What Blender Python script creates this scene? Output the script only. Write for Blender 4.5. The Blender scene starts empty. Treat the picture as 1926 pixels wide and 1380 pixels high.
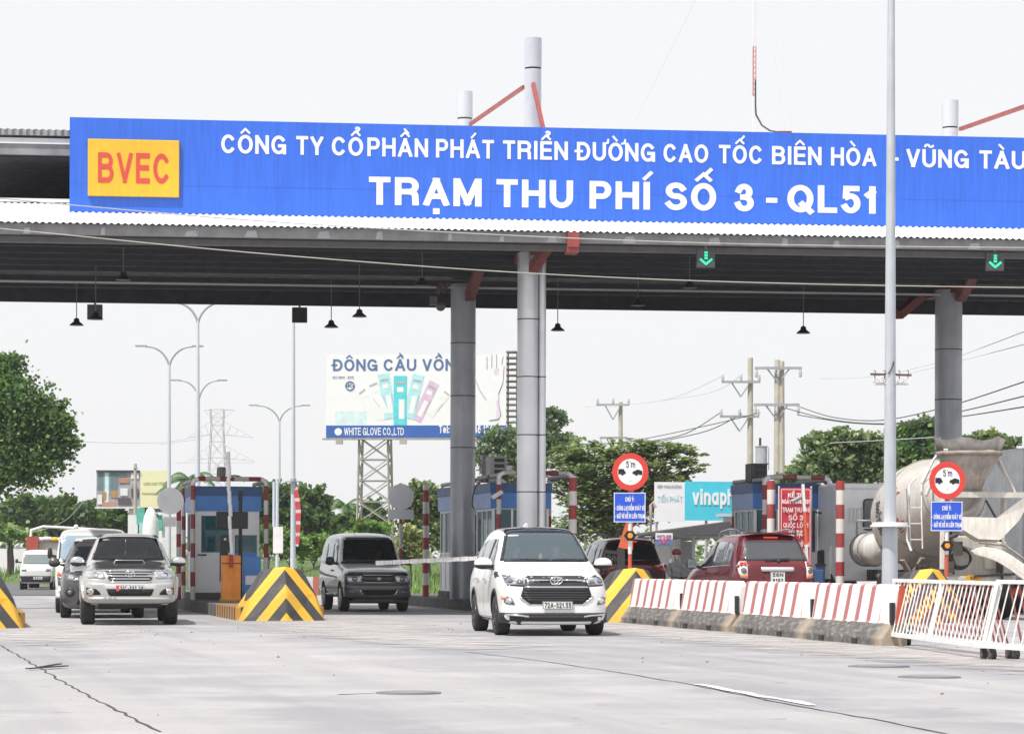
import bpy, bmesh, math, random, unicodedata
from math import sin, cos, pi, radians, sqrt, atan2
from mathutils import Vector, Matrix, geometry
from mathutils.bvhtree import BVHTree

# ------------------------------------------------------------------ camera, world, sun, exposure
S = bpy.context.scene
COL = S.collection
F, CX, HY, H = 5000.0, 963.0, 1061.0, 1.18      # focal length in photo pixels, principal point, eye height
ROLL = radians(0.15)
cam = bpy.data.cameras.new('camera')
cam.sensor_fit = 'HORIZONTAL'; cam.sensor_width = 36.0
cam.lens = 36.0 * F / 1926.0
cam.shift_y = (HY - 690.0) / 1926.0
cam.clip_start = 0.5; cam.clip_end = 6000.0
co = bpy.data.objects.new('camera', cam); COL.objects.link(co)
co.matrix_world = Matrix.Translation((0, 0, H)) @ Matrix.Rotation(pi/2, 4, 'X') @ Matrix.Rotation(ROLL, 4, 'Z')
S.camera = co

SUN_EL, SUN_AZ = radians(61), radians(-138)      # azimuth from +Y, clockwise positive
sun_dir = Vector((sin(SUN_AZ)*cos(SUN_EL), cos(SUN_AZ)*cos(SUN_EL), sin(SUN_EL)))
sl = bpy.data.lights.new('sun', 'SUN'); sl.energy = 4.3; sl.angle = radians(0.6); sl.color = (1.0, 0.965, 0.91)
so = bpy.data.objects.new('sun', sl); COL.objects.link(so)
so.rotation_euler = sun_dir.to_track_quat('Z', 'Y').to_euler(); so.location = (0, 0, 60)

W = bpy.data.worlds.new('World'); S.world = W; W.use_nodes = True
wt = W.node_tree; wbg = wt.nodes['Background']
sky = wt.nodes.new('ShaderNodeTexSky'); sky.sky_type = 'NISHITA'; sky.sun_disc = False
sky.sun_elevation = SUN_EL; sky.sun_rotation = SUN_AZ; sky.dust_density = 4.0; sky.air_density = 1.0
wm = wt.nodes.new('ShaderNodeMix'); wm.data_type = 'RGBA'
wm.inputs[0].default_value = 0.88                  # thin bright overcast over the blue
wm.inputs[7].default_value = (8.5, 8.5, 8.6, 1)
wt.links.new(sky.outputs[0], wm.inputs[6]); wt.links.new(wm.outputs[2], wbg.inputs[0])
wbg.inputs[1].default_value = 0.1

S.view_settings.view_transform = 'Standard'; S.view_settings.look = 'None'
S.view_settings.exposure = 0.27; S.view_settings.gamma = 1.0
S.cycles.max_bounces = 8; S.cycles.transparent_max_bounces = 12
S.cycles.use_denoising = True

random.seed(11)

# ------------------------------------------------------------------ helpers
_c, _s = cos(ROLL), sin(ROLL)
def pt(px, py, D):
    """the point of the place that the photograph shows at pixel px, py when it stands D metres out"""
    dx, dy = px - CX, py - HY
    x, y = dx*_c + dy*_s, -dx*_s + dy*_c
    return Vector((x*D/F, D, H - y*D/F))
def gd(px, py):
    dx, dy = px - CX, py - HY
    return F*H/max(1.0, (-dx*_s + dy*_c))
def gp(px, py):
    D = gd(px, py); p = pt(px, py, D); p.z = 0; return p
TH = 0.21                                          # heading of the toll lanes
RD = Vector((-sin(TH), cos(TH), 0)); AC = Vector((cos(TH), sin(TH), 0))
TC = 0.115                                         # the canopy's own axis
CA = Vector((cos(TC), sin(TC), 0)); CR = Vector((-sin(TC), cos(TC), 0))

class MB:
    def __init__(s): s.v = []; s.f = []; s.m = []; s.sm = []
    def add(s, vs, fs, m=0, sm=False):
        o = len(s.v); s.v += [tuple(v) for v in vs]
        for f in fs: s.f.append([i+o for i in f]); s.m.append(m); s.sm.append(sm)
        return s
    def box(s, c, d, rz=0, m=0, M=None):
        x, y, z = d[0]/2, d[1]/2, d[2]/2
        vs = [Vector((a*x, b*y, e*z)) for e in (-1, 1) for b in (-1, 1) for a in (-1, 1)]
        R = M if M is not None else Matrix.Rotation(rz, 3, 'Z')
        vs = [R @ v + Vector(c) for v in vs]
        return s.add(vs, [(0,2,3,1),(4,5,7,6),(0,1,5,4),(2,6,7,3),(0,4,6,2),(1,3,7,5)], m)
    def bar(s, a, b, w, h=None, m=0):              # rectangular bar between two points
        a, b = Vector(a), Vector(b); h = h or w; d = b-a
        q = d.to_track_quat('Y', 'Z').to_matrix()
        return s.box((a+b)/2, (w, d.length, h), M=q, m=m)
    def cyl(s, a, b, r0, r1=None, n=12, m=0, cap=True, sm=True):
        a, b = Vector(a), Vector(b); r1 = r0 if r1 is None else r1
        q = (b-a).to_track_quat('Z', 'Y').to_matrix()
        vs = []
        for p, r in ((a, r0), (b, r1)):
            for i in range(n):
                t = 2*pi*i/n; vs.append(p + q @ Vector((r*cos(t), r*sin(t), 0)))
        s.add(vs, [(i, (i+1)%n, n+(i+1)%n, n+i) for i in range(n)], m, sm)
        if cap: s.add(vs, [list(range(n))[::-1], list(range(n, 2*n))], m)
        return s
    def tube(s, pts, r, n=6, m=0, cap=True):
        pts = [Vector(p) for p in pts]; k = len(pts)
        rs = r if isinstance(r, (list, tuple)) else [r]*k
        vs = []
        up = Vector((0, 0, 1))
        for i, p in enumerate(pts):
            d = (pts[min(i+1, k-1)] - pts[max(i-1, 0)]).normalized()
            u = d.cross(up)
            if u.length < 1e-3: u = d.cross(Vector((0, 1, 0)))
            u.normalize(); w = u.cross(d)
            for j in range(n):
                t = 2*pi*j/n; vs.append(p + (u*cos(t) + w*sin(t))*rs[i])
        fs = [(i*n+j, i*n+(j+1)%n, (i+1)*n+(j+1)%n, (i+1)*n+j) for i in range(k-1) for j in range(n)]
        s.add(vs, fs, m, True)
        if cap: s.add(vs, [list(range(n))[::-1], list(range((k-1)*n, k*n))], m)
        return s
    def lathe(s, prof, a=(0,0,0), axis=(0,0,1), n=20, m=0):  # prof: (radius, height) along axis
        a = Vector(a); q = Vector(axis).to_track_quat('Z', 'Y').to_matrix(); vs = []
        for r, h in prof:
            for i in range(n):
                t = 2*pi*i/n; vs.append(a + q @ Vector((r*cos(t), r*sin(t), h)))
        k = len(prof)
        s.add(vs, [(i*n+j, i*n+(j+1)%n, (i+1)*n+(j+1)%n, (i+1)*n+j) for i in range(k-1) for j in range(n)], m, True)
        s.add(vs, [list(range(n))[::-1], list(range((k-1)*n, k*n))], m)
        return s
    def prism(s, poly, y0, y1, m=0, T=None):       # outline in x,z pushed through y
        n = len(poly); vs = [Vector((x, y0, z)) for x, z in poly] + [Vector((x, y1, z)) for x, z in poly]
        if T is not None: vs = [T @ v for v in vs]
        return s.add(vs, [list(range(n)), list(range(n, 2*n))[::-1]] + [(i, n+i, n+(i+1)%n, (i+1)%n) for i in range(n)], m)
    def slab(s, poly, z0, z1, m=0):                # outline in x,y pushed through z
        n = len(poly); vs = [(x, y, z0) for x, y in poly] + [(x, y, z1) for x, y in poly]
        return s.add(vs, [list(range(n))[::-1], list(range(n, 2*n))] + [(i, (i+1)%n, n+(i+1)%n, n+i) for i in range(n)], m)
    def ball(s, c, r, n=12, k=8, m=0):
        r = r if isinstance(r, (list, tuple)) else (r, r, r); vs = []; c = Vector(c)
        for i in range(k+1):
            a = pi*i/k
            for j in range(n):
                t = 2*pi*j/n; vs.append(c + Vector((r[0]*sin(a)*cos(t), r[1]*sin(a)*sin(t), r[2]*cos(a))))
        return s.add(vs, [(i*n+j, (i+1)*n+j, (i+1)*n+(j+1)%n, i*n+(j+1)%n) for i in range(k) for j in range(n)], m, True)
    def build(s, name, mats, parent=None, smooth=None, bevel=0, recalc=True):
        me = bpy.data.meshes.new(name); me.from_pydata(s.v, [], s.f)
        for mm in (mats if isinstance(mats, (list, tuple)) else [mats]): me.materials.append(mm)
        me.polygons.foreach_set('material_index', s.m)
        me.polygons.foreach_set('use_smooth', s.sm if smooth is None else [smooth]*len(s.f))
        if recalc:
            bm = bmesh.new(); bm.from_mesh(me)
            bmesh.ops.remove_doubles(bm, verts=bm.verts, dist=1e-5) if recalc == 2 else None
            bmesh.ops.recalc_face_normals(bm, faces=bm.faces); bm.to_mesh(me); bm.free()
        o = bpy.data.objects.new(name, me); COL.objects.link(o)
        if parent is not None: o.parent = parent
        if bevel:
            b = o.modifiers.new('bevel', 'BEVEL'); b.width = bevel; b.segments = 2; b.limit_method = 'ANGLE'; b.angle_limit = radians(40)
        return o

def tag(o, label, cat, group=None, kind=None):
    if label: o['label'] = label
    if cat: o['category'] = cat
    if group: o['group'] = group
    if kind: o['kind'] = kind
    return o
def thing(name, label, cat, loc=(0,0,0), rz=0, group=None):
    o = bpy.data.objects.new(name, None); COL.objects.link(o); o.empty_display_size = .2
    o.location = loc; o.rotation_euler = (0, 0, rz)
    return tag(o, label, cat, group)
def kids(o): return [c for c in bpy.data.objects if c.parent == o]
def dup(o, loc=None, rz=None, label=None, group=None, parent=None):
    c = o.copy(); COL.objects.link(c); c.parent = parent
    if loc is not None: c.location = loc
    if rz is not None: c.rotation_euler = (0, 0, rz)
    if label: c['label'] = label
    if group: c['group'] = group
    for k in kids(o): dup(k, parent=c)
    return c
def loc_of(o): return Matrix.Translation(o.location) @ o.rotation_euler.to_matrix().to_4x4()
def lp(o, px, py, D): return loc_of(o).inverted() @ pt(px, py, D)

# ------------------------------------------------------------------ materials
def nd(t, typ, **kw):
    n = t.nodes.new(typ)
    for k, v in kw.items(): setattr(n, k, v)
    return n
def mth(t, op, a, b=None, c=None, clamp=False):
    n = t.nodes.new('ShaderNodeMath'); n.operation = op; n.use_clamp = clamp
    for i, v in enumerate((a, b, c)):
        if v is None: continue
        if isinstance(v, (int, float)): n.inputs[i].default_value = v
        else: t.links.new(v, n.inputs[i])
    return n.outputs[0]
def mixc(t, fac, a, b, blend='MIX'):
    n = t.nodes.new('ShaderNodeMix'); n.data_type = 'RGBA'; n.blend_type = blend
    for i, v in ((0, fac), (6, a), (7, b)):
        if isinstance(v, (int, float)): n.inputs[i].default_value = v
        elif isinstance(v, (tuple, list)): n.inputs[i].default_value = (*v[:3], 1)
        else: t.links.new(v, n.inputs[i])
    return n.outputs[2]
def noise(t, vec, scale, detail=4, rough=.55):
    n = nd(t, 'ShaderNodeTexNoise'); n.inputs['Scale'].default_value = scale; n.inputs['Detail'].default_value = detail
    n.inputs['Roughness'].default_value = rough; t.links.new(vec, n.inputs['Vector']); return n.outputs[0]
def mrange(t, v, a, b, c, d):
    n = nd(t, 'ShaderNodeMapRange'); t.links.new(v, n.inputs[0])
    for i, x in enumerate((a, b, c, d)): n.inputs[i+1].default_value = x
    return n.outputs[0]
def mapv(t, vec, scale=(1,1,1), rot=(0,0,0)):
    n = nd(t, 'ShaderNodeMapping'); n.inputs['Scale'].default_value = scale; n.inputs['Rotation'].default_value = rot
    t.links.new(vec, n.inputs[0]); return n.outputs[0]
def base(name, rough=.55, metal=0., spec=.5, coat=0.):
    m = bpy.data.materials.new(name); m.use_nodes = True; t = m.node_tree; b = t.nodes['Principled BSDF']
    b.inputs['Roughness'].default_value = rough; b.inputs['Metallic'].default_value = metal
    b.inputs['Specular IOR Level'].default_value = spec; b.inputs['Coat Weight'].default_value = coat
    tc = nd(t, 'ShaderNodeTexCoord'); return m, t, b, tc
def bumpit(t, b, h, strength=.3, dist=.01):
    n = nd(t, 'ShaderNodeBump'); n.inputs['Strength'].default_value = strength; n.inputs['Distance'].default_value = dist
    t.links.new(h, n.inputs['Height']); t.links.new(n.outputs[0], b.inputs['Normal'])
def mat(name, col, rough=.55, metal=0., var=.14, scale=3., bump=0., bscale=40., spec=.5, coat=0., emit=0., streak=0.):
    m, t, b, tc = base(name, rough, metal, spec, coat)
    v = tc.outputs['Object']
    f = mrange(t, noise(t, v, scale, 6, .6), .3, .7, 1-var, 1+var*.6)
    if streak:                                     # rain streaks down the face
        f2 = mrange(t, noise(t, mapv(t, v, (6, 6, .35)), 2.2, 5, .6), .35, .7, 1+streak*.25, 1-streak)
        f = mth(t, 'MULTIPLY', f, f2)
    vm = nd(t, 'ShaderNodeVectorMath', operation='SCALE'); vm.inputs[0].default_value = col[:3]; t.links.new(f, vm.inputs['Scale'])
    t.links.new(vm.outputs[0], b.inputs['Base Color'])
    t.links.new(mrange(t, noise(t, v, scale*2.3, 4), .3, .7, max(.02, rough*.8), min(1, rough*1.2)), b.inputs['Roughness'])
    if bump: bumpit(t, b, noise(t, v, bscale, 5), bump)
    if emit: b.inputs['Emission Color'].default_value = (*col[:3], 1); b.inputs['Emission Strength'].default_value = emit
    return m
def xyz(t, tc, which='Object'):
    n = nd(t, 'ShaderNodeSeparateXYZ'); t.links.new(tc.outputs[which], n.inputs[0]); return n.outputs
def striped(name, c1, c2, period, duty=.5, fn=None, rough=.6, wear=.25, off=0., wearc=(.42,.4,.38)):
    """paint bands; fn(t, x, y, z) gives the coordinate the bands run along (default: height)"""
    m, t, b, tc = base(name, rough)
    x, y, z = xyz(t, tc)[0:3]
    k = fn(t, x, y, z) if fn else z
    v = tc.outputs['Object']
    k = mth(t, 'ADD', k, mth(t, 'MULTIPLY', noise(t, v, 5, 3), .018))
    fr = mth(t, 'FRACT', mth(t, 'DIVIDE', mth(t, 'ADD', k, off+50*period), period))
    sel = mth(t, 'LESS_THAN', fr, duty)
    c = mixc(t, sel, c2, c1)
    c = mixc(t, mrange(t, noise(t, v, 7, 8, .7), .56, .72, 0, wear), c, wearc)
    c = mixc(t, mrange(t, noise(t, v, 1.6, 5), .35, .7, 0, .22), c, (.2,.18,.16))
    t.links.new(c, b.inputs['Base Color']); bumpit(t, b, noise(t, v, 30, 5), .15)
    return m
def glassmat(name, tint=(.5,.6,.65), see=.5, rough=.03, body=(.03,.035,.04)):
    m = bpy.data.materials.new(name); m.use_nodes = True; t = m.node_tree
    b = t.nodes['Principled BSDF']; b.inputs['Base Color'].default_value = (*body, 1); b.inputs['Roughness'].default_value = rough
    b.inputs['Specular IOR Level'].default_value = .7
    tr = nd(t, 'ShaderNodeBsdfTransparent'); tr.inputs[0].default_value = (*tint, 1)
    mx = nd(t, 'ShaderNodeMixShader'); mx.inputs[0].default_value = see
    t.links.new(b.outputs[0], mx.inputs[1]); t.links.new(tr.outputs[0], mx.inputs[2])
    t.links.new(mx.outputs[0], t.nodes['Material Output'].inputs[0]); return m

# ------------------------------------------------------------------ lettering
def _arc(cx, cy, rx, ry, a0, a1, n=12):
    return [(cx+rx*cos(radians(a0+(a1-a0)*i/n)), cy+ry*sin(radians(a0+(a1-a0)*i/n))) for i in range(n+1)]
_O = _arc(.5,.5,.5,.5,0,360,28)
GL = {
'A':(.76,[[(0,0),(.5,1.02)],[(.5,1.02),(1,0)],[(.2,.3),(.8,.3)]]), 'B':(.70,[[(0,0),(0,1)],[(0,1)]+_arc(.58,.77,.36,.23,90,-90)+[(0,.54)],[(0,.54)]+_arc(.62,.27,.38,.27,90,-90)+[(0,0)]]),
'C':(.74,[_arc(.5,.5,.5,.5,42,318,24)]), 'D':(.72,[[(0,0),(0,1)],[(0,1)]+_arc(.42,.5,.58,.5,90,-90,16)+[(0,0)]]),
'E':(.62,[[(0,0),(0,1)],[(0,1),(1,1)],[(0,.52),(.92,.52)],[(0,0),(1,0)]]), 'F':(.58,[[(0,0),(0,1)],[(0,1),(1,1)],[(0,.5),(.85,.5)]]),
'G':(.77,[_arc(.5,.5,.5,.5,42,330,24)+[(.98,.28),(.98,.44),(.58,.44)],[(1,.44),(1,0)]]), 'H':(.71,[[(0,0),(0,1)],[(1,0),(1,1)],[(0,.52),(1,.52)]]),
'I':(.21,[[(.5,0),(.5,1)]]), 'J':(.55,[[(1,1)]+_arc(.5,.3,.5,.3,0,-180)]), 'K':(.72,[[(0,0),(0,1)],[(0,.36),(1,1.05)],[(.36,.62),(1,-.04)]]),
'L':(.58,[[(0,1),(0,0)],[(0,0),(1,0)]]), 'M':(.84,[[(0,0),(0,1)],[(1,0),(1,1)],[(.05,1),(.5,.05)],[(.5,.05),(.95,1)]]), 'N':(.71,[[(0,0),(0,1)],[(1,0),(1,1)],[(.02,1),(.98,0)]]),
'O':(.78,[_O]), 'P':(.66,[[(0,0),(0,1)],[(0,1)]+_arc(.6,.72,.4,.28,90,-90)+[(0,.44)]]), 'Q':(.78,[_O,[(.6,.25),(1,-.06)]]),
'R':(.72,[[(0,0),(0,1)],[(0,1)]+_arc(.6,.74,.38,.26,90,-90)+[(0,.48)],[(.6,.48)]+_arc(.6,.3,.36,.18,70,0,5)+[(.98,0)]]),
'S':(.68,[_arc(.5,.75,.46,.25,25,265,14)+_arc(.5,.26,.5,.26,85,-155,14)]), 'T':(.64,[[(0,1),(1,1)],[(.5,0),(.5,1)]]),
'U':(.71,[[(0,1)]+_arc(.5,.36,.5,.36,180,360,14)+[(1,1)]]), 'V':(.70,[[(0,1),(.5,-.02)],[(.5,-.02),(1,1)]]), 'W':(1.0,[[(0,1),(.25,0)],[(.25,0),(.5,1)],[(.5,1),(.75,0)],[(.75,0),(1,1)]]),
'X':(.68,[[(0,0),(1,1)],[(0,1),(1,0)]]), 'Y':(.68,[[(0,1),(.5,.42)],[(1,1),(.5,.42)],[(.5,.45),(.5,0)]]), 'Z':(.62,[[(0,1),(1,1)],[(1,1),(0,0)],[(0,0),(1,0)]]),
'0':(.56,[_O]), '1':(.34,[[(.9,0),(.9,1)],[(.9,.86),(0,.72)]]), '2':(.56,[_arc(.5,.7,.5,.3,165,-25,14)+[(0,0)],[(0,0),(1,0)]]),
'3':(.57,[_arc(.46,.76,.44,.24,165,-90,12)+[(.4,.52)],[(.4,.52)]+_arc(.48,.26,.52,.26,90,-165,14)]), '4':(.58,[[(.75,0),(.75,1)],[(.72,1),(0,.3)],[(0,.26),(1,.26)]]),
'5':(.57,[[(.92,1),(.14,1)],[(.14,1),(.1,.66)],_arc(.48,.33,.52,.33,122,-152,16)]), '6':(.57,[_arc(.5,.5,.5,.5,50,180,10)+[(0,.32)],_arc(.5,.31,.5,.31,0,360,20)]),
'7':(.55,[[(0,1),(1,1)],[(1,1),(.35,0)]]), '8':(.57,[_arc(.5,.76,.44,.24,0,360,18),_arc(.5,.26,.5,.26,0,360,18)]), '9':(.57,[_arc(.5,.5,.5,.5,230,360,10)+[(1,.68)],_arc(.5,.69,.5,.31,0,360,20)]),
'-':(.34,[[(0,.4),(1,.4)]]), '.':(.2,[[(.5,0),(.5,.02)]]), ',':(.2,[[(.6,.02),(.4,-.12)]]), ':':(.2,[[(.5,.05),(.5,.07)],[(.5,.6),(.5,.62)]]), '/':(.4,[[(0,0),(1,1)]]), '*':(.2,[[(.5,.5),(.5,.52)]]),
'v':(.56,[[(0,.72),(.5,-.02)],[(.5,-.02),(1,.72)]]), 'i':(.2,[[(.5,0),(.5,.7)],[(.5,.98),(.5,1)]]), 'n':(.58,[[(0,0),(0,.72)],_arc(.5,.42,.5,.3,180,0,12)+[(1,0)]]),
'a':(.58,[[(1,0),(1,.72)],_arc(.5,.36,.5,.36,0,360,20)]), 'p':(.6,[[(0,-.3),(0,.72)],_arc(.5,.36,.5,.36,0,360,20)]), 'h':(.58,[[(0,0),(0,1)],_arc(.5,.42,.5,.3,180,0,12)+[(1,0)]]),
'o':(.6,[_arc(.5,.36,.5,.36,0,360,20)]), 'e':(.58,[[(0,.36),(1,.36)],_arc(.5,.36,.5,.36,0,310,18)]), 'l':(.2,[[(.5,0),(.5,1)]]), 'm':(.86,[[(0,0),(0,.72)],_arc(.25,.47,.25,.25,180,0,8)+[(.5,0)],_arc(.75,.47,.25,.25,180,0,8)+[(1,0)]]),
't':(.36,[[(.5,0),(.5,.95)],[(0,.7),(1,.7)]]), 'd':(.6,[[(1,0),(1,1)],_arc(.5,.36,.5,.36,0,360,20)]), 'r':(.4,[[(0,0),(0,.72)],_arc(.6,.42,.6,.3,180,80,6)]), 's':(.5,[_arc(.5,.54,.46,.18,25,265,8)+_arc(.5,.18,.5,.18,85,-155,8)]), 'u':(.58,[[(1,.72),(1,0)],[(0,.72)]+_arc(.5,.3,.5,.3,180,360,10)]),
}
MARK = {  # accents, in units of cap height about the letter's middle
'\u0302':[[(-.2,0),(0,.2)],[(0,.2),(.2,0)]], '\u0301':[[(-.06,0),(.12,.2)]], '\u0300':[[(.06,0),(-.12,.2)]], '\u0309':[_arc(0,.16,.09,.08,150,-90,8)+[(0,.02)]],
'\u0303':[[(-.2,.04)]+_arc(-.1,.06,.1,.07,180,20,5)+_arc(.1,.08,.1,.07,200,350,5)], '\u0306':[_arc(0,.16,.17,.14,190,350,8)],
}
def _stroke(pl, hw, cap=True):
    pl = [Vector(p) for p in pl]; q = [pl[0]]
    for p in pl[1:]:
        if (p-q[-1]).length > 1e-5: q.append(p)
    n = len(q); closed = n > 3 and (q[0]-q[-1]).length < 1e-3
    if closed: q = q[:-1]; n -= 1
    elif cap:
        q[0] = q[0] + (q[0]-q[1]).normalized()*hw; q[-1] = q[-1] + (q[-1]-q[-2]).normalized()*hw
    L, R = [], []
    for i in range(n):
        a = q[i-1] if (i or closed) else None; b = q[(i+1) % n] if (i < n-1 or closed) else None
        d0 = (q[i]-a).normalized() if a is not None else None; d1 = (b-q[i]).normalized() if b is not None else None
        d0 = d1 if d0 is None else d0; d1 = d0 if d1 is None else d1
        t = d0+d1
        t = t.normalized() if t.length > 1e-4 else d0
        nn = Vector((-t.y, t.x)); k = max(.35, nn.dot(Vector((-d0.y, d0.x))))
        L.append(q[i]+nn*hw/k); R.append(q[i]-nn*hw/k)
    return [[R[i], R[(i+1) % n], L[(i+1) % n], L[i]] for i in range(n if closed else n-1)]
def _clip(poly, lo, hi):
    for sgn, lim in ((1, hi), (-1, -lo)):
        out = []
        for i, p in enumerate(poly):
            q = poly[i-1]; ip, iq = sgn*p[1] <= lim+1e-9, sgn*q[1] <= lim+1e-9
            if ip != iq:
                k = (lim-sgn*q[1])/(sgn*p[1]-sgn*q[1]); out.append((q[0]+(p[0]-q[0])*k, q[1]+(p[1]-q[1])*k))
            if ip: out.append((p[0], p[1]))
        poly = out
        if len(poly) < 3: return []
    return poly
def _glyphs(s, sw, sp):
    polys, x, first = [], 0., True
    for ch in s:
        if ch == ' ': x += .34; continue
        dec = unicodedata.normalize('NFD', ch); b0, marks = dec[0], dec[1:]
        bar = b0 in '\u0110\u0111'; b0 = 'D' if bar else b0
        if b0 not in GL: b0 = b0.upper() if b0.upper() in GL else '-'
        w, st = GL[b0]; w0 = max(w, sw)
        low = b0.islower()
        sid = 0
        for pl in st:
            sid += 1
            c = [Vector((x + sw/2 + p[0]*(w0-sw), sw/2 + p[1]*(1-sw))) for p in pl]
            for q in _stroke(c, sw/2):
                q = _clip([(v.x, v.y) for v in q], -1 if b0 in 'Qp,' else 0, 1)
                if q: polys.append((q, sid))
        mid = x + w0/2; z = (.8 if low else 1.0) + .06; msw = sw*.62
        for mk in marks:
            if mk == '\u0323': cs = [[(mid, -.2), (mid, -.19)]]; hw = sw/2
            elif mk == '\u031b': cs = [[(x+w0-.04, .95), (x+w0+.1, .98), (x+w0+.12, 1.14)]]; hw = msw/2
            else:
                dx = .16 if (len(marks) > 1 and mk in '\u0301\u0300\u0309' and '\u0302' in marks) else 0
                dz = .16 if dx else 0
                cs = [[(mid+p[0]+dx*.6, z+msw/2+p[1]+dz) for p in pl] for pl in MARK.get(mk, [])]; hw = msw/2
            for pl in cs:
                sid += 1
                for q in _stroke([Vector(p) for p in pl], hw): polys.append(([(v.x, v.y) for v in q], sid))
        if bar:
            for q in _stroke([Vector((x-.06, .5)), Vector((x+.26, .5))], sw*.38): polys.append(([(v.x, v.y) for v in q], 6))
        x += w0 + sp
    return polys, x - sp
def text(mb, s, x, z, h, width=None, anchor='l', sw=.19, sp=.11, y=0., depth=.004, m=0, T=None, slant=0., shear=0.):
    """flat raised lettering in the x,z plane facing -y; width squeezes the line to that length"""
    polys, w = _glyphs(s, sw, sp); kx = (width/w) if width else h; W_ = w*kx
    x0 = x - (W_/2 if anchor == 'c' else (W_ if anchor == 'r' else 0))
    for q, i in polys:
        n = len(q); d = depth + max(.0006, depth*.09)*i
        vs = [Vector((x0+p[0]*kx+slant*p[1]*h, y-d, z+p[1]*h+shear*p[0]*kx)) for p in q]
        vs += [v + Vector((0, d, 0)) for v in vs]
        if T is not None: vs = [T @ v for v in vs]
        mb.add(vs, [list(range(n))] + [(k, n+k, n+(k+1) % n, (k+1) % n) for k in range(n)], m)
    return mb
# ------------------------------------------------------------------ the ground
def concrete_road():
    m, t, b, tc = base('road_concrete', .8)
    v = tc.outputs['Object']
    along = mapv(t, v, (1, 1, 1), (0, 0, -TH-.03))
    bands = noise(t, mapv(t, along, (.42, .018, 1)), 1.0, 4, .5)          # wheel tracks run along the lanes
    c = mixc(t, mrange(t, bands, .40, .60, 0, 1), (.335, .323, .328), (.235, .233, .255))
    blotch = noise(t, v, .55, 7, .62)
    c = mixc(t, mrange(t, blotch, .46, .66, 0, .75), c, (.40, .384, .386))   # dried dust
    c = mixc(t, mrange(t, noise(t, v, 9, 8, .75), .5, .66, 0, .3), c, (.24, .235, .245))
    c = mixc(t, mrange(t, noise(t, v, 26, 6, .7), .52, .68, 0, .38), c, (.17, .165, .175))
    c = mixc(t, mrange(t, noise(t, v, 75, 3, .6), .6, .66, 0, .5), c, (.40, .39, .395))
    c = mixc(t, mrange(t, noise(t, mapv(t, along, (1.4, .09, 1)), 1.7, 5, .6), .57, .72, 0, .22), c, (.19, .19, .21))
    oil = noise(t, mapv(t, along, (1.1, .05, 1)), .9, 3, .5)
    c = mixc(t, mth(t, 'MULTIPLY', mrange(t, oil, .55, .68, 0, .5), mrange(t, noise(t, v, 1.1, 6, .7), .4, .6, .2, 1)), c, (.17, .168, .185))
    c = mixc(t, mrange(t, noise(t, v, 3.2, 2, .4), .71, .74, 0, .45), c, (.12, .115, .12))
    t.links.new(c, b.inputs['Base Color']); bumpit(t, b, noise(t, v, 60, 6, .7), .35, .012); return m
M_road = concrete_road()
M_asph = mat('asphalt', (.1, .1, .105), .85, var=.25, scale=.6, bump=.2, bscale=50)
M_earth = mat('earth_and_weeds', (.1, .12, .05), .95, var=.4, scale=.4)
M_dark = mat('road_crack_fill', (.05, .047, .045), .9)
M_white_line = mat('worn_white_paint', (.62, .62, .6), .7, var=.3, scale=6)

g = MB().add([(-1000,-60,-.12),(1000,-60,-.12),(1000,1900,-.12),(-1000,1900,-.12)], [(0,1,2,3)]).build('ground', M_earth); tag(g, None, None, kind='structure')
def sheet(name, poly, z, m):
    o = MB().add([(x, y, z) for x, y in poly], [list(range(len(poly)))]).build(name, m, recalc=False); return tag(o, None, None, kind='structure')
sheet('road', [(-60,-20),(60,-20),(60,72),(30,100),(-10,104),(-45,104),(-60,90)], 0, M_road)
sheet('far_road', [(-45,98),(-9,98),(-17,135),(-30,190),(-160,900),(-330,900),(-90,190),(-62,135)], .004, M_asph)
# lane lines and joints
def ribbon(name, pts, w, z, m, jit=0., kind='structure'):
    pts = [Vector((p.x, p.y)) for p in pts]; out = []
    for a, b in zip(pts, pts[1:]):
        n = max(1, int((b-a).length/.35))
        for i in range(n): out.append(a.lerp(b, i/n))
    out.append(pts[-1])
    rj = random.Random(len(out)); vs = []
    for i, p in enumerate(out):
        d = (out[min(i+1, len(out)-1)]-out[max(i-1, 0)]).normalized(); n = Vector((-d.y, d.x))
        q = p + n*rj.uniform(-jit, jit); ww = w*rj.uniform(.55, 1.25) if jit else w
        vs += [(q.x+n.x*ww/2, q.y+n.y*ww/2, z), (q.x-n.x*ww/2, q.y-n.y*ww/2, z)]
    o = MB().add(vs, [(2*i, 2*i+1, 2*i+3, 2*i+2) for i in range(len(out)-1)]).build(name, m, recalc=False)
    return tag(o, None, None, kind=kind)
ribbon('road_joint', [gp(0,1213), gp(45,1238), gp(110,1277), gp(180,1315), gp(240,1345), gp(300,1376)], .024, .004, M_dark, .022)
ribbon('road_joint', [gp(880,1226), gp(1000,1240), gp(1150,1262), gp(1300,1287), gp(1470,1322), gp(1640,1352), gp(1800,1384)], .028, .004, M_dark, .02)
ribbon('road_joint', [gp(640,1306), gp(700,1303)], .05, .004, M_dark, .03)
ribbon('road_line', [gp(1312,1287), gp(1400,1303), gp(1465,1315), gp(1533,1327)], .12, .008, M_white_line, .03)
for a, b in (((-90,1119),(75,1119)), ((-60,1096),(22,1096)), ((38,1094),(64,1093)), ((22,1136),(78,1135)), ((40,1119),(60,1119))):
    ribbon('road_line', [gp(*a), gp(*b)], .55 if a[1] > 1100 else .9, .009 if a[0] != 40 else .013, M_white_line)
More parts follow.
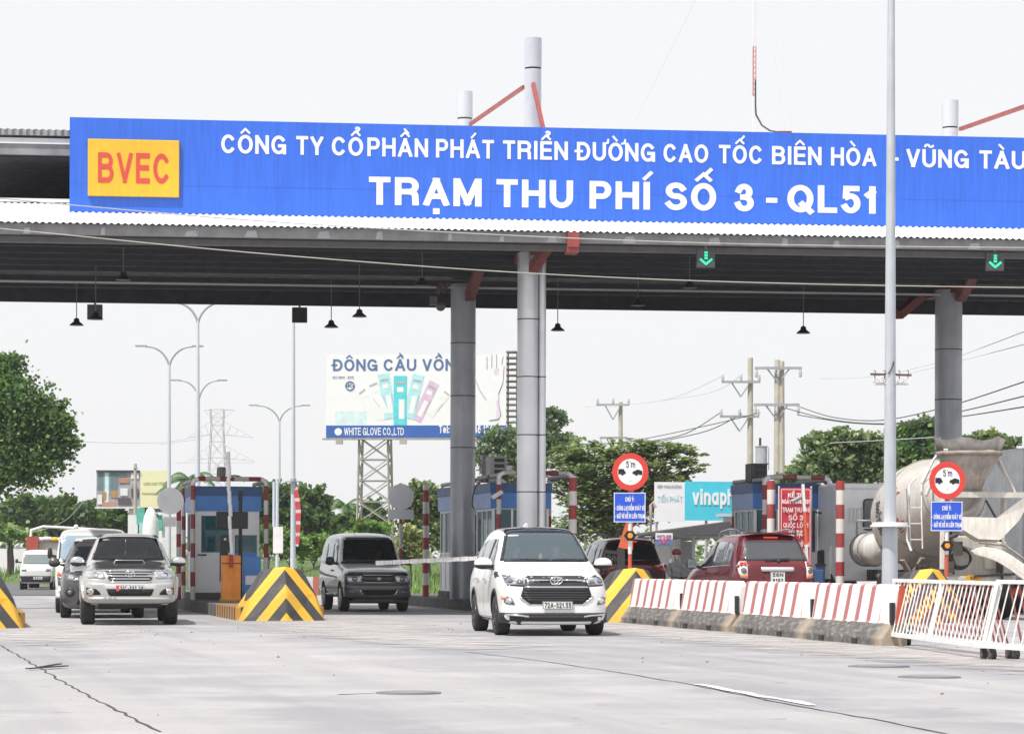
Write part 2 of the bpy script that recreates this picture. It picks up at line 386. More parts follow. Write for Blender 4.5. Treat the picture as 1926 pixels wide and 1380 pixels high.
# drifts of pale dust at the foot of barriers and island noses
def dustmat():
    m = bpy.data.materials.new('loose_dust'); m.use_nodes = True; t = m.node_tree; b = t.nodes['Principled BSDF']
    b.inputs['Roughness'].default_value = .95; tc = nd(t, 'ShaderNodeTexCoord'); v = tc.outputs['Object']
    b.inputs['Base Color'].default_value = (.44, .395, .365, 1)
    c = mixc(t, mrange(t, noise(t, v, 9, 6, .7), .4, .65, 0, 1), (.47, .445, .44), (.42, .40, .395)); t.links.new(c, b.inputs['Base Color'])
    gx, gy, gz = xyz(t, tc, 'Generated')[0:3]
    e = mth(t, 'MULTIPLY', mth(t, 'MULTIPLY', mth(t, 'MULTIPLY', gx, mth(t, 'SUBTRACT', 1, gx)), 4), mth(t, 'MULTIPLY', mth(t, 'MULTIPLY', gy, mth(t, 'SUBTRACT', 1, gy)), 4))
    a = mth(t, 'ADD', mth(t, 'MULTIPLY', mth(t, 'POWER', e, .45), 1.1), mth(t, 'MULTIPLY', mth(t, 'SUBTRACT', noise(t, v, 1.3, 8, .68), .62), 2.2))
    a = mth(t, 'MULTIPLY', mrange(t, a, .25, .95, 0, .8), mrange(t, e, 0, .12, 0, 1))
    tr = nd(t, 'ShaderNodeBsdfTransparent'); mx = nd(t, 'ShaderNodeMixShader'); t.links.new(a, mx.inputs[0])
    t.links.new(tr.outputs[0], mx.inputs[1]); t.links.new(b.outputs[0], mx.inputs[2]); t.links.new(mx.outputs[0], t.nodes['Material Output'].inputs[0]); return m
M_dust = dustmat()
def dust(c, L, Wd, rz, z):
    o = MB().add([(-Wd/2,-L/2,0),(Wd/2,-L/2,0),(Wd/2,L/2,0),(-Wd/2,L/2,0)], [(0,1,2,3)]).build('dust', M_dust, recalc=False)
    o.location = (c[0], c[1], z); o.rotation_euler = (0, 0, rz); return tag(o, None, None, kind='stuff')
dust((3.2, 44), 34, 3.2, TH, .012); dust((5.9, 34), 18, 3.6, TH, .016)
dust((-3.2, 50.5), 20, 4.2, TH*.6, .012); dust((-8.2, 44), 15, 4.5, TH*.5, .012); dust((-1.6, 42), 14, 3, TH*1.2, .016)

# pebbles and crumbs of concrete lying on the road: uncountable
pb = MB(); rp = random.Random(5)
def pebble(x, y, r):
    vs = [(x+r*rp.uniform(.6,1.2)*cos(a), y+r*rp.uniform(.6,1.2)*sin(a), h) for h in (0, r*.5) for a in [k*pi/2.5 for k in range(5)]] + [(x, y, r*.9)]
    pb.add(vs, [(0,1,6,5),(1,2,7,6),(2,3,8,7),(3,4,9,8),(4,0,5,9),(5,6,10),(6,7,10),(7,8,10),(8,9,10),(9,5,10)])
for c, n, sx, sy in (((-8.0,44.5),70,1.6,3.5),((-3.0,51),60,1.8,5),((3.6,42),90,.7,9),((6.4,33),90,.9,5),((0,36),50,7,10)):
    for k in range(n):
        dx, dy = rp.gauss(0, sx), rp.gauss(0, sy); pebble(c[0]+dx-dy*.2, c[1]+dy, rp.choice((.007,.009,.012,.016,.022)))
tag(pb.build('rubble', mat('crumbled_concrete', (.2,.17,.15), .9, var=.3)), None, None, kind='stuff')
for px, py, rx in ((1748,1273,.33), (1653,1253,.36), (768,1303,.3)):
    p = gp(px, py); mb = MB(); mb.cyl((0,0,0), (0,0,.012), rx, n=28); mb.cyl((0,0,.012), (0,0,.016), rx*.86, n=28)
    o = mb.build('manhole_cover', mat('manhole_iron', (.2,.195,.205), .7)); o.location = p
    tag(o, {1748:'round iron manhole cover out on the road beyond the caster fence', 1653:'thin round iron cover close to the foot of the caster fence', 768:'round iron cover in the middle of the road, alone'}[px], 'manhole cover')
st = MB(); q0, q1 = gp(52,1260), gp(122,1257)
st.bar(q0+Vector((0,0,.02)), q1+Vector((0,.1,.03)), .07, .012); st.bar(q0+Vector((.1,.22,.03)), q0.lerp(q1,.75)+Vector((0,.3,.05)), .05, .012)
tag(st.build('metal_strip', mat('rusty_strip', (.06,.055,.05), .6, metal=.4)), 'bent dark metal strip lying on the concrete by the long crack', 'debris')
lf = MB(); p = gp(1442,1317); lf.add([(p.x-.06,p.y,.006),(p.x,p.y-.03,.02),(p.x+.06,p.y,.006),(p.x,p.y+.04,.03)], [(0,1,3),(1,2,3)])
tag(lf.build('dry_leaf', mat('dry_leaf', (.16,.07,.03), .8)), 'curled brown leaf lying beside the painted white line', 'leaf')

# ------------------------------------------------------------------ the toll canopy
M_roof = mat('white_roof_sheet', (.72,.73,.74), .45, var=.08, scale=1.2)
M_fascia = mat('grey_fascia', (.27,.27,.28), .8, var=.3, scale=2.2, bump=.25, bscale=16)
M_patch = mat('bare_patch', (.43,.44,.46), .7, var=.1)
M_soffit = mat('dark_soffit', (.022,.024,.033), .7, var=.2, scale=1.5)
M_beam = mat('grey_steel_beam', (.2,.2,.205), .6, var=.2, scale=3)
M_purlin = mat('dark_purlin', (.03,.032,.042), .6)
M_lightline = mat('pale_conduit', (.5,.5,.5), .5)
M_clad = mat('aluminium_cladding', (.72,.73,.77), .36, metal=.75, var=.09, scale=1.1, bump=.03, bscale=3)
M_mast = mat('white_mast_tube', (.52,.54,.59), .4, metal=.15, var=.06)
M_seam = mat('dark_seam', (.03,.03,.035), .7)
M_redsteel = mat('red_painted_steel', (.3,.06,.055), .55, var=.22, scale=4)
can = thing('toll_canopy', 'wide toll station canopy with white corrugated edge and tall tube columns', 'canopy', (0,59.3,0), TC)
X0, X1 = -12.0, 19.0
def XL(y): return -11.75-.2*y      # unseen canopy end, slanted back so sun reaches the minibus
# corrugated front slope
vs, fs = [], []; n = int((X1-X0)/.037); k = 0
for j, (y, z) in enumerate(((-.18,8.60),(2.0,9.32))):
    for i in range(n+1): vs.append((X0+.037*i, y, z+.02*sin(2*pi*i/4)))
for j in (0,):
    for i in range(n): fs.append((i, i+1, n+2+i, n+1+i))
MB().add(vs, fs).build('roof_sheet', M_roof, can, recalc=False)
MB().slab([(XL(1.9),1.9),(X1,1.9),(X1,14.5),(XL(14.5),14.5)], 9.32, 9.4).build('roof_deck', M_roof, can)
fb = MB(); fb.box(((X0+X1)/2,0,8.475), (X1-X0,.1,.235))
rr = random.Random(3); x = X0
while x < X1:
    x += rr.uniform(1.1,2.0); w = rr.choice((.1,.16,.22,.3)); h = rr.uniform(.1,.2)
    fb.add([(x-w/2,-.0535,8.365),(x+w/2,-.0535,8.365),(x+w*.35,-.0535,8.365+h),(x-w*.3,-.0535,8.365+h*.9)], [(0,1,2,3)], 1)
fb.build('fascia', [M_fascia, M_patch], can)
MB().box(((X0+X1)/2,.75,8.33), (X1-X0,.16,.13)).build('edge_beam', M_beam, can)
MB().box(((X0+X1)/2,.28,8.41), (X1-X0,.34,.06)).build('edge_lip', M_purlin, can)
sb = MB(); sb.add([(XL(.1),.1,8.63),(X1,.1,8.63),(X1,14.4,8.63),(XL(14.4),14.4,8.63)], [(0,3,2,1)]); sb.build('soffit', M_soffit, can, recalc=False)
pu = MB()
for y in (2.1,3.4,4.7,6.0,7.3,8.6,11.0,12.6): pu.box(((XL(y)+X1)/2,y,8.56), (X1-XL(y),.07,.12))
pu.build('purlin', M_purlin, can)
MB().box(((XL(9.9)+X1)/2,9.9,8.36), (X1-XL(9.9),.09,.045)).build('conduit', M_lightline, can)
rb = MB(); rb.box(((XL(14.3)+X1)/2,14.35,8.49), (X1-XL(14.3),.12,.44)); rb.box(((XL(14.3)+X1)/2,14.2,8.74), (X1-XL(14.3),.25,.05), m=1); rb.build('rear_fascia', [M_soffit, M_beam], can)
# raised middle roof behind the name board
up = MB(); up.slab([(XL(2.5),2.5),(X1,2.5),(X1,12.7),(XL(12.7),12.7)], 10.93, 11.03, m=0); up.box(((X0+X1)/2,2.6,10.8), (X1-X0,.08,.13), m=0); up.box(((X0+X1)/2,2.66,10.61), (X1-X0,.12,.24), m=1)
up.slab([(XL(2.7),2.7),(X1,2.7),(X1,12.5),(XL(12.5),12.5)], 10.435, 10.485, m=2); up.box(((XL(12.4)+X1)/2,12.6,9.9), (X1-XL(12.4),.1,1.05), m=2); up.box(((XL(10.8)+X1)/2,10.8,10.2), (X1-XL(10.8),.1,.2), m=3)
xw = XL(2.4); vw = []
while xw < -6: vw += [(xw, 2.38+.03*sin((xw)*40), 10.9), (xw, 2.38+.03*sin(xw*40), 11.035+.018*sin(xw*40))]; xw += .04
up.add(vw, [(2*i, 2*i+2, 2*i+3, 2*i+1) for i in range(len(vw)//2-1)], 1)
up.build('raised_roof', [M_roof, M_fascia, M_soffit, M_purlin], can)
ci = loc_of(can).inverted()
M_cladd = mat('darker_cladding', (.4,.41,.45), .45, metal=.55, var=.12, scale=1.1, streak=.1)  # darker, faintly streaked copy of the column cladding
M_darkred = mat('shaded_red_steel', (.2,.04,.035), .6, var=.25, scale=4)  # the red steel again, with the canopy's shade put into its colour
def column(px, D, dia, y_top, y_seam, seams, pipe, stub_px, stub_dia, braces):
    p = ci @ pt(px, HY, D); p.z = 0; mb = MB()
    mb.cyl(p+Vector((0,0,.28)), p+Vector((0,0,8.5)), dia/2, n=28)
    q = ci @ pt(stub_px, HY, D); q.z = 0
    zt = pt(stub_px, y_top, D).z; zs = pt(stub_px, y_seam, D).z
    mb.cyl(q+Vector((0,0,9.3)), q+Vector((0,0,zs-.02)), stub_dia/2, n=24, m=1)
    mb.cyl(q+Vector((0,0,zs-.02)), q+Vector((0,0,zs+.02)), stub_dia/2-.015, n=24, m=2)
    mb.cyl(q+Vector((0,0,zs+.02)), q+Vector((0,0,zt)), stub_dia/2+.008, n=24, m=1)
    for sy in seams:
        z = pt(px, sy, D).z; mb.cyl(p+Vector((0,0,z-.012)), p+Vector((0,0,z+.012)), dia/2+.004, n=28, m=2, cap=False)
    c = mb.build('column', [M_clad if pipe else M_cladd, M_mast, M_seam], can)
    if pipe:
        mp = MB(); r = ci @ pt(pipe, HY, D-.05); r.z = 0
        mp.cyl(r+Vector((0,0,.28)), r+Vector((0,0,8.5)), .085, n=16)
        for sy in seams[1:]:
            z = pt(px, sy, D).z; mp.cyl(r+Vector((0,0,z-.012)), r+Vector((0,0,z+.012)), .089, n=16, m=1, cap=False)
        mp.build('drain_pipe', [M_clad, M_seam], c)
    for a, b, w in braces:
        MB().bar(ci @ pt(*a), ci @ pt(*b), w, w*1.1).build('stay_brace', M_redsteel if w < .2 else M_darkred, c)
    return c
column(992, 62.5, .51, 73, 130, (601,709,818,925), 1019, 1000, .40, [((1003,158,62.25),(1026,262,60.8),.085), ((985,164,62.6),(884,234,69.3),.075), ((1002,506,62.3),(1031,463,60.6),.2)])
column(870, 69.6, .66, 173, 224, (646,745,842), None, 872, .40, [((884,557,69.3),(902,500,66.8),.24)])
column(1783, 70.8, .72, 190, 241, (658,752,847), None, 1785, .42, [((1808,558,70.5),(1836,505,68),.24), ((1690,592,71.5),(1733,556,72.6),.22), ((1932,199,63.5),(1806,243,70.5),.085)])
column(2105, 63.8, .51, 80, 136, (610,715), None, 2110, .4, [])
column(-45, 68.4, .66, 165, 215, (640,740), None, -45, .4, [])
# raking red rafter ends under the front edge

for px, D in ((998,62.5),(1783,70.8),(2105,63.8)):
    p = ci @ pt(px, HY, D); a = p.copy(); a.z = 8.4
    d = ci.to_3x3() @ RD
    k0 = (-.0-a.y)/d.y
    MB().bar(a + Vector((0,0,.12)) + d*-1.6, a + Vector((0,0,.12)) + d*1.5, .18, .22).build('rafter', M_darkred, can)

eb = MB(); e = ci @ pt(1080, 460, 59.15); eb.box((e.x, -.12, 8.42), (.26,.14,.33)); eb.box((e.x, .1, 8.2), (.26,.5,.12)); eb.build('rafter_end', M_redsteel, can)

# ------------------------------------------------------------------ name board on the canopy edge
M_blue = mat('blue_sign_sheet', (.034,.145,.70), .35, var=.06, scale=.8, streak=.16)
M_letter = mat('white_letter', (.8,.8,.8), .5, var=.04)
M_yellow = mat('yellow_sign_sheet', (.8,.46,.03), .4, var=.08, scale=1, streak=.12)
M_redlet = mat('red_letter', (.6,.07,.05), .5, var=.05)
sg = thing('name_board', 'long blue board with white lettering along the canopy edge', 'sign board', (0,59.3,0), TC)
SY = 1.0
def slx(px, y=SY):
    k = (px-CX)/F; return (k*(59.3+y*cos(TC)) + y*sin(TC))/(cos(TC)-k*sin(TC))
def slz(px, py, y=SY):
    x = slx(px, y); D = 59.3 + x*sin(TC) + y*cos(TC); return H + (HY-py-(px-CX)*-_s*-1)*D/F if False else H + (HY - py + (px-CX)*_s)*D/F
xa, xb = slx(129), slx(2390)
pan = MB(); pan.box(((xa+xb)/2, SY+.075, (9.0+11.1)/2), (xb-xa, .15, 2.1))
xs = xa
pan.build('panel', M_blue, sg)
jn = MB()
for x in (-5.2, -.4, 4.4, 9.2): jn.box((x, SY-.001, 10.05), (.012,.004,2.09))
jn.box(((xa+xb)/2, SY-.001, 9.62), (xb-xa,.004,.008)); jn.build('panel_joint', mat('joint_blue', (.045,.12,.45), .5), sg)
L1 = [('CÔNG',414,536),('TY',555,606),('CỔ',622,681),('PHẦN',689,803),('PHÁT',818,927),('TRIỂN',944,1066),('ĐƯỜNG',1083,1230),('CAO',1246,1330),('TỐC',1350,1432),('BIÊN',1450,1543),('HÒA',1561,1646),('-',1676,1688),('VŨNG',1703,1820),('TÀU',1840,1927)]
L2 = [('TRẠM',692,904),('THU',932,1076),('PHÍ',1107,1221),('SỐ',1249,1345),('3',1381,1416),('-',1439,1460),('QL51',1479,1646)]
for nm, LL, zb, hh, sw in (('company_line', L1, 10.365, .42, .175), ('station_line', L2, 9.275, .63, .195)):
    mb = MB()
    for wd, a, b in LL:
        if wd == '-': mb.box(((slx(a)+slx(b))/2, SY-.005, zb+hh*.42), (slx(b)-slx(a), .01, hh*.18)); continue
        off = .05 if wd in ('ĐƯỜNG',) else 0
        text(mb, wd, slx(a), zb, hh, width=slx(b)-slx(a), sw=sw, sp=.13, y=SY, depth=.008)
    mb.build(nm, M_letter, sg)
lgx0, lgx1 = slx(163, .85), slx(335, .85)
z0, z1 = slz(250,369,.85), slz(250,262,.85)
lg = MB().box(((lgx0+lgx1)/2, .955, (z0+z1)/2), (lgx1-lgx0, .088, z1-z0)).build('logo_plate', M_yellow, sg, bevel=.012)
text(mb := MB(), 'BVEC', slx(182,.84), slz(250,343.5,.84), slz(250,287,.84)-slz(250,343.5,.84), width=slx(317,.84)-slx(182,.84), sw=.165, sp=.16, y=.9105, depth=.008).build('logo_letters', M_redlet, lg)

# ------------------------------------------------------------------ hung from the canopy
M_black = mat('black_enamel', (.018,.018,.022), .45)
M_cord = mat('grey_rod', (.16,.16,.17), .5, metal=.4)
def lamp(px, py, D, label, first=None):
    p = pt(px, py, D)
    if first is None:
        o = thing('pendant_lamp', label, 'lamp', p, 0, 'pendant lamps under the canopy')
        MB().lathe([(.001,.2),(.05,.19),(.075,.15),(.08,.1),(.12,.07),(.18,.02),(.185,0),(.17,.0)], n=18).build('lamp_shade', M_black, o)
        MB().cyl((0,0,.19), (0,0,1.0), .012, n=6).build('rod', M_cord, o)
    else: o = dup(first, p, 0, label)
    for k in kids(o):
        if k.name.startswith('rod'):
            k.scale = (1, 1, 1); L = 8.62 - p.z; k.data = k.data.copy()
            for v in k.data.vertices: v.co.z = .19 if v.co.z < .5 else L
    return o
l0 = lamp(144, 612, 70, 'black bell lamp hanging beside the small dark signal box')
for a in ((623,616,69,'black bell lamp hanging lowest near the dark square signal box'), (676,596,66,'black bell lamp hanging between the billboard and the canopy, higher than its neighbour'),
          (1049,622,69.5,'black bell lamp hanging close beside the thick pair of tubes'), (1511,627,70.3,'black bell lamp hanging above the utility poles'),
          (232,527,62,'pale lamp seen against the dark soffit under the yellow logo'), (794,538,62.6,'lamp seen against the dark soffit beside the grey rear column'),
          (180,601,66,'lamp hanging in front of the dark signal box'), (1297,542,63.4,'lamp seen against the dark soffit near a green arrow'), (1200,575,67,'dim lamp high against the rear of the soffit')):
    lamp(*a, first=l0)
def hung_box(px, py, label):
    p = pt(px, py, 73.4); o = thing('signal_box', label, 'signal', p, TC, 'dark signal boxes on the rear edge')
    MB().box((0,0,0), (.42,.16,.42)).build('housing', M_black, o, bevel=.02); MB().box((0,0,.3), (.05,.05,.25)).build('hanger', M_black, o)
    MB().box((0,.1,.0), (.36,.04,.36)).build('signal_face', mat('unlit_face', (.03,.03,.04), .2), o)
hung_box(178.5, 587, 'dark square box under the canopy rear, behind a lamp'); hung_box(563.5, 592.5, 'dark square box above a slim white pole')
M_grey_box = mat('grey_signal_panel', (.06,.065,.075), .5)
M_green = mat('green_led', (.03,.62,.32), .4, emit=.75, var=.02)
def arrow(px, py, label):
    p = pt(px, py, 59.35 + (px-CX)/F*59*.115); o = thing('lane_arrow', label, 'lane signal', p, TC, 'green lane arrows')
    MB().box((0,.05,0), (.42,.1,.42)).build('housing', M_grey_box, o, bevel=.012)
    MB().box((0,.05,.35), (.05,.05,.3)).build('hanger', M_beam, o)
    mb = MB()
    for k in range(3): mb.box((0,-.006,.13-.062*k), (.075,.012,.05))
    for s in (-1, 1):
        for k in range(3):
            a = Vector((s*(.015+.05*k), -.006, -.115+.042*k)); mb.box(a, (.062,.012,.05), M=Matrix.Rotation(-s*radians(40), 3, 'Y'))
    mb.build('arrow_light', M_green, o)
arrow(1328, 486, 'green down arrow signal over the lane of the red car'); arrow(1872, 492, 'green down arrow signal beyond the tall lamp pole')
c = thing('security_camera', 'brown bracket with dome camera hanging beside the grey rear column', 'camera', pt(823,545,68))
mb = MB(); mb.bar((.1,0,.18), (-.02,0,-.1), .22, .12); mb.bar((.3,0,.18), (.12,0,-.05), .1); mb.build('bracket', mat('brown_bracket', (.08,.05,.05), .6), c)
MB().box((-.1,0,-.28), (.2,.2,.22)).build('camera_box', mat('camera_grey', (.12,.11,.12), .5), c); MB().ball((.08,-.02,-.42), .13).build('dome', mat('camera_dome', (.14,.13,.13), .25), c)
M_wire = mat('pale_cable', (.5,.48,.42), .6); M_dwire = mat('dark_cable', (.05,.05,.055), .6)
def cable(pts, r, label, m, name='overhead_cable', group=None, cat='cable'):
    P = [pt(*p) for p in pts]; out = []
    for i in range(len(P)-1):                      # smooth through the points
        p0, p1, p2, p3 = P[max(i-1,0)], P[i], P[i+1], P[min(i+2,len(P)-1)]
        for k in range(6):
            t = k/6; out.append(.5*((2*p1)+(p2-p0)*t+(2*p0-5*p1+4*p2-p3)*t*t+(3*p1-p0-3*p2+p3)*t**3))
    out.append(P[-1]); return tag(MB().tube(out, r, n=5).build(name, m), label, cat, group)
cable([(-300,338,41),(0,373,43),(480,415,45),(963,443,47),(1400,459,49),(1926,466,51),(2300,466,53)], .0095, 'upper pale cable sagging across the blue board', M_wire)
cable([(-300,405,41),(0,430,43),(480,476,45),(963,512,47),(1400,531,49),(1926,541,51),(2300,542,53)], .009, 'lower pale cable sagging across the dark soffit', M_wire)

# lattice antenna behind the board with its guys
an = thing('antenna_mast', 'slim red and white lattice antenna standing behind the blue board', 'antenna', pt(1418,255,64))
M_redwhite = striped('mast_red_white', (.45,.05,.05), (.75,.75,.75), 2.4, .5, off=1.45)
mb = MB(); r = .045
for k in range(3): mb.cyl((r*cos(k*2.09),r*sin(k*2.09),-.9), (r*cos(k*2.09),r*sin(k*2.09),6.5), .009, n=5)
z = -.9
while z < 6.4:
    for k in range(3):
        a, b = k*2.09, (k+1)*2.09; mb.bar((r*cos(a),r*sin(a),z), (r*cos(b),r*sin(b),z+.13), .007)
    z += .13
mb.build('lattice', M_redwhite, an)
P = [lp(an,*q) for q in ((1421,150,63.9),(1421,200,63.9),(1422,216,63.9),(1433,236,63.8),(1448,246,63.6),(1470,250,63.2))]
MB().tube(P, .022).build('feed_cable', M_dwire, an)
MB().bar(lp(an,1463,249,61.5), lp(an,1489,249,61.5), .05).build('bracket', M_redsteel, an)
M_guy = mat('pale_guy_wire', (.55,.55,.62), .5)
for a, b in (((1318,-20,64),(1190,238,64)), ((1441,-10,63),(1476,248,61.5)), ((1452,-10,63),(1492,246,61.5))):
    MB().tube([lp(an,*a), lp(an,*b)], .006, n=4).build('guy_wire', M_guy, an)
# ------------------------------------------------------------------ toll islands and what stands on them
M_conc = mat('stained_concrete', (.24,.225,.21), .85, var=.4, scale=2.5, bump=.3, bscale=18)
M_conc_d = mat('dark_kerb_concrete', (.1,.095,.095), .9, var=.45, scale=2.5, bump=.3, bscale=18)
M_rw = striped('red_white_post', (.34,.03,.034), (.74,.73,.71), .66, .5, wear=.12)
M_rw2 = striped('red_white_pipe', (.31,.03,.035), (.72,.71,.69), .72, .5, off=.1, wear=.15)
M_kerbstripe = striped('kerb_yellow_black', (.5,.24,.03), (.035,.033,.037), .5, .5, fn=lambda t,x,y,z: y, wear=.5)
def chev(t, x, y, z): return mth(t, 'ADD', z, mth(t, 'MULTIPLY', mth(t, 'ABSOLUTE', x), 1.25))
M_chev = striped('chevron_paint', (.74,.42,.025), (.038,.037,.042), .585, .48, fn=chev, wear=.22, off=.095)
M_alu = mat('white_aluminium', (.76,.77,.79), .45, metal=.2, var=.05)
M_bluew = mat('blue_booth_sheet', (.07,.22,.56), .35, metal=.2, var=.1); M_blued = mat('dark_blue_sheet', (.04,.105,.26), .5, var=.1)
M_bluel = mat('lit_side_blue_sheet', (.24,.36,.66), .45, var=.08)  # blue with the brighter light of the roof band's side face put in
M_bglass = glassmat('booth_glass', (.3,.6,.65), .4, .04, (.05,.17,.2))
M_inside = mat('booth_inside', (.06,.065,.07), .8)
M_orange = mat('orange_cabinet', (.95,.32,.05), .5, var=.14, streak=.15)
M_greybox = mat('grey_box', (.3,.3,.31), .5, var=.1); M_whitep = mat('white_paint', (.72,.72,.72), .5, var=.1)
M_skin = mat('skin', (.42,.24,.16), .6, var=.05); M_shirt = mat('dark_shirt', (.03,.035,.05), .8); M_mask = mat('face_mask', (.6,.62,.68), .8)

def island(loc, y0, y1, hw, label, tail_black=True):
    o = thing('toll_island', label, 'traffic island', loc, TH, 'raised lane islands')
    mb = MB(); mb.slab([(-hw,y0+1.3),(-hw*.75,y0+.75),(hw*.75,y0+.75),(hw,y0+1.3),(hw,y1),(-hw,y1)], -.05, .28); mb.build('kerb', M_conc_d, o, bevel=.02)
    mb = MB(); mb.slab([(-hw-.012,y0+1.3),(-hw*.75,y0+.74),(hw*.75,y0+.74),(hw+.012,y0+1.3),(hw+.012,y0+5.5),(-hw-.012,y0+5.5)], -.02, .285); mb.build('painted_kerb', M_kerbstripe, o, bevel=.02)
    return o
def crash_block(loc, label, hw=.88, h=1.13):
    o = thing('crash_block', label, 'crash block', loc, TH, 'chevron crash blocks at the island noses')
    # ridge nose, sloping cheeks, long flanks that fall away to the rear
    rings = [[(0,0)]*1]
    V = [(0,-.02,0),(hw*.95,.34,0),(hw,.6,0),(hw,2.9,0),(-hw,2.9,0),(-hw,.6,0),(-hw*.95,.34,0)]
    top = [(0,.34,h),(hw*.42,.62,h*.955),(hw*.5,.85,h*.93),(hw*.5,2.3,h*.55),(-hw*.5,2.3,h*.55),(-hw*.5,.85,h*.93),(-hw*.42,.62,h*.955)]
    mid = [tuple(a[i]*.5+b[i]*.5 + ((-.05 if i == 1 and k == 0 else 0) + (.06*hw*(1 if a[0] > 0 else -1 if a[0] < 0 else 0) if i == 0 else 0)) for i in range(3)) for k, (a, b) in enumerate(zip(V, top))]
    mb = MB(); n = 7; vs = V+mid+top
    fs = [(r*n+i, r*n+(i+1)%n, (r+1)*n+(i+1)%n, (r+1)*n+i) for r in range(2) for i in range(n)] + [list(range(2*n,3*n))]
    mb.add(vs, fs); mb.build('block', M_chev, o, bevel=.05); return o
B1, B2, B3, B0 = Vector((-4.62,54.6,0)), Vector((2.62,54.2,0)), Vector((8.75,54.4,0)), Vector((-9.62,47.4,0))
for b, hw, nm in ((B1,.92,'kerbed island under the booth with the orange cabinet'), (B2,.84,'kerbed island that carries the tall tube columns'), (B3,.84,'kerbed island by the concrete mixer truck'), (B0,.95,'kerbed island cut off at the edge of the road, opposite the silver pickup')):
    island(b, -.1 if b is not B2 else .3, 28, hw, nm)
crash_block(B1+RD*.05, 'yellow and black chevron block in front of the booth with orange cabinet')
crash_block(B2+RD*.05, 'chevron block behind the white minivan, carrying the amber lamp signpost', .8)
crash_block(B3+RD*.05, 'chevron block behind the white caster fence, with the second round sign', .8)
crash_block(B0+RD*.05, 'chevron block cut by the picture edge, across from the silver pickup', .92)
def on(b, along, side=0., z=0.): return b + RD*along + AC*side + Vector((0,0,z))

def pole_post(px, D, y0, y1, r, label, m=M_rw, base_z=.28):
    p = pt(px, HY, D); p.z = base_z; h = pt(px, y0, D).z - base_z
    o = MB().cyl((0,0,0), (0,0,h), r, n=16).cyl((0,0,h), (0,0,h+.02), r*.8, n=16).build('striped_post', m); o.location = p
    return tag(o, label, 'post', 'red and white striped posts')
pole_post(801, 74, 912, 1108, .088, 'striped post behind the lowered barrier boom, nearest the silver van')
pole_post(1077, 63, 896, 1100, .098, 'thick striped post close beside the silver tube column')
pole_post(1450, 61.2, 905, 1090, .095, 'thick striped post next to the red banner')
pole_post(1580, 61.5, 905, 1092, .1, 'thick striped post between the red banner and the mixer truck')
pole_post(336, 66.5, 923, 1130, .06, 'slim striped post holding the back of a round sign beside the first booth')

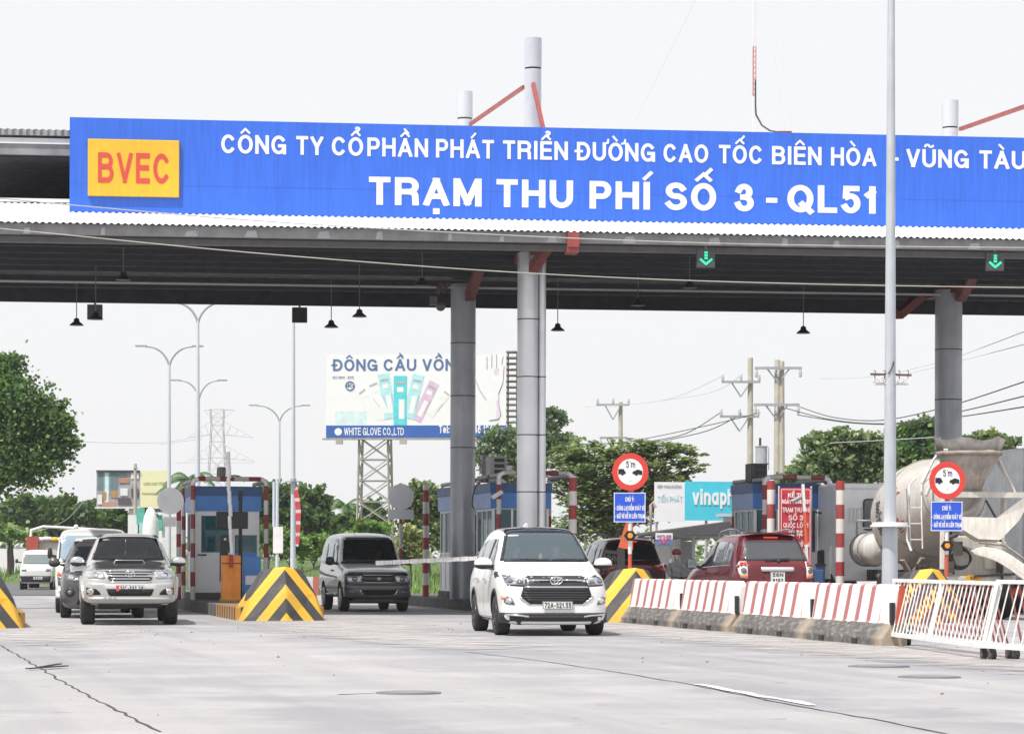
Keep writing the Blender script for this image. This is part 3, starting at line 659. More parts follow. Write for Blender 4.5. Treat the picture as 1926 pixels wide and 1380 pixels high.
def booth(loc, w, d, zf, zt, name_label, mode, zmain=None):
    """aluminium toll booth: front at y=0 facing the road, floor at zf, roof top at zt"""
    o = thing('toll_booth', name_label, 'toll booth', loc, TH, 'toll booths'); hw = w/2
    zs, zb = zf+1.02, zt-.62                       # sill, band bottom
    MB().box((0,d/2,(zf+.28)/2+.0), (w+.1,d+.1,zf-.28+.02)).build('plinth', M_conc_d, o)
    fr = MB()
    for x in (-hw+.03, hw-.03):
        for y in (.03, d-.03): fr.box((x,y,(zf+zb)/2), (.06,.06,zb-zf))
    for z in (zf+.03, zs, zb-.03):
        fr.box((0,.03,z), (w-.12,.05,.06)); fr.box((0,d-.03,z), (w-.12,.05,.06))
        for x in (-hw+.03, hw-.03): fr.box((x,d/2,z), (.05,d-.12,.06))
    for y in (d*.36, d*.66):
        for x in (-hw+.03, hw-.03): fr.box((x,y,(zf+zb)/2), (.05,.05,zb-zf-.06))
    fr.build('frame', M_alu, o)
    lo = MB(); M_lo = M_alu
    for x in (-hw+.035, hw-.035): lo.box((x,d/2,(zf+zs)/2), (.03,d-.12,zs-zf-.08))
    lo.box((0,d-.035,(zf+zs)/2), (w-.12,.03,zs-zf-.08)); lo.build('lower_panel', M_alu, o)
    ix = MB(); ix.box((0,d/2,zb+.02), (w-.1,d-.1,.03)); ix.box((0,d-.25,zf+.8), (w-.2,.3,.04)); ix.box((0,d/2,zf+.02), (w-.13,d-.13,.02)); ix.build('interior', M_inside, o)
    bd = MB(); bd.box((0,d/2,(zb+zt)/2-.12), (w+.1,d+.1,zt-zb-.24), m=0); bd.box((0,d/2,zt-.12), (w+.14,d+.14,.24), m=1)
    bd.add([(-hw-.052,-.05,zb+.0),(-hw-.052,d+.05,zb+.0),(-hw-.052,d+.05,zt-.24),(-hw-.052,-.05,zt-.24)], [(0,1,2,3)], 2)
    bd.build('roof_band', [M_bluew, M_blued, M_bluel], o)
    gl = MB()
    for x in (-hw+.03, hw-.03): gl.box((x,d/2,(zs+zb)/2), (.012,d-.12,zb-zs-.06))
    gl.box((0,d-.03,(zs+zb)/2), (w-.12,.012,zb-zs-.06)); gl.build('side_window', M_bglass, o)
    if mode == 'door_left':
        x0, x1, xe = -hw+.06, hw-.62, hw-.06
        dm = MB(); dm.box(((x0+x1)/2,.0,zf+.52), (x1-x0,.05,1.0)); 
        for x in (x0+.05, x1-.05): dm.box((x,.0,(zs+zb)/2), (.1,.05,zb-zs))
        dm.box(((x0+x1)/2,.0,zb-.06), (x1-x0-.2,.05,.12)); dm.box(((x0+x1)/2,-.03,zf+.5), (x1-x0-.24,.012,.8))
        dd = dm.build('door', M_alu, o); MB().box((x0+.12,-.05,zs-.06), (.22,.03,.04)).build('handle', M_black, dd)
        MB().box(((x0+x1)/2,.01,(zs+zb)/2-.06), (x1-x0-.2,.012,zb-zs-.12)).build('pane', M_bglass, dd)
        rp_ = MB(); rp_.box(((x1+xe)/2,.01,(zf+zs)/2), (xe-x1,.04,zs-zf), m=1); rp_.box(((x1+xe)/2,.01,zb-.3), (xe-x1,.04,.6), m=0); rp_.build('side_panel', [M_alu, M_bluew], o)
        MB().box(((x1+xe)/2,.01,(zs+zb-.6)/2), (xe-x1,.012,zb-zs-.6)).build('front_window', M_bglass, o)
    else:
        wn = MB(); wn.box((0,.01,(zs+zb)/2), (w-.12,.012,zb-zs-.06)); wn.build('front_window', M_bglass, o)
        mu = MB()
        for x in ((-.22,.2) if mode == 'windows' else (-hw+.3,.28)): mu.box((x,-.005,(zs+zb)/2), (.05,.05,zb-zs-.06))
        mu.box((-hw*.55,-.005,zs+.55), (.4,.04,.05)); mu.build('mullion', M_alu, o)
        MB().box((0,.02,(zf+zs)/2), (w-.12,.04,zs-zf-.06)).build('front_panel', M_alu if mode == 'windows' else M_bluew, o)
    return o
def attendant(b, x, y, zf, label, shirt=M_shirt):
    """a booth clerk sitting behind the glass"""
    me = bpy.data.meshes.new('person'); L = loc_of(b)
    J = [((0,0,.55),.13),((0,0,.8),.16),((0,0,1.05),.15),((0,0,1.17),.06),((0,-.01,1.25),.055),((0,-.015,1.36),.1),((0,-.01,1.43),.07),
         ((-.17,0,1.08),.06),((-.24,-.06,.86),.045),((-.12,-.26,.8),.038),((.17,0,1.08),.06),((.24,-.06,.86),.045),((.12,-.26,.8),.038),
         ((-.1,-.1,.5),.09),((-.11,-.42,.5),.07),((-.11,-.45,.1),.05),((.1,-.1,.5),.09),((.11,-.42,.5),.07),((.11,-.45,.1),.05)]
    E = [(0,1),(1,2),(2,3),(3,4),(4,5),(5,6),(2,7),(7,8),(8,9),(2,10),(10,11),(11,12),(0,13),(13,14),(14,15),(0,16),(16,17),(17,18)]
    o = skinned('person', J, E, [shirt, M_skin], lambda c: 1 if c.z > 1.2 else 0); o.location = L @ Vector((x,y,zf)); o.rotation_euler = (0,0,TH)
    MB().ball((0,.01,1.4), (.105,.115,.1), 12, 8).build('hair', M_black, o)
    return tag(o, label, 'person')
def skinned(name, J, E, mats, pick, sub=2):
    me = bpy.data.meshes.new(name); me.from_pydata([j[0] for j in J], E, [])
    o = bpy.data.objects.new(name, me); COL.objects.link(o)
    sk = o.modifiers.new('skin', 'SKIN'); sk.use_smooth_shade = True
    for i, j in enumerate(J): me.skin_vertices[0].data[i].radius = (j[1], j[1])
    me.skin_vertices[0].data[0].use_root = True
    ss = o.modifiers.new('sub', 'SUBSURF'); ss.levels = sub; ss.render_levels = sub
    dg = bpy.context.evaluated_depsgraph_get(); m2 = bpy.data.meshes.new_from_object(o.evaluated_get(dg))
    o.modifiers.clear(); o.data = m2; m2.materials.clear()
    for m in mats: m2.materials.append(m)
    for p in m2.polygons: p.material_index = pick(p.center); p.use_smooth = True
    return o
def at_px(b, px, D): return pt(px, HY, D) * Vector((1,1,0)) if False else Vector((pt(px,HY,D).x, D, 0))
bo1 = booth(at_px(B1,427,66.8), 1.62, 2.1, .44, 3.12, 'blue and white booth behind the orange barrier cabinet', 'door_left')
bo2 = booth(at_px(B2,979,65.4), 1.42, 2.0, .45, 3.18, 'blue banded booth behind the silver tube column', 'windows')
bo3 = booth(at_px(B2,903,70.8), 1.42, 2.0, .45, 3.24, 'rear booth with teal door, under the grey column', 'door_left')
bo4 = booth(at_px(B3,1478,65.2), 1.62, 1.7, .45, 3.18, 'dark blue booth behind the red banner', 'windows')
bo5 = booth(Vector((13.9,67,0)), 1.6, 2.1, .45, 3.2, 'blue booth seen past the mixer truck at the picture edge', 'windows')
attendant(bo1, -.35, .75, .5, 'seated clerk in dark shirt behind the glass of the first booth')
attendant(bo3, -.15, .8, .5, 'seated clerk seen through the teal door of the rear booth')

def pipe_frame(b, w, d, zt, label, r=.058, y0=-.25, x0=None, x1=None):
    o = thing('guard_frame', label, 'pipe frame', b.location, TH, 'striped pipe frames round the booths'); hw = w/2
    xl = -hw if x0 is None else x0; xr = hw if x1 is None else x1
    for x in (xl, xr):
        for y in (y0, d): MB().cyl((x,y,.28), (x,y,zt-.12), r, n=12).build('leg', M_rw2, o)
    def elbow(mb, x, y, dx, dy): mb.tube([(x,y,zt-.13),(x+dx*.03,y+dy*.03,zt-.05),(x+dx*.13,y+dy*.13,zt)], r*1.02, n=12)
    fb = MB(); elbow(fb, xl, y0, 1, 0); elbow(fb, xr, y0, -1, 0); fb.build('elbow', M_alu, o)
    MB().cyl((xl+.13,y0,zt), (xr-.13,y0,zt), r, n=12).build('top_rail', M_rwx, o)
    for x in (xl, xr): MB().cyl((x,y0+.02,zt-.06), (x,d,zt-.06), r*.95, n=12).build('side_rail', M_rwy, o)
    return o
M_rwx = striped('red_white_rail', (.24,.026,.03), (.55,.54,.52), .72, .5, fn=lambda t,x,y,z: x, off=.2, wear=.2)
M_rwy = striped('grey_white_rail', (.3,.28,.27), (.42,.41,.4), .25, .5, fn=lambda t,x,y,z: y, wear=.5)
pipe_frame(bo1, 1.95, 2.4, 3.3, 'striped pipe frame round the booth with orange cabinet', x0=-.88, x1=.95)
pipe_frame(bo2, 2.0, 2.2, 3.42, 'striped pipe frame round the booth behind the tube column', y0=-.35, x0=-.62, x1=1.22)
pipe_frame(bo3, 1.6, 2.2, 3.4, 'striped pipe frame round the rear booth under the grey column', y0=-.3, x0=-.62, x1=.62)
pipe_frame(bo4, 2.2, 2.2, 3.32, 'striped pipe frame round the dark blue booth with the banner', y0=-.35, x0=-.66, x1=1.0)

def aircon(p, label, m=M_greybox):
    o = thing('air_conditioner', label, 'air conditioner', p, TH, 'air conditioners on the booth roofs')
    MB().box((0,.25,.24), (.42,.5,.46)).build('casing', m, o, bevel=.015)
    mb = MB()
    for k in range(3): mb.box((.03,-.004,.1+.14*k), (.26,.012,.09))
    mb.build('louver', M_black, o); MB().box((0,.2,-.02), (.5,.3,.04)).build('bracket', M_black, o)
aircon(pt(937,894,65.8), 'white box air conditioner on top of the booth by the tube column')
aircon(pt(1428,907,65.6), 'dark box air conditioner above the dark blue booth', mat('sooty_box', (.05,.05,.055), .6))
o = thing('siren', 'grey siren drum standing on the roof of the first booth', 'siren', pt(416,905,67.5)); MB().lathe([(.1,0),(.115,.03),(.115,.3),(.1,.36),(.02,.37)], n=18).build('drum', mat('siren_grey', (.2,.19,.19), .6), o)
MB().tube([(.3+.26*cos(a),.3,.0+.16*sin(a)) for a in [k*pi/8 for k in range(9)]], .022).build('cable_loop', M_black, o)
o = thing('flood_lamp', 'white floodlight tilted on the striped pipe beside the minivan roof', 'lamp', pt(935,930,64.4), TH)
MB().box((0,0,0), (.3,.14,.1), M=Matrix.Rotation(radians(-32), 3, 'Y')).build('housing', M_whitep, o, bevel=.02); MB().bar((-.02,.1,-.05), (-.02,.3,-.05), .04).build('arm', M_black, o)
o = thing('roof_camera', 'grey camera on a stub mast above the rear booth', 'camera', pt(910,880,70.5), TH)
MB().cyl((0,0,-.35), (0,0,.2), .06, n=10).build('mast', M_greybox, o); MB().box((.0,-.05,.28), (.16,.3,.13)).build('body', M_greybox, o); MB().bar((-.1,.1,-.1), (.75,.0,.02), .1, .12).build('arm', M_alu, o)
# cable down the booth post
tag(MB().tube([pt(*q) for q in ((902,906,65.3),(893,918,65.2),(889,935,65.2),(888,950,65.2),(892,957,65.2))], .018).build('hanging_cable', M_dwire), 'grey cable looping down a striped pipe between two booths', 'cable')

# boards, displays and barrier gates -------------------------------------------------
def p0(px, D): v = pt(px, HY, D); v.z = 0; return v
o = thing('display_board', 'two black display boxes on a black post in front of the first booth', 'display', p0(452,65.6), TH)
MB().cyl((0,0,.28), (0,0,2.75), .045, n=10).build('post', M_black, o)
MB().box((-.22,-.12,2.25), (.78,.1,.42)).build('screen_box', mat('black_box', (.012,.012,.018), .35), o, bevel=.01)
MB().box((0,.05,2.85), (.1,.1,.25)).build('post_head', M_black, o)
o = thing('card_reader', 'tall black reader box standing behind the orange cabinet', 'ticket machine', p0(421,65.2), TH)
MB().box((0,0,1.3), (.2,.2,1.15)).build('casing', mat('reader_black', (.02,.02,.024), .4), o, bevel=.02); MB().box((.02,-.105,1.78), (.06,.01,.05)).build('slot', M_whitep, o); MB().box((0,0,.5), (.12,.12,.5)).build('post', M_black, o)
o = thing('utility_box', 'blue lower cabinet with a pale plate beside the first booth', 'cabinet', p0(473,64.9), TH)
MB().box((0,0,.85), (.42,.4,1.0)).build('casing', M_bluew, o, bevel=.015); MB().box((-.02,-.21,.78), (.3,.02,.22)).build('plate', M_alu, o); MB().box((.12,-.22,.5), (.2,.05,.3)).build('meter', M_black, o)
def boom_mat(nm, c2, duty, wear=.3): return striped(nm, (.72,.71,.69), c2, .55, duty, fn=lambda t,x,y,z: x, wear=wear)
M_boomw = boom_mat('taped_white_boom', (.5,.5,.5), .93, .45); M_boomo = boom_mat('white_orange_boom', (.6,.1,.02), .5)
# raised boom: cabinet and arm
D = 63.6; o = thing('barrier_gate', 'orange barrier cabinet with its white boom raised upright', 'barrier gate', p0(434,D), TH, 'barrier gates')
zb, zt = .3, pt(434,1044,D).z
MB().box((0,0,(zb+zt)/2), (.44,.38,zt-zb)).box((0,-.01,zt-.19), (.45,.39,.02), m=1).build('cabinet', [M_orange, M_black], o, bevel=.015); MB().box((0,0,.3), (.52,.46,.06)).build('foot', mat('yellow_foot', (.5,.28,.03), .7), o)
a, b = lp(o,436,1066,D-.26), lp(o,429,851,D-.26)
d = b-a; arm = MB()
for k in range(9):
    u, v = a+d*(k/9), a+d*((k+1)/9); w = .12 if k == 0 else .185+.018*((k*7)%3)
    arm.bar(u+Vector((.012*((k*5)%3-1),0,0)), v+Vector((.012*((k*5)%3-1),0,0)), w, .07, m=1 if k == 0 else 0)
    arm.bar(v-d*.004, v+d*.004, w*.9, .075, m=2)
arm.build('boom', [mat('crinkled_white_wrap', (.84,.84,.85), .4, var=.25, scale=9, bump=.6, bscale=30), mat('boom_red', (.4,.03,.04), .5), mat('wrap_band', (.35,.35,.37), .5)], o)
# lowered boom across the van
D = 62.0; o = thing('barrier_gate', 'lowered white boom reaching across the front of the silver van', 'barrier gate', p0(952,D), TH, 'barrier gates')
MB().box((0,0,.75), (.44,.38,.95)).build('cabinet', M_orange, o, bevel=.015)
a, b = lp(o,945,1047,D-.3), lp(o,706,1058.5,D-.3); mb = MB()
n = 15
for k in range(n):
    u, v = a.lerp(b,k/n), a.lerp(b,(k+1)/n); mb.bar(u, v+(u-v)*.06, .06, .105-.012*(k%2)); mb.bar(v, v+(u-v)*.07, .055, .085, m=1)
mb.build('boom', [mat('white_wrap', (.75,.75,.76), .4, var=.25, scale=9, bump=.5, bscale=30), mat('grey_tape', (.3,.3,.3), .5)], o)
# raised boom by the banner
D = 60.2; o = thing('barrier_gate', 'raised white and orange boom in front of the red banner', 'barrier gate', p0(1528,D), TH, 'barrier gates')
MB().box((.0,0,.68), (.4,.36,.8)).build('cabinet', M_blued, o, bevel=.015)
a, b = lp(o,1519,1082,D-.3), lp(o,1510,910,D-.3); mb = MB()
for k, (u, v) in enumerate(((0,.34),(.34,.70),(.70,1.0))): mb.bar(a.lerp(b,u), a.lerp(b,v), .125, .06, m=k%2)
mb.build('boom', [M_whitep, mat('boom_orange', (.6,.13,.03), .5)], o)
mb = MB(); c0 = lp(o,1499,938,D-.38); mb.cyl(c0+Vector((-.13,0,-.07)), c0+Vector((.1,0,.05)), .05, n=10); mb.build('camera', M_greybox, o)
MB().tube([lp(o,1508,914,D-.25), lp(o,1517,922,D-.25), lp(o,1516,932,D-.25)], .01).build('cable', M_whitep, o)
o = thing('kiosk_post', 'dark blue box post to the side of the red banner', 'post', p0(1543,60.6), TH); MB().box((0,0,.72), (.17,.2,.9)).build('casing', M_blued, o, bevel=.02); MB().box((0,0,1.19), (.2,.22,.05)).build('cap', M_black, o)
# red banner
D = 60.8; o = thing('banner', 'tall red banner with white lettering in front of the dark blue booth', 'banner', p0(1496,D), TH*.5)
M_banner = mat('red_banner_cloth', (.52,.035,.06), .6, var=.08, bump=.1, bscale=4)
x0, x1 = lp(o,1465,1000,D).x, lp(o,1527,1000,D).x; zt, zb = pt(1496,917,D).z, pt(1496,1066,D).z
vs, fs = [], []
for j in range(13):
    for i in range(7):
        vs.append((x0+(x1-x0)*i/6, .02*sin(i*1.3+j*.6)*(.3+j/13), zb+(zt-zb)*j/12))
for j in range(12):
    for i in range(6): fs.append((j*7+i, j*7+i+1, (j+1)*7+i+1, (j+1)*7+i))
cl = MB().add(vs, fs, 0, True).build('cloth', M_banner, o, recalc=False)
lt = MB(); xm = (x0+x1)/2
for s, py, hpx, wpx, sw in (('KỂ TỪ',934,8,30,.2),('NGÀY 24/08/2021',946,8,52,.18),('TRẠM THU PHÍ',962,9,52,.14),('SỐ 3',977,9.5,28,.14),('QUỐC LỘ 51',991,9,48,.14),('TIẾP TỤC',1007,11,27,.2),('THU PHÍ TRỞ LẠI',1027,9,52,.2),('TỪ 6H NGÀY',1041,8,48,.2)):
    s_ = 5000/D; text(lt, s, xm, pt(1496,py+1,D).z, hpx/s_, width=wpx/s_, anchor='c', sw=sw, y=-.03, depth=.006)
bw = x1-x0
for x in (x0+.04, x1-.04): lt.box((x,-.032,(zt+zb)/2), (.012,.006,zt-zb-.08))
lt.box((xm,-.032,zt-.04), (bw-.09,.006,.012)); lt.build('lettering', M_letter, cl)
for x in (x0, x1): MB().cyl((x,.04,.28), (x,.04,zt+.04), .018, n=8).build('pole', M_alu, o)

# backs of round signs
M_signback = mat('grey_sign_back', (.62,.63,.66), .35, metal=.75, var=.06)
def sign_back(px, D, cy, r, plate, post, label, xo=0):
    o = thing('sign_back', label, 'road sign', p0(px, D), TH, 'backs of round signs'); s = 5000/D
    z = pt(px,cy,D).z
    MB().cyl((xo,-.05,z), (xo,-.03,z), r/s, n=36).build('disc', M_signback, o); pz = pt(px,plate[0],D).z
    MB().box((xo*1.1,-.045,pz), (plate[1]/s,.02,plate[2]/s)).build('plate', M_signback, o)
    if post: MB().cyl((0,-.0,0), (0,0,z+r/s+.02), .045, n=12).build('post', post, o)
M_rwo = striped('red_white_signpost', (.42,.06,.035), (.72,.71,.7), 1.15, .42, off=.02, wear=.1)
sign_back(753.5, 72, 934, 24.5, (967,49,18), M_rwo, 'grey back of a round sign on a slim striped post by the rear booth', 0)
sign_back(336, 66.4, 942, 25, (981,24,18), None, 'grey back of a round sign half hidden by a striped post at the first booth', -.21)

# minimum-distance signs
M_ring = mat('sign_red', (.62,.045,.035), .4, var=.04); M_signw = mat('sign_white', (.8,.8,.8), .4, var=.03); M_signb = mat('sign_blue', (.02,.085,.58), .4, var=.04); M_signk = mat('sign_black', (.012,.012,.014), .4)
M_amber = mat('amber_lens', (.7,.2,.02), .2, emit=.5, var=.02)
def distance_sign(px, py, bpx, bpy, lampy, D, label):
    o = thing('distance_sign', label, 'road sign', p0(px,D), .0, 'round five metre signs'); s = 5000/D; z = pt(px,py,D).z
    base_z = .95
    pb_ = MB().cyl((0,.03,base_z), (0,.03,z), .04, n=12).build('post', M_rws, o)
    R = 34.0/s
    rg = MB().cyl((0,0,z), (0,-.02,z), R*.99, n=48).build('disc', M_signw, o)
    ring = MB(); n = 48; ri = R*.70
    for y in (-.024,):
        vs = [(R*cos(2*pi*i/n), y, z+R*1.04*sin(2*pi*i/n)) for i in range(n)] + [(ri*cos(2*pi*i/n), y, z+ri*1.04*sin(2*pi*i/n)) for i in range(n)]
        ring.add(vs, [(i,(i+1)%n,n+(i+1)%n,n+i) for i in range(n)])
    ring.build('red_ring', M_ring, rg, recalc=False)
    mk = MB(); k = 1/s
    def car(sx):
        P = [(22.5,-7),(22.5,.5),(18,2.5),(13,3.5),(9,1),(4.5,-.5),(4,-5),(8,-5.5),(9.5,-8),(12.5,-8),(14,-6),(17,-6)]
        mk.prism([((sx*a)*k, z+(b+1)*k) for a, b in (P if sx > 0 else P)], -.026, -.0205)
    car(1)
    P = [(-22.5,-6),(-22.5,4),(-13,4.5),(-10,0),(-8.5,-2),(-9,-5),(-12,-5),(-14,-8),(-17,-7),(-18,-5)]
    mk.prism([(a*k, z+(b+1)*k) for a, b in P], -.026, -.0205)
    text(mk, '5 m', -8*k, z+8*k, 12*k, width=17*k, sw=.13, y=-.02, depth=.006, anchor='l')
    for zz in (19, -17): mk.cyl((0*k,-.022,z+zz*k), (0*k,-.026,z+zz*k), .9*k, n=8)
    mk.build('symbol', M_signk, rg)
    bz = pt(bpx,bpy,D).z; bx = (bpx-px)*k; bwid, bh = 60*k, 56*k
    bo = MB().box((bx,-.005,bz), (bwid,.02,bh)).build('board', M_signb, o)
    tx = MB()
    text(tx, 'CHÚ Ý:', bx, bz+11*k, 8.5*k, width=17*k, anchor='c', sw=.2, y=-.016, depth=.004)
    text(tx, '- DỪNG LẠI KIỂM SOÁT VÉ', bx-27*k, bz-5.5*k, 8.5*k, width=55*k, sw=.2, sp=.13, y=-.016, depth=.004)
    text(tx, '- GIỮ VÉ ĐỂ ĐI LIÊN TRẠM', bx-27*k, bz-20.5*k, 8.5*k, width=55*k, sw=.2, sp=.13, y=-.016, depth=.004)
    for a, b, c_, d_ in ((bx,bz+bh/2-.012,bwid,.014),(bx,bz-bh/2+.012,bwid,.014),(bx-bwid/2+.012,bz,.014,bh-.04),(bx+bwid/2-.012,bz,.014,bh-.04)): tx.box((a,-.0175,b), (c_,.004,d_))
    tx.build('lettering', M_letter, bo)
    lz = pt(px,lampy,D).z
    lh = MB(); lh.box((0,-.03,lz), (.17,.08,.15)); lh.prism([(-.13,lz),(-.06,lz+.1),(.06,lz+.1),(.13,lz),(.06,lz-.1),(-.06,lz-.1)], -.02, .02); lb = lh.build('lamp_housing', M_signk, o)
    MB().cyl((0,-.07,lz), (0,-.085,lz), .055, .045, n=18).build('amber_lens', M_amber, lb)
M_rws = striped('signpost_red_white', (.5,.075,.045), (.76,.75,.74), 1.4, .33, off=.45, wear=.08)
distance_sign(1185, 887, 1184, 954, 1007, 54.9, 'round red ringed sign on the post behind the white minivan')
distance_sign(1781, 903.5, 1780, 970.5, 1026, 54.9, 'round red ringed sign in front of the concrete mixer truck')
# black steel lattice guards on the blocks
def guard(px0, px1, y0, y1, D, label):
    o = thing('steel_guard', label, 'guard rail', p0((px0+px1)/2, D)); L = lambda px, py: lp(o, px, py, D)
    mb = MB(); mb.bar(L(px0,y0), L(px1,y0+2), .07); mb.bar(L(px0,y1), L(px1,y1+2), .07)
    n = 3
    for k in range(n):
        a = px0+(px1-px0)*k/n; b = px0+(px1-px0)*(k+1)/n; mb.bar(L(a,y0), L((a+b)/2,y1), .04); mb.bar(L((a+b)/2,y1), L(b,y0), .04)
    mb.build('lattice', mat('black_steel', (.03,.03,.034), .5), o)
    MB().bar(L(px1+4,y0-6), L(px1+4,y1+8), .17, .16).build('post', mat('black_steel_post', (.035,.035,.04), .55), o)
guard(1137, 1164, 1037, 1062, 55.8, 'black steel truss guard behind the white minivan mirror')
guard(1712, 1752, 1062, 1085, 55.8, 'black steel truss guard above the caster fence')
o = thing('warning_triangle', 'orange red triangular board behind the amber lamp post', 'road sign', p0(1180,57.5)); MB().prism([(-.2,1.55),(.12,1.5),(.12,2.6)], 0, .02).build('board', mat('faded_red_board', (.6,.12,.05), .5), o); MB().cyl((.05,.03,.3), (.05,.03,1.7), .03, n=8).build('post', M_alu, o)

# ------------------------------------------------------------------ concrete barriers
def barrier_mat():
    m, t, b, tc = base('barrier_paint', .75); x, y, z = xyz(t, tc)[0:3]; v = tc.outputs['Object']
    n1 = noise(t, v, 4, 7, .65)
    k = mth(t, 'ADD', mth(t, 'ADD', y, mth(t, 'MULTIPLY', z, .16)), mth(t, 'MULTIPLY', noise(t, v, 3, 3), .04))
    fr = mth(t, 'FRACT', mth(t, 'DIVIDE', mth(t, 'ADD', k, 20), .56))
    red = mth(t, 'MULTIPLY', mth(t, 'LESS_THAN', fr, .33), mth(t, 'LESS_THAN', mth(t, 'ABSOLUTE', mth(t, 'SUBTRACT', y, .2)), 1.66))
    up = mixc(t, red, (.72,.71,.7), (.4,.15,.15))
    up = mixc(t, mrange(t, n1, .6, .75, 0, .5), up, (.5,.46,.42))
    sc = noise(t, mapv(t, v, (7,1.6,2.4), (.5,0,0)), 3, 7, .7)
    lo = mixc(t, mrange(t, sc, .48, .66, 0, 1), (.085,.08,.078), (.26,.245,.225))
    lo = mixc(t, mrange(t, mth(t, 'ABSOLUTE', mth(t, 'SUBTRACT', y, -.05)), 1.5, 1.95, 0, .8), lo, (.42,.34,.25))
    lo = mixc(t, mrange(t, n1, .45, .7, 0, .35), lo, (.2,.18,.16))
    zz = mth(t, 'ADD', z, mth(t, 'MULTIPLY', mth(t, 'SUBTRACT', n1, .5), .05))
    c = mixc(t, mth(t, 'GREATER_THAN', zz, .335), lo, up)
    t.links.new(c, b.inputs['Base Color']); bumpit(t, b, noise(t, v, 22, 7, .65), .4, .015); return m
M_barr = barrier_mat(); M_joint = mat('barrier_joint', (.03,.03,.032), .9)
bp = thing('concrete_barrier', 'painted concrete barrier farthest along, touching the chevron block behind the minivan', 'barrier', (0,0,0), 0, 'row of red and white concrete barriers')
LB = 3.92
prof = [(-.42,0),(-.42,.12),(-.40,.14),(-.235,.36),(-.165,.86),(-.14,.9),(-.04,.9),(-.01,.86),(.0,.36),(.02,.14),(.03,.12),(.03,0)]
mb = MB(); ends = (-LB/2, -LB/2+.12, LB/2-.12, LB/2)
vs = []
for i, y in enumerate(ends):
    for x, z in prof:
        k = .88 if i in (0, 3) else 1; zz = z if z < .5 or i in (1, 2) else z-.07
        vs.append((x*k, y, zz))
n = len(prof); fs = [(r*n+i, r*n+i+1, (r+1)*n+i+1, (r+1)*n+i) for r in range(3) for i in range(n-1)] + [list(range(n))[::-1], list(range(3*n,4*n))]
mb.add(vs, fs); mb.build('barrier_body', M_barr, bp, bevel=.02)
nt = MB()
for y in (-.9, .75): nt.box((-.395,y,.03), (.1,.2,.14))
nt.build('drain_notch', M_joint, bp); MB().box((-.2,-LB/2+.02,.48), (.06,.08,.32)).build('end_key', M_joint, bp)
q0, q1 = gp(1163,1170), gp(1661,1216); dv = (q1-q0); rz = atan2(dv.y, dv.x) + pi/2 ; dv.normalize()
nrm = Vector((cos(rz), sin(rz), 0))
lab = ['painted concrete barrier farthest along, touching the chevron block behind the minivan','painted concrete barrier in front of the maroon car, second from the chevron block','painted concrete barrier just under the red car number plate','painted concrete barrier nearest the white caster fence, with broken red end']
for k in range(4):
    c = q0 + (q1-q0)*((k+.5)/4) + nrm*.42
    c += nrm*(.03, -.02, .03, -.03)[k]
    o = bp if k == 0 else dup(bp, label=lab[k]); o.location = c; o.rotation_euler = (0,0,rz+(.012,-.01,.008,-.012)[k])
tag(MB().prism([(-.25,.34),(-.19,.89),(-.1,.89),(-.14,.34)], 0, .03).build('red_end_stripe', mat('orange_red_stripe', (.5,.09,.05), .6)), 'orange red stripe at the end of the last concrete barrier', 'board')  # raised slip standing in for the barrier's last red paint stripe
bo = bpy.data.objects['red_end_stripe']; bo.location = q1 + nrm*.42 + (q1-q0).normalized()*.06; bo.rotation_euler = (0,0,rz)
# ------------------------------------------------------------------ white rolling fence
M_fence = mat('white_fence_paint', (.76,.76,.75), .5, var=.14, scale=6); M_rust = mat('rusty_red_bar', (.3,.09,.08), .7, var=.3, scale=8)
M_caster = mat('caster_rubber', (.035,.033,.035), .6); M_cmetal = mat('caster_metal', (.2,.17,.13), .6, metal=.5, var=.3)
def rolling_fence(a, b, h, label, lean=.16, seed=1):
    d = b-a; L = Vector((d.x,d.y,0)).length; rz = atan2(d.y, d.x); r = random.Random(seed)
    o = thing('rolling_fence', label, 'fence', a, rz, 'white rolling fence panels')
    z0, z1 = .18, .18+h; fr = MB()
    fr.bar((0,0,z0), (L,0,z0), .055, .06); fr.bar((0,lean,z1), (L,lean,z1), .05, .05); fr.bar((0,lean*2.2,z0), (L,lean*2.2,z0), .05, .05)
    for x in (.03, L*.5, L-.03): fr.bar((x,0,z0), (x+.06,lean,z1), .055 if x == L*.5 else .05)
    fr.build('frame', M_fence, o)
    mb, rb = MB(), MB(); n = max(8, int(L/.22))
    for k in range(1, n):
        x = L*k/n; mb.bar((x,0,z0+.02), (x+r.uniform(-.01,.06)+.05,lean,z1-.02), .017)
        if r.random() > .08: rb.bar((x+.05,lean*2.2,z0+.02), (x+r.uniform(-.1,.1),lean+.01,z1-.02), .02)
    for k in range(3): x = L*(.12+.3*k); rb.bar((x,lean*2.2+.02,z0+.02), (x+.42,lean+.03,z1), .018, m=1)
    mb.build('front_bars', M_fence, o); rb.build('rear_bars', [M_rust, M_fence], o)
    for x in (.1, L-.12):
        for y in (.03, lean*2.2):
            w = MB().cyl((x,y-.03,.075), (x,y+.03,.075), .075, n=16).build('caster', M_caster, o)
            MB().cyl((x,y-.034,.075), (x,y+.034,.075), .035, n=10).box((x,y,.14), (.05,.085,.08)).build('fork', M_cmetal, w)
    return o
fA, fB, fC = gp(1661,1213), gp(1850,1241), gp(2080,1258)
rolling_fence(fA, fB, .78, 'white rolling fence panel next to the last concrete barrier', seed=2)
rolling_fence(fB+Vector((.04,.05,0)), fC, .80, 'white rolling fence panel cut off by the picture edge', seed=5)
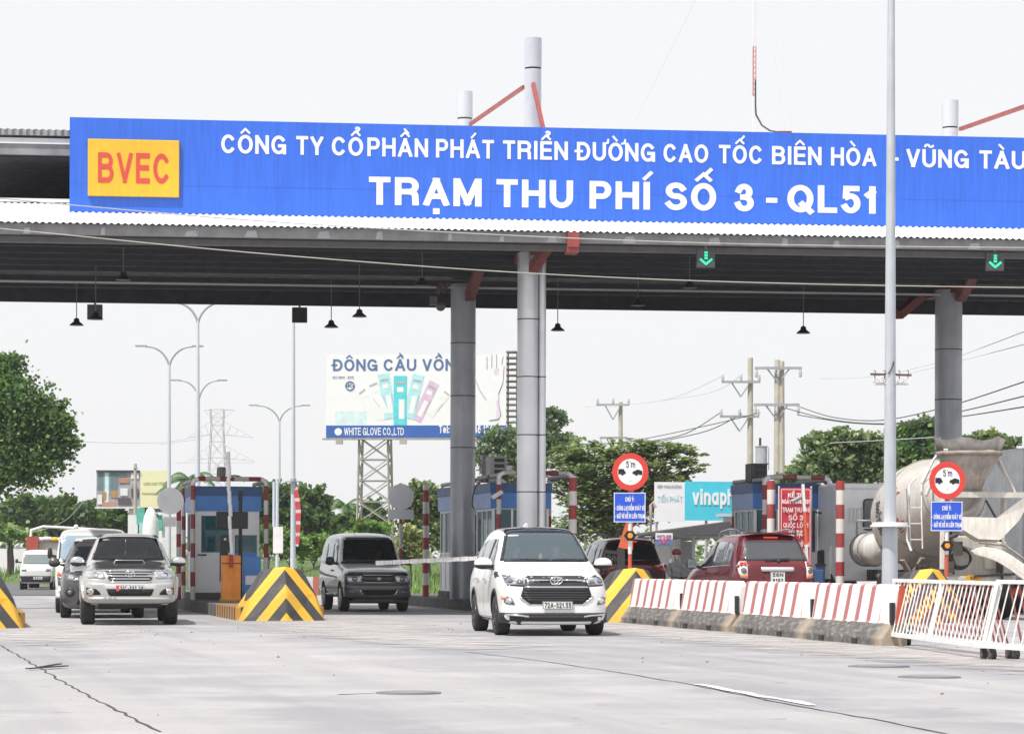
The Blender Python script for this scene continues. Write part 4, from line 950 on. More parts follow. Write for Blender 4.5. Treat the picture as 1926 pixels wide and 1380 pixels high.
# ------------------------------------------------------------------ the tall lamp pole in front
M_galv = mat('galvanised_pole', (.5,.535,.57), .45, metal=.25, var=.1, scale=2, streak=.12)
D = 42.0; o = thing('lamp_pole', 'tall galvanised lamp pole with scrolled collar rising past the blue board', 'lamp pole', p0(1673.5,D))
k = D/5000
MB().cyl((0,0,0), (0,0,12), 13.2*k, 5.6*k, n=24).build('pole', M_galv, o)
zc = pt(1673,988,D).z
cb = MB(); cb.cyl((0,0,zc-.02), (0,0,zc+.01), 37*k, n=28); cb.cyl((0,0,zc+.01), (0,0,zc+.05), 33*k, n=28); cb.build('base_collar', M_whitep, o)
MB().lathe([(16*k,0),(14.6*k,zc-.35),(14.5*k,zc-.06),(13*k,zc-.01)], (0,0,0), n=24).build('base_sleeve', M_galv, o)
zo = pt(1673,714,D).z
ob = MB(); ob.bar((-37*k,0,zo-.06), (34*k,0,zo-.06), .03, .05)
for s in (-1, 1):
    for j in range(3):
        c_ = s*(9+9*j)*k; rr_ = (10-2.4*j)*k
        ob.tube([(c_+rr_*cos(t_), -.05, zo-.03+rr_*sin(t_)) for t_ in [pi*i/8 for i in range(9)]], .008, n=5)
        ob.tube([(c_+rr_*.5*cos(t_), -.05, zo-.02+rr_*.5*sin(t_)) for t_ in [2*pi*i/8 for i in range(8)]], .007, n=5)
ob.build('scroll_ring', M_whitep, o)
ub = MB(); zu = pt(1673,704,D).z; ub.bar((-38*k,-.05,zu), (40*k,.02,zu-.01), .03, .035)
ub.tube([(-6*k,-.1,zu),(4*k,-.1,zu+16*k),(5*k,-.1,zu+24*k),(1*k,-.1,zu+10*k)], .01, n=5)
for s in (-30,-12,16,32): ub.tube([(s*k,-.06,zu),(s*k+2*k,-.06,zu+5*k),(s*k-2*k,-.06,zu+7*k)], .008, n=5); ub.tube([(s*k,-.06,zu),(s*k,-.06,zu-8*k)], .008, n=5)
ub.build('bracket_arm', mat('rusty_arm', (.16,.11,.1), .7, metal=.3), o)
# ------------------------------------------------------------------ vehicles
def paint(name, col, rough=.3, metal=0., coat=.6, var=.04, dirtz=.55, dirt=.35, split=None):
    """car paint with road dust low down; split=(z, colour below it)"""
    m, t, b, tc = base(name, rough, metal, .5, coat); b.inputs['Coat Roughness'].default_value = .06
    v = tc.outputs['Object']; x, y, z = xyz(t, tc)[0:3]
    c = mixc(t, mrange(t, noise(t, v, 3, 5), .3, .7, 0, var), col, tuple(k*.6 for k in col))
    if split:
        e = mrange(t, mth(t, 'ADD', z, mth(t, 'MULTIPLY', y, split[2] if len(split) > 2 else 0)), split[0]-.008, split[0]+.008, 1, 0); c = mixc(t, e, c, split[1])
    d = mth(t, 'MULTIPLY', mrange(t, z, .15, dirtz, 1, 0), mrange(t, noise(t, v, 2.4, 6, .65), .35, .65, .1, 1))
    c = mixc(t, mth(t, 'MULTIPLY', d, dirt), c, (.3,.26,.22)); t.links.new(c, b.inputs['Base Color'])
    t.links.new(mrange(t, d, 0, 1, rough, min(1, rough+.45)), b.inputs['Roughness']); return m
M_tyre = mat('tyre_rubber', (.025,.025,.027), .85, var=.3, scale=6, bump=.3, bscale=60)
M_plastic = mat('black_plastic', (.018,.018,.021), .5, var=.1)
M_chrome = mat('chrome', (.72,.73,.75), .14, metal=1., var=.03)
M_rim = mat('alloy_rim', (.5,.5,.52), .32, metal=.8, var=.05); M_rimd = mat('dark_rim', (.06,.06,.065), .35, metal=.6)
M_lens = mat('clear_lamp', (.42,.45,.48), .1, metal=.5, var=.25, scale=14, coat=1.)
M_lensd = mat('smoky_lamp', (.16,.16,.17), .08, metal=.4, var=.4, scale=12, coat=1.)
M_tail = mat('red_lamp', (.5,.03,.025), .12, coat=1., var=.2, scale=10); M_tailw = mat('white_lamp', (.68,.66,.64), .12, coat=1., var=.2, scale=12); M_turn = mat('orange_lamp', (.75,.16,.05), .15, coat=1., emit=.15)
M_plate = mat('number_plate', (.72,.73,.72), .45, var=.05); M_plek = mat('plate_ink', (.02,.02,.025), .5)
M_dglass = mat('tinted_glass', (.012,.014,.017), .03, var=.02, spec=.8)
M_mglass = mat('mirroring_glass', (.30,.34,.37), .05, metal=.55, var=.25, scale=1.2)
M_seat = mat('seat_cloth', (.05,.05,.055), .85)
M_wheelwell = mat('wheel_well', (.008,.008,.009), .95)
def glass_front(nm, tint, see, body=(.03,.04,.045)): return glassmat(nm, tint, see, .03, body)

class Car:
    def __init__(s, name, label, cat, loc, rz, st, mats, zf=1., sub=2, wheels=(), wr=.33, ww=.22, rimmat=None, cavity=None, group=None, split_mat=None):
        """st: stations (y, bottom, half width, belt half width, belt z, top half width, top z) from y=0 (facing the camera) to the far end"""
        s.o = thing(name, label, cat, loc, rz, group); s.o.scale = (1, 1, zf)
        ring = []
        for (y, bo, w, wb, be, tw, tp) in st:
            d = min(.07, (tp-be)*.5); h = be-bo
            half = [(0,bo),(w*.62,bo),(w*.93,bo+.02*h/.7),(w*.985,bo+h*.22),(w,bo+h*.5),(w*.995,bo+h*.8),(wb,be),
                    (wb+(tw-wb)*.45+.012,be+(tp-be-d)*.5),(tw,tp-d),(tw*.88,tp-.012),(tw*.5,tp+.012),(0,tp+.02)]
            ring.append([(x,y,z) for x, z in half] + [(-x,y,z) for x, z in half[-2:0:-1]])
        n = len(ring[0]); vs = [v for r in ring for v in r]; k = len(ring)
        fs = [(a*n+i, a*n+(i+1)%n, (a+1)*n+(i+1)%n, (a+1)*n+i) for a in range(k-1) for i in range(n)]
        for a, yy in ((0, -.012), (k-1, .012)):       # closed ends with an inner ring so they stay flat
            c = Vector((0, 0, sum(v[2] for v in ring[a])/n)); o = len(vs)
            vs += [(v[0]*.72, v[1]+yy, c.z+(v[2]-c.z)*.72) for v in ring[a]]
            fs += [(a*n+i, a*n+(i+1)%n, o+(i+1)%n, o+i) for i in range(n)]; o2 = len(vs)
            hs = [o+i for i in range(n)]
            fs += [(hs[i], hs[(i+1)], hs[n-1-i], hs[(n-i)%n]) if i else (hs[0], hs[1], hs[n-1]) for i in range(0, n//2-1)] + [(hs[n//2-1], hs[n//2], hs[n//2+1])]
        b = MB().add(vs, fs, 0, True).build('body', mats[0], None)
        m = b.modifiers.new('s', 'SUBSURF'); m.levels = m.render_levels = sub
        dg = bpy.context.evaluated_depsgraph_get()
        me = bpy.data.meshes.new_from_object(b.evaluated_get(dg)); b.modifiers.clear(); b.data = me
        bm = bmesh.new(); bm.from_mesh(me); s.bvh = BVHTree.FromBMesh(bm); bm.free()
        cut = MB()
        for (wy, hw) in wheels:
            for sd in (-1, 1): cut.cyl((sd*(hw-.3),wy,wr*1.0), (sd*(hw+.5),wy,wr*1.0), wr+.075, n=28)
        if cavity:
            (outl, y0, y1) = cavity; cut.prism(outl, y0, y1)
        if cut.v:
            co_ = cut.build('cut', M_wheelwell, None); md = b.modifiers.new('b', 'BOOLEAN'); md.object = co_; md.operation = 'DIFFERENCE'; md.solver = 'EXACT'; md.use_self = True; md.material_mode = 'TRANSFER'
            dg = bpy.context.evaluated_depsgraph_get(); me = bpy.data.meshes.new_from_object(b.evaluated_get(dg)); b.modifiers.clear(); b.data = me
            bpy.data.objects.remove(co_, do_unlink=True)
        for p in b.data.polygons: p.use_smooth = True
        try: b.data.set_sharp_from_angle(angle=radians(38))
        except Exception: pass
        b.parent = s.o; s.b = b; s.mats = mats
        for (wy, hw) in wheels:
            for sd in (-1, 1): s.wheel(sd*(hw-ww*.52), wy, wr, ww, sd, rimmat or M_rim)
    def wheel(s, x, y, r, w, sd, rm):
        t = MB().lathe([(r*.6,-w*.42),(r*.9,-w*.5),(r*.975,-w*.42),(r,-w*.3),(r,w*.3),(r*.975,w*.42),(r*.9,w*.5),(r*.6,w*.42)], (x,y,r), (1,0,0), n=28).build('wheel', M_tyre, s.o)
        rb = MB(); xo = x+sd*w*.43
        rb.cyl((xo-sd*.05,y,r), (xo-sd*.03,y,r), r*.63, n=24, m=1); rb.cyl((xo-sd*.03,y,r), (xo+sd*.012,y,r), r*.14, n=12)
        for k in range(5):
            a = 2*pi*k/5+.3; rb.bar((xo-sd*.012,y+r*.1*cos(a),r+r*.1*sin(a)), (xo-sd*.004,y+r*.62*cos(a),r+r*.62*sin(a)), .03, r*.2)
        rb.tube([(xo,y+r*.63*cos(2*pi*i/24),r+r*.63*sin(2*pi*i/24)) for i in range(25)], .02, n=6, cap=False); rb.build('rim', [rm, M_wheelwell], t)
    def ray(s, a, b, ax):
        if ax == 'f': org, d = Vector((a,-4,b)), Vector((0,1,0))
        elif ax == 'r': org, d = Vector((a,12,b)), Vector((0,-1,0))
        elif ax == 't': org, d = Vector((a,b,6)), Vector((0,0,-1))
        else: sd = 1 if ax == '+' else -1; org, d = Vector((sd*5,a,b)), Vector((-sd,0,0))
        h = s.bvh.ray_cast(org, d)
        if h[0] is None:
            for sh in (.97,.93,.88,.8,.7,.5):
                o2 = Vector(org)
                if ax in 'fr': o2.x *= sh; o2.z = .75+(org.z-.75)*sh
                elif ax == 't': o2.x *= sh
                else: o2.z = .75+(org.z-.75)*sh
                h = s.bvh.ray_cast(o2, d)
                if h[0] is not None:
                    q = Vector(org)
                    if ax in 'fr': q.y = h[0].y
                    elif ax == 't': q.z = h[0].z
                    else: q.x = h[0].x
                    return q, d
            return org+d*4, d
        return h[0], d
    def proj(s, name, pl, m, ax='f', off=.006, th=.03, parent=None, step=.09, smooth=True, mirror=False):
        """lay an outlined piece on the body's surface; outline in the view plane of ax"""
        if mirror: s.proj(name, [(-a, b) for a, b in pl][::-1], m, ax, off, th, parent, step, smooth)
        bpts = []
        for i, p in enumerate(pl):
            q = pl[(i+1) % len(pl)]; L = sqrt((p[0]-q[0])**2+(p[1]-q[1])**2); k = max(1, int(L/step))
            bpts += [(p[0]+(q[0]-p[0])*j/k, p[1]+(q[1]-p[1])*j/k) for j in range(k)]
        n = len(bpts); xs = [p[0] for p in bpts]; ys = [p[1] for p in bpts]
        inner = []; yy = min(ys)+step*.7
        def inside(x, y):
            c = False
            for i in range(n):
                (x0,y0),(x1,y1) = bpts[i], bpts[i-1]
                if (y0 > y) != (y1 > y) and x < (x1-x0)*(y-y0)/(y1-y0)+x0: c = not c
            return c
        while yy < max(ys):
            xx = min(xs)+step*.7
            while xx < max(xs):
                if inside(xx, yy) and min((xx-p[0])**2+(yy-p[1])**2 for p in bpts) > (step*.45)**2: inner.append((xx, yy))
                xx += step
            yy += step
        r = geometry.delaunay_2d_cdt([Vector(p) for p in bpts+inner], [(i,(i+1)%n) for i in range(n)], [], 1, 1e-6)
        V, Fc = r[0], r[2]; orig = r[3]
        top, bot = [], []
        for v in V:
            h, d = s.ray(v.x, v.y, ax); top.append(h-d*off); bot.append(h+d*th)
        N = len(V); fs = [list(f) for f in Fc] ; mb = MB(); mb.add(top+bot, fs, 0, smooth)
        eb = {}
        for f in fs:
            for i in range(len(f)):
                e = (f[i], f[(i+1) % len(f)]); eb[e] = 1
        side = [(a, b, b+N, a+N) for (a, b) in eb if (b, a) not in eb]
        mb.add(top+bot, side, 0, False)
        return mb.build(name, m, parent or s.o, recalc=2)
    def at(s, x, z, ax='f', off=.01):
        h, d = s.ray(x, z, ax); return h-d*off
    def plate(s, x, z, w, h, txts, ax='f', m=M_plate, ink=M_plek, tint=None):
        p = s.at(x, z, ax, .03); p.y = min(s.at(x-w*.4, z).y, s.at(x, z+h*.3).y, s.at(x, z-h*.3).y)-.02
        pb = MB().box((x,p.y,z), (w,.014,h)); b = pb.build('number_plate', m, s.o, bevel=.006)
        if tint: MB().box((x-w*.445,p.y-.008,z), (w*.11,.004,h*.98)).build('plate_band', mat('plate_red', (.6,.08,.07), .4), b)
        tb = MB(); k = len(txts)
        for i, tx in enumerate(txts):
            hh = h*.66/k; zc = z + h*(.5-(i+.5)/k) - hh/2; x0 = x+(w*.05 if tint else 0)
            text(tb, tx, x0, zc, hh, width=w*(.8 if tint else .88) if len(tx) > 4 else w*.72, anchor='c', sw=.17, sp=.16, y=p.y-.007, depth=.003)
        for a, c, dx, dz in ((x,z+h*.46,w*.97,.006),(x,z-h*.46,w*.97,.006),(x-w*.48,z,.006,h*.9),(x+w*.48,z,.006,h*.9)): tb.box((a,p.y-.008,c), (dx,.003,dz))
        tb.build('plate_lettering', ink, b); return b
    def emblem(s, x, z, rx, rz_):
        p = s.at(x, z, 'f', .035); tb = MB()
        el = lambda cx, cz, a, b_, n=22: [(x+cx*rx*1+a*rx*cos(2*pi*i/n), p.y, z+cz*rz_+b_*rz_*sin(2*pi*i/n)) for i in range(n+1)]
        tb.tube(el(0,0,1,1), rx*.13, n=6, cap=False); tb.tube(el(0,.1,.36,.86), rx*.11, n=6, cap=False); tb.tube(el(0,.42,.78,.42), rx*.11, n=6, cap=False)
        return tb.build('emblem', M_chrome, s.o)
    def mirror(s, x, y, z, m, sx=.13, sz=.1, facing=-1):
        for sd in (-1, 1):
            mm = MB().ball((sd*x,y,z), (sx,.075,sz), 16, 10).build('mirror', m, s.o)
            MB().ball((sd*x,y,z-sz*.35), (sx*.98,.074,sz*.68), 16, 8).build('mirror_base', M_plastic, mm)
            MB().bar((sd*(x-sx*.7),y+.02,z-sz*.5), (sd*(x-sx-.14),y+.06,z-sz*.7), .05, .06).build('mirror_arm', M_plastic, mm)
            MB().box((sd*x,y-facing*.075,z), (sx*1.6,.006,sz*1.5)).build('mirror_glass', M_mglass, mm)
    def seats(s, xs, y, z0, h, w=.46):
        for x in xs:
            b = MB(); b.box((x,y,z0+h*.36), (w,.14,h*.72), M=Matrix.Rotation(radians(-8), 3, 'X')); b.box((x,y-.02,z0+h*.88), (w*.5,.1,h*.22)); b.build('seat', M_seat, s.o, bevel=.05)
    def occupant(s, x, y, z, label, shirt, mask=True):
        """someone sitting inside, seen through the glass from the chest up"""
        J = [((0,.0,-.1),.13),((0,0,.16),.15),((0,0,.4),.15),((0,0,.53),.06),((0,-.01,.61),.055),((0,-.015,.71),.098),((0,-.01,.79),.07),((-.17,0,.42),.065),((-.25,-.1,.2),.05),((-.15,-.32,.2),.04),((.17,0,.42),.065),((.25,-.1,.2),.05),((.15,-.32,.2),.04),
             ((-.1,-.16,-.14),.09),((-.1,-.42,-.14),.07),((-.1,-.46,-.4),.05),((.1,-.16,-.14),.09),((.1,-.42,-.14),.07),((.1,-.46,-.4),.05)]
        E = [(0,1),(1,2),(2,3),(3,4),(4,5),(5,6),(2,7),(7,8),(8,9),(2,10),(10,11),(11,12),(0,13),(13,14),(14,15),(0,16),(16,17),(17,18)]
        def pick(c): return 0 if c.z < .55 else (2 if mask and c.z < .715 and c.y < -.05 else 1)
        o = skinned('person', J, E, [shirt, M_skin, M_mask], pick); L = loc_of(s.o)
        o.location = L @ Vector((x,y,z)); o.rotation_euler = (0,0,s.o.rotation_euler.z)
        MB().ball((0,.02,.765), (.108,.112,.1), 12, 8).build('hair', M_black, o); return tag(o, label, 'person')

def ws_frame(c, pl, k=.94, m=None, zc=None):
    m = m or M_plastic; zc = zc or sum(z for x, z in pl)/len(pl); n = len(pl)
    for i in range(n):
        a, b = pl[i], pl[(i+1) % n]; q = [(a[0]*1.005,a[1]), (b[0]*1.005,b[1]), (b[0]*k,zc+(b[1]-zc)*k), (a[0]*k,zc+(a[1]-zc)*k)]
        c.proj('windscreen_edge', q, m, off=.012, th=.002, step=.06)
def rrect(x0, x1, z0, z1, r=.04):
    out = []
    for cx, cz, a in ((x1-r,z1-r,0),(x0+r,z1-r,90),(x0+r,z0+r,180),(x1-r,z0+r,270)):
        out += [(cx+r*cos(radians(a+k*30)), cz+r*sin(radians(a+k*30))) for k in range(4)]
    return out
def ell(cx, cz, rx, rz_, n=16): return [(cx+rx*cos(2*pi*i/n), cz+rz_*sin(2*pi*i/n)) for i in range(n)]

# --- white minivan leaving the lane --------------------------------------------------
M_wpaint = paint('white_car_paint', (.78,.78,.78), .28, dirt=.12)
p = gp(1046, 1196)
st = [(.0,.22,.62,.60,.74,.52,.86),(.06,.19,.80,.76,.80,.66,.95),(.22,.18,.885,.84,.89,.74,1.0),(.5,.18,.912,.86,.96,.78,1.07),(.95,.18,.915,.865,1.05,.77,1.16),(1.06,.18,.915,.865,1.07,.765,1.21),(1.16,.18,.915,.865,1.08,.755,1.26),
      (1.55,.18,.915,.865,1.09,.70,1.54),(1.86,.18,.915,.865,1.10,.65,1.745),(2.1,.18,.915,.86,1.10,.64,1.80),(2.9,.18,.915,.86,1.10,.64,1.825),(3.8,.2,.91,.85,1.1,.63,1.80),(4.4,.24,.89,.82,1.1,.6,1.72),(4.62,.3,.86,.8,1.1,.58,1.58),(4.72,.36,.8,.74,1.05,.6,1.3)]
wsI = [(-.775,1.235),(.775,1.235),(.60,1.735),(.3,1.755),(-.3,1.755),(-.60,1.735)]
sc = lambda pl, kx, cz, kz: [(x*kx, cz+(z-cz)*kz) for x, z in pl]
cv = Car('minivan', 'white minivan with dark roof leading out of the toll lane', 'car', (p.x, p.y, 0), radians(8), st, [M_wpaint], 1.0, wheels=((.9,.915),(3.65,.915)), wr=.335, ww=.24, rimmat=M_rimd, cavity=(sc(wsI,.955,1.5,.95), .6, 3.0))
M_wsI = glass_front('pale_windscreen', (.85,.93,.97), .5, (.13,.17,.2))
cv.proj('windscreen', sc(wsI,.985,1.5,.985), M_wsI, off=.004, th=.012)
fr = sc(wsI,1.03,1.5,1.035)
cv.proj('roof_panel', [(-.6,1.87),(.6,1.87),(.57,3.9),(-.57,3.9)], M_dglass, 't', off=.01, th=.03); cv.proj('sun_strip', [(-.585,1.735),(.585,1.735),(.56,1.785),(-.56,1.785)], M_dglass, off=.01, th=.03)
cv.proj('windscreen_seal', [(-.80,1.225),(.80,1.225),(.79,1.252),(-.79,1.252)], M_plastic, off=.009, th=.02)
ws_frame(cv, sc(wsI,.985,1.5,.985), .945)
gr = [(-.50,.975),(-.44,1.0),(.44,1.0),(.50,.975),(.59,.66),(.555,.625),(.43,.53),(-.43,.53),(-.555,.625),(-.59,.66)]
g_ = cv.proj('grille', gr, M_plastic, off=.012, th=.06)
for z, a, b, h in ((.925,-.46,-.11,.022),(.925,.11,.46,.022),(.81,-.535,.535,.026)):
    cv.proj('chrome_bar', [(a,z-h/2),(b,z-h/2),(b,z+h/2),(a,z+h/2)], M_chrome, off=.032, th=.0, parent=g_)
sl_ = [(.765,.53),(.72,.56),(.68,.56),(.64,.55),(.6,.5)]
for z, w in sl_: cv.proj('grille_slat', [(-w,z-.008),(w,z-.008),(w,z+.008),(-w,z+.008)], mat('grille_slat_grey', (.045,.045,.05), .4), off=.028, th=.0, parent=g_)
for sd in (-1, 1):
    cv.proj('grille_trim', [(sd*.60,.67),(sd*.625,.66),(sd*.58,.6),(sd*.44,.52),(sd*.435,.535),(sd*.565,.62)], M_chrome, off=.014, th=.02, step=.05)
cv.emblem(0, .915, .1, .062)
h_ = [(.50,.935),(.72,.995),(.87,1.05),(.895,1.03),(.87,.87),(.80,.845),(.525,.832)]
cv.proj('headlight_rim', [(.475,.94),(.72,1.012),(.885,1.065),(.90,1.03),(.88,.86),(.80,.828),(.50,.815)], M_plastic, off=.006, th=.03, mirror=True, step=.06)
cv.proj('headlight', [(.505,.93),(.72,.985),(.86,1.035),(.87,.88),(.80,.85),(.53,.838)], M_lens, off=.016, th=.01, mirror=True, step=.06)
cv.proj('headlight_reflector', ell(.765,.925,.062,.046), M_lensd, off=.028, th=.0, mirror=True, step=.05)
cv.proj('headlight_inner', [(.54,.855),(.66,.87),(.64,.93),(.55,.915)], M_lensd, off=.028, th=0, mirror=True, step=.06)
cv.proj('fog_lamp', [(.68,.515),(.73,.63),(.80,.66),(.885,.68),(.88,.53)], M_lensd, off=.008, th=.03, mirror=True, step=.06)
cv.proj('fog_lens', ell(.77,.585,.05,.05), M_chrome, off=.02, th=0, mirror=True, step=.05)
cv.proj('turn_lamp', [(.83,.6),(.875,.6),(.88,.66),(.82,.64)], M_turn, off=.02, th=0, mirror=True, step=.05)
cv.proj('lower_bumper', [(-.91,.385),(.91,.385),(.9,.22),(.6,.185),(-.6,.185),(-.9,.22)], M_plastic, off=.014, th=.05)
cv.proj('skid_bar', [(-.56,.335),(.56,.335),(.5,.295),(-.5,.295)], mat('dark_trim', (.03,.03,.033), .3), off=.03, th=0)
for sd in (-1, 1): MB().tube([cv.at(sd*x_, z_, off=.03) for x_, z_ in ((.46,.322),(.58,.34),(.7,.348),(.82,.352))], .016, n=6).build('silver_lip', M_chrome, cv.o)
cv.plate(.02, .512, .5, .125, ['72A-321.55'])
for sd in (-1, 1):
    ax = '+' if sd > 0 else '-'
    for q in ([(1.42,1.12),(2.25,1.13),(2.25,1.60),(2.0,1.62),(1.75,1.46)], [(2.32,1.13),(3.25,1.14),(3.25,1.62),(2.32,1.62)], [(3.35,1.14),(4.35,1.18),(4.25,1.52),(3.35,1.6)]):
        cv.proj('side_window', q, M_mglass, ax, off=.008, th=.02, step=.12)
    cv.proj('window_trim', [(2.255,1.13),(2.315,1.13),(2.315,1.62),(2.255,1.62)], M_plastic, ax, off=.01, th=.02); cv.proj('window_trim', [(1.30,1.09),(4.4,1.14),(4.4,1.165),(1.3,1.115)], M_plastic, ax, off=.011, th=.02)
    for y in (2.05, 3.05):
        a = cv.at(y, .93, ax, .03); MB().box((a.x,a.y,a.z), (.03,.2,.035)).build('door_handle', M_chrome, cv.o, bevel=.01)
    for y in (1.36, 2.3, 3.25): cv.proj('door_gap', [(y,.36),(y+.008,.36),(y+.008,1.08),(y,1.08)], M_wheelwell, ax, off=.002, th=.004)
    cv.proj('sill_trim', [(1.3,.25),(3.25,.25),(3.25,.31),(1.3,.31)], M_chrome, ax, off=.015, th=.03)
    for wy in (.9, 3.65):
        arc = [(wy+.45*cos(radians(a)), .335+.45*sin(radians(a))) for a in range(-8,189,14)] + [(wy+.405*cos(radians(a)), .335+.405*sin(radians(a))) for a in range(188,-9,-14)]
        cv.proj('wheel_arch', arc, M_plastic, ax, off=.014, th=.06, step=.2)
cv.mirror(1.03, 1.42, 1.20, M_wpaint, .155, .10)
wp = MB(); wp.tube([cv.at(-.6,1.262,off=.02), cv.at(-.3,1.27,off=.025), cv.at(.05,1.262,off=.02)], .009); wp.tube([cv.at(.1,1.262,off=.02), cv.at(.35,1.27,off=.025), cv.at(.65,1.262,off=.02)], .009); wp.build('wiper', M_plastic, cv.o)
MB().prism([(-.18,1.83),(-.1,1.83),(-.12,1.9)], 2.5, 2.7).build('roof_fin', M_wpaint, cv.o)
cv.seats((-.36,.36), 2.45, .72, .82); MB().box((0,1.35,1.12), (1.3,.5,.16)).build('dashboard', mat('pale_dash', (.2,.26,.29), .5), cv.o, bevel=.04)
st_w = MB(); st_w.tube([(.36+.17*cos(t_), 1.78+.06*sin(t_), 1.22+.15*sin(t_)) for t_ in [2*pi*i/20 for i in range(21)]], .016, cap=False); st_w.build('steering_wheel', M_plastic, cv.o)
cv.occupant(.36, 2.3, .76, 'masked driver behind the windscreen of the white minivan', mat('pale_shirt', (.4,.42,.45), .8)); cv.occupant(-.36, 2.32, .74, 'masked passenger beside the driver in the white minivan', mat('grey_shirt', (.25,.25,.27), .8))
cv.proj('sticker', [(-.56,1.66),(-.38,1.665),(-.375,1.69),(-.555,1.685)], M_whitep, off=.008, th=0)
MB().lathe([(.05,0),(.06,.03),(.03,.08),(.035,.14),(.0,.18)], (-.06,1.33,1.2)).build('dash_ornament', mat('jade', (.35,.42,.3), .4), cv.o)

# --- silver pickup -------------------------------------------------------------------
M_silver = paint('silver_paint', (.47,.465,.455), .3, metal=.35, dirt=.55, dirtz=.75)
p = gp(241, 1176)
st = [(.0,.43,.60,.58,.80,.5,.93),(.05,.41,.78,.74,.86,.62,1.0),(.2,.40,.87,.83,.95,.74,1.06),(.45,.40,.905,.85,1.02,.77,1.12),(.95,.40,.915,.85,1.06,.76,1.19),(1.25,.40,.915,.85,1.07,.74,1.22),(1.36,.40,.915,.85,1.08,.73,1.26),
      (1.7,.4,.915,.85,1.1,.67,1.56),(1.92,.4,.915,.85,1.1,.61,1.72),(2.15,.4,.915,.85,1.1,.60,1.765),(2.9,.4,.915,.85,1.1,.6,1.77),(3.35,.4,.91,.85,1.1,.6,1.72),(3.5,.4,.91,.85,1.1,.62,1.5),(3.62,.4,.91,.86,1.05,.8,1.1),(4.4,.42,.91,.86,1.05,.82,1.09),(5.1,.45,.9,.86,1.05,.82,1.09)]
wsH = [(-.735,1.235),(.735,1.235),(.585,1.69),(.3,1.715),(-.3,1.715),(-.585,1.69)]
ch = Car('pickup_truck', 'silver pickup truck with black bonnet and bonnet scoop', 'car', (p.x, p.y+.25, 0), radians(9.5), st, [M_silver], 1.0, wheels=((.86,.93),(3.95,.93)), wr=.385, ww=.27, cavity=(sc(wsH,.955,1.47,.95), .8, 3.1))
ch.proj('windscreen', sc(wsH,.985,1.46,.985), glass_front('dark_windscreen', (.5,.55,.6), .38, (.008,.01,.014)), off=.004, th=.012)
ch.proj('windscreen_seal', [(-.62,1.695),(.62,1.695),(.55,1.745),(-.55,1.745)], M_plastic, off=.006, th=.02)
M_bonnet = mat('matt_black_wrap', (.03,.031,.034), .32, var=.1, coat=.3)
ch.proj('bonnet', [(-.64,.26),(-.4,.2),(.4,.2),(.64,.26),(.70,.6),(.70,1.22),(-.70,1.22),(-.70,.6)], M_bonnet, 't', off=.006, th=.02)
sp_ = MB(); sp_.add([(-.30,.78,1.17),(.30,.78,1.17),(.27,.80,1.245),(-.27,.80,1.245),(-.30,1.2,1.2),(.30,1.2,1.2),(.27,1.15,1.25),(-.27,1.15,1.25)], [(0,1,2,3),(3,2,6,7),(0,3,7,4),(1,5,6,2),(4,7,6,5)])
sp_ = sp_.build('bonnet_scoop', M_bonnet, ch.o, bevel=.012); MB().box((0,.785,1.205), (.48,.03,.04)).build('scoop_opening', M_wheelwell, sp_)
MB().tube([(-.3,.775,1.175),(-.26,.78,1.243),(.26,.78,1.243),(.3,.775,1.175)], .008).build('scoop_edge', M_silver, sp_)
for sd in (-1, 1): ch.proj('bonnet_edge', [(sd*.66,.55),(sd*.78,.6),(sd*.78,1.2),(sd*.715,1.2)], M_silver, 't', off=.008, th=.02)
g_ = ch.proj('grille', [(-.49,1.04),(-.42,1.055),(.42,1.055),(.49,1.04),(.41,.88),(.36,.845),(-.36,.845),(-.41,.88)], M_plastic, off=.012, th=.05)
for z, w in ((1.045,.46),(.995,.45),(.94,.42),(.885,.38)): ch.proj('grille_bar', [(-w,z-.012),(w,z-.012),(w,z+.012),(-w,z+.012)], M_chrome, off=.032, th=0, parent=g_)
ch.proj('grille_frame', [(-.375,.815),(.375,.815),(.40,.845),(-.40,.845)], M_chrome, off=.02, th=.02)
ch.emblem(0, .985, .085, .06)
ch.proj('headlight', [(.50,1.035),(.70,1.045),(.81,1.055),(.86,.98),(.85,.9),(.5,.885),(.47,.91)], M_lens, off=.008, th=.04, mirror=True, step=.06)
ch.proj('headlight_reflector', ell(.66,.965,.06,.05), M_chrome, off=.014, th=0, mirror=True, step=.05)
ch.proj('bumper', [(-.88,.83),(-.45,.80),(.45,.80),(.88,.83),(.88,.47),(.8,.43),(-.8,.43),(-.88,.47)], M_silver, off=.03, th=.05)
ch.proj('bumper_lip', [(-.80,.535),(.80,.535),(.80,.47),(-.80,.47)], M_silver, off=.055, th=.03)
ch.proj('air_intake', [(-.45,.695),(.45,.695),(.41,.585),(.37,.56),(-.37,.56),(-.41,.585)], M_wheelwell, off=.038, th=0)
ch.proj('fog_surround', [(.55,.585),(.58,.64),(.64,.69),(.83,.725),(.83,.58)], M_wheelwell, off=.038, th=0, mirror=True)
ch.proj('fog_lens', ell(.75,.645,.065,.062), M_chrome, off=.05, th=0, mirror=True, step=.05)
ch.plate(.0, .71, .53, .112, ['51C-332.29'], tint=True)
MB().box((0,.6,.40), (1.2,.5,.16)).build('skid_plate', M_plastic, ch.o, bevel=.03); MB().cyl((0,3.9,.36), (0,3.9,.5), .34, n=24).build('spare_wheel', M_tyre, ch.o); MB().cyl((-.75,3.95,.385), (.75,3.95,.385), .06).ball((.1,3.95,.385), .15).build('rear_axle', M_wheelwell, ch.o)
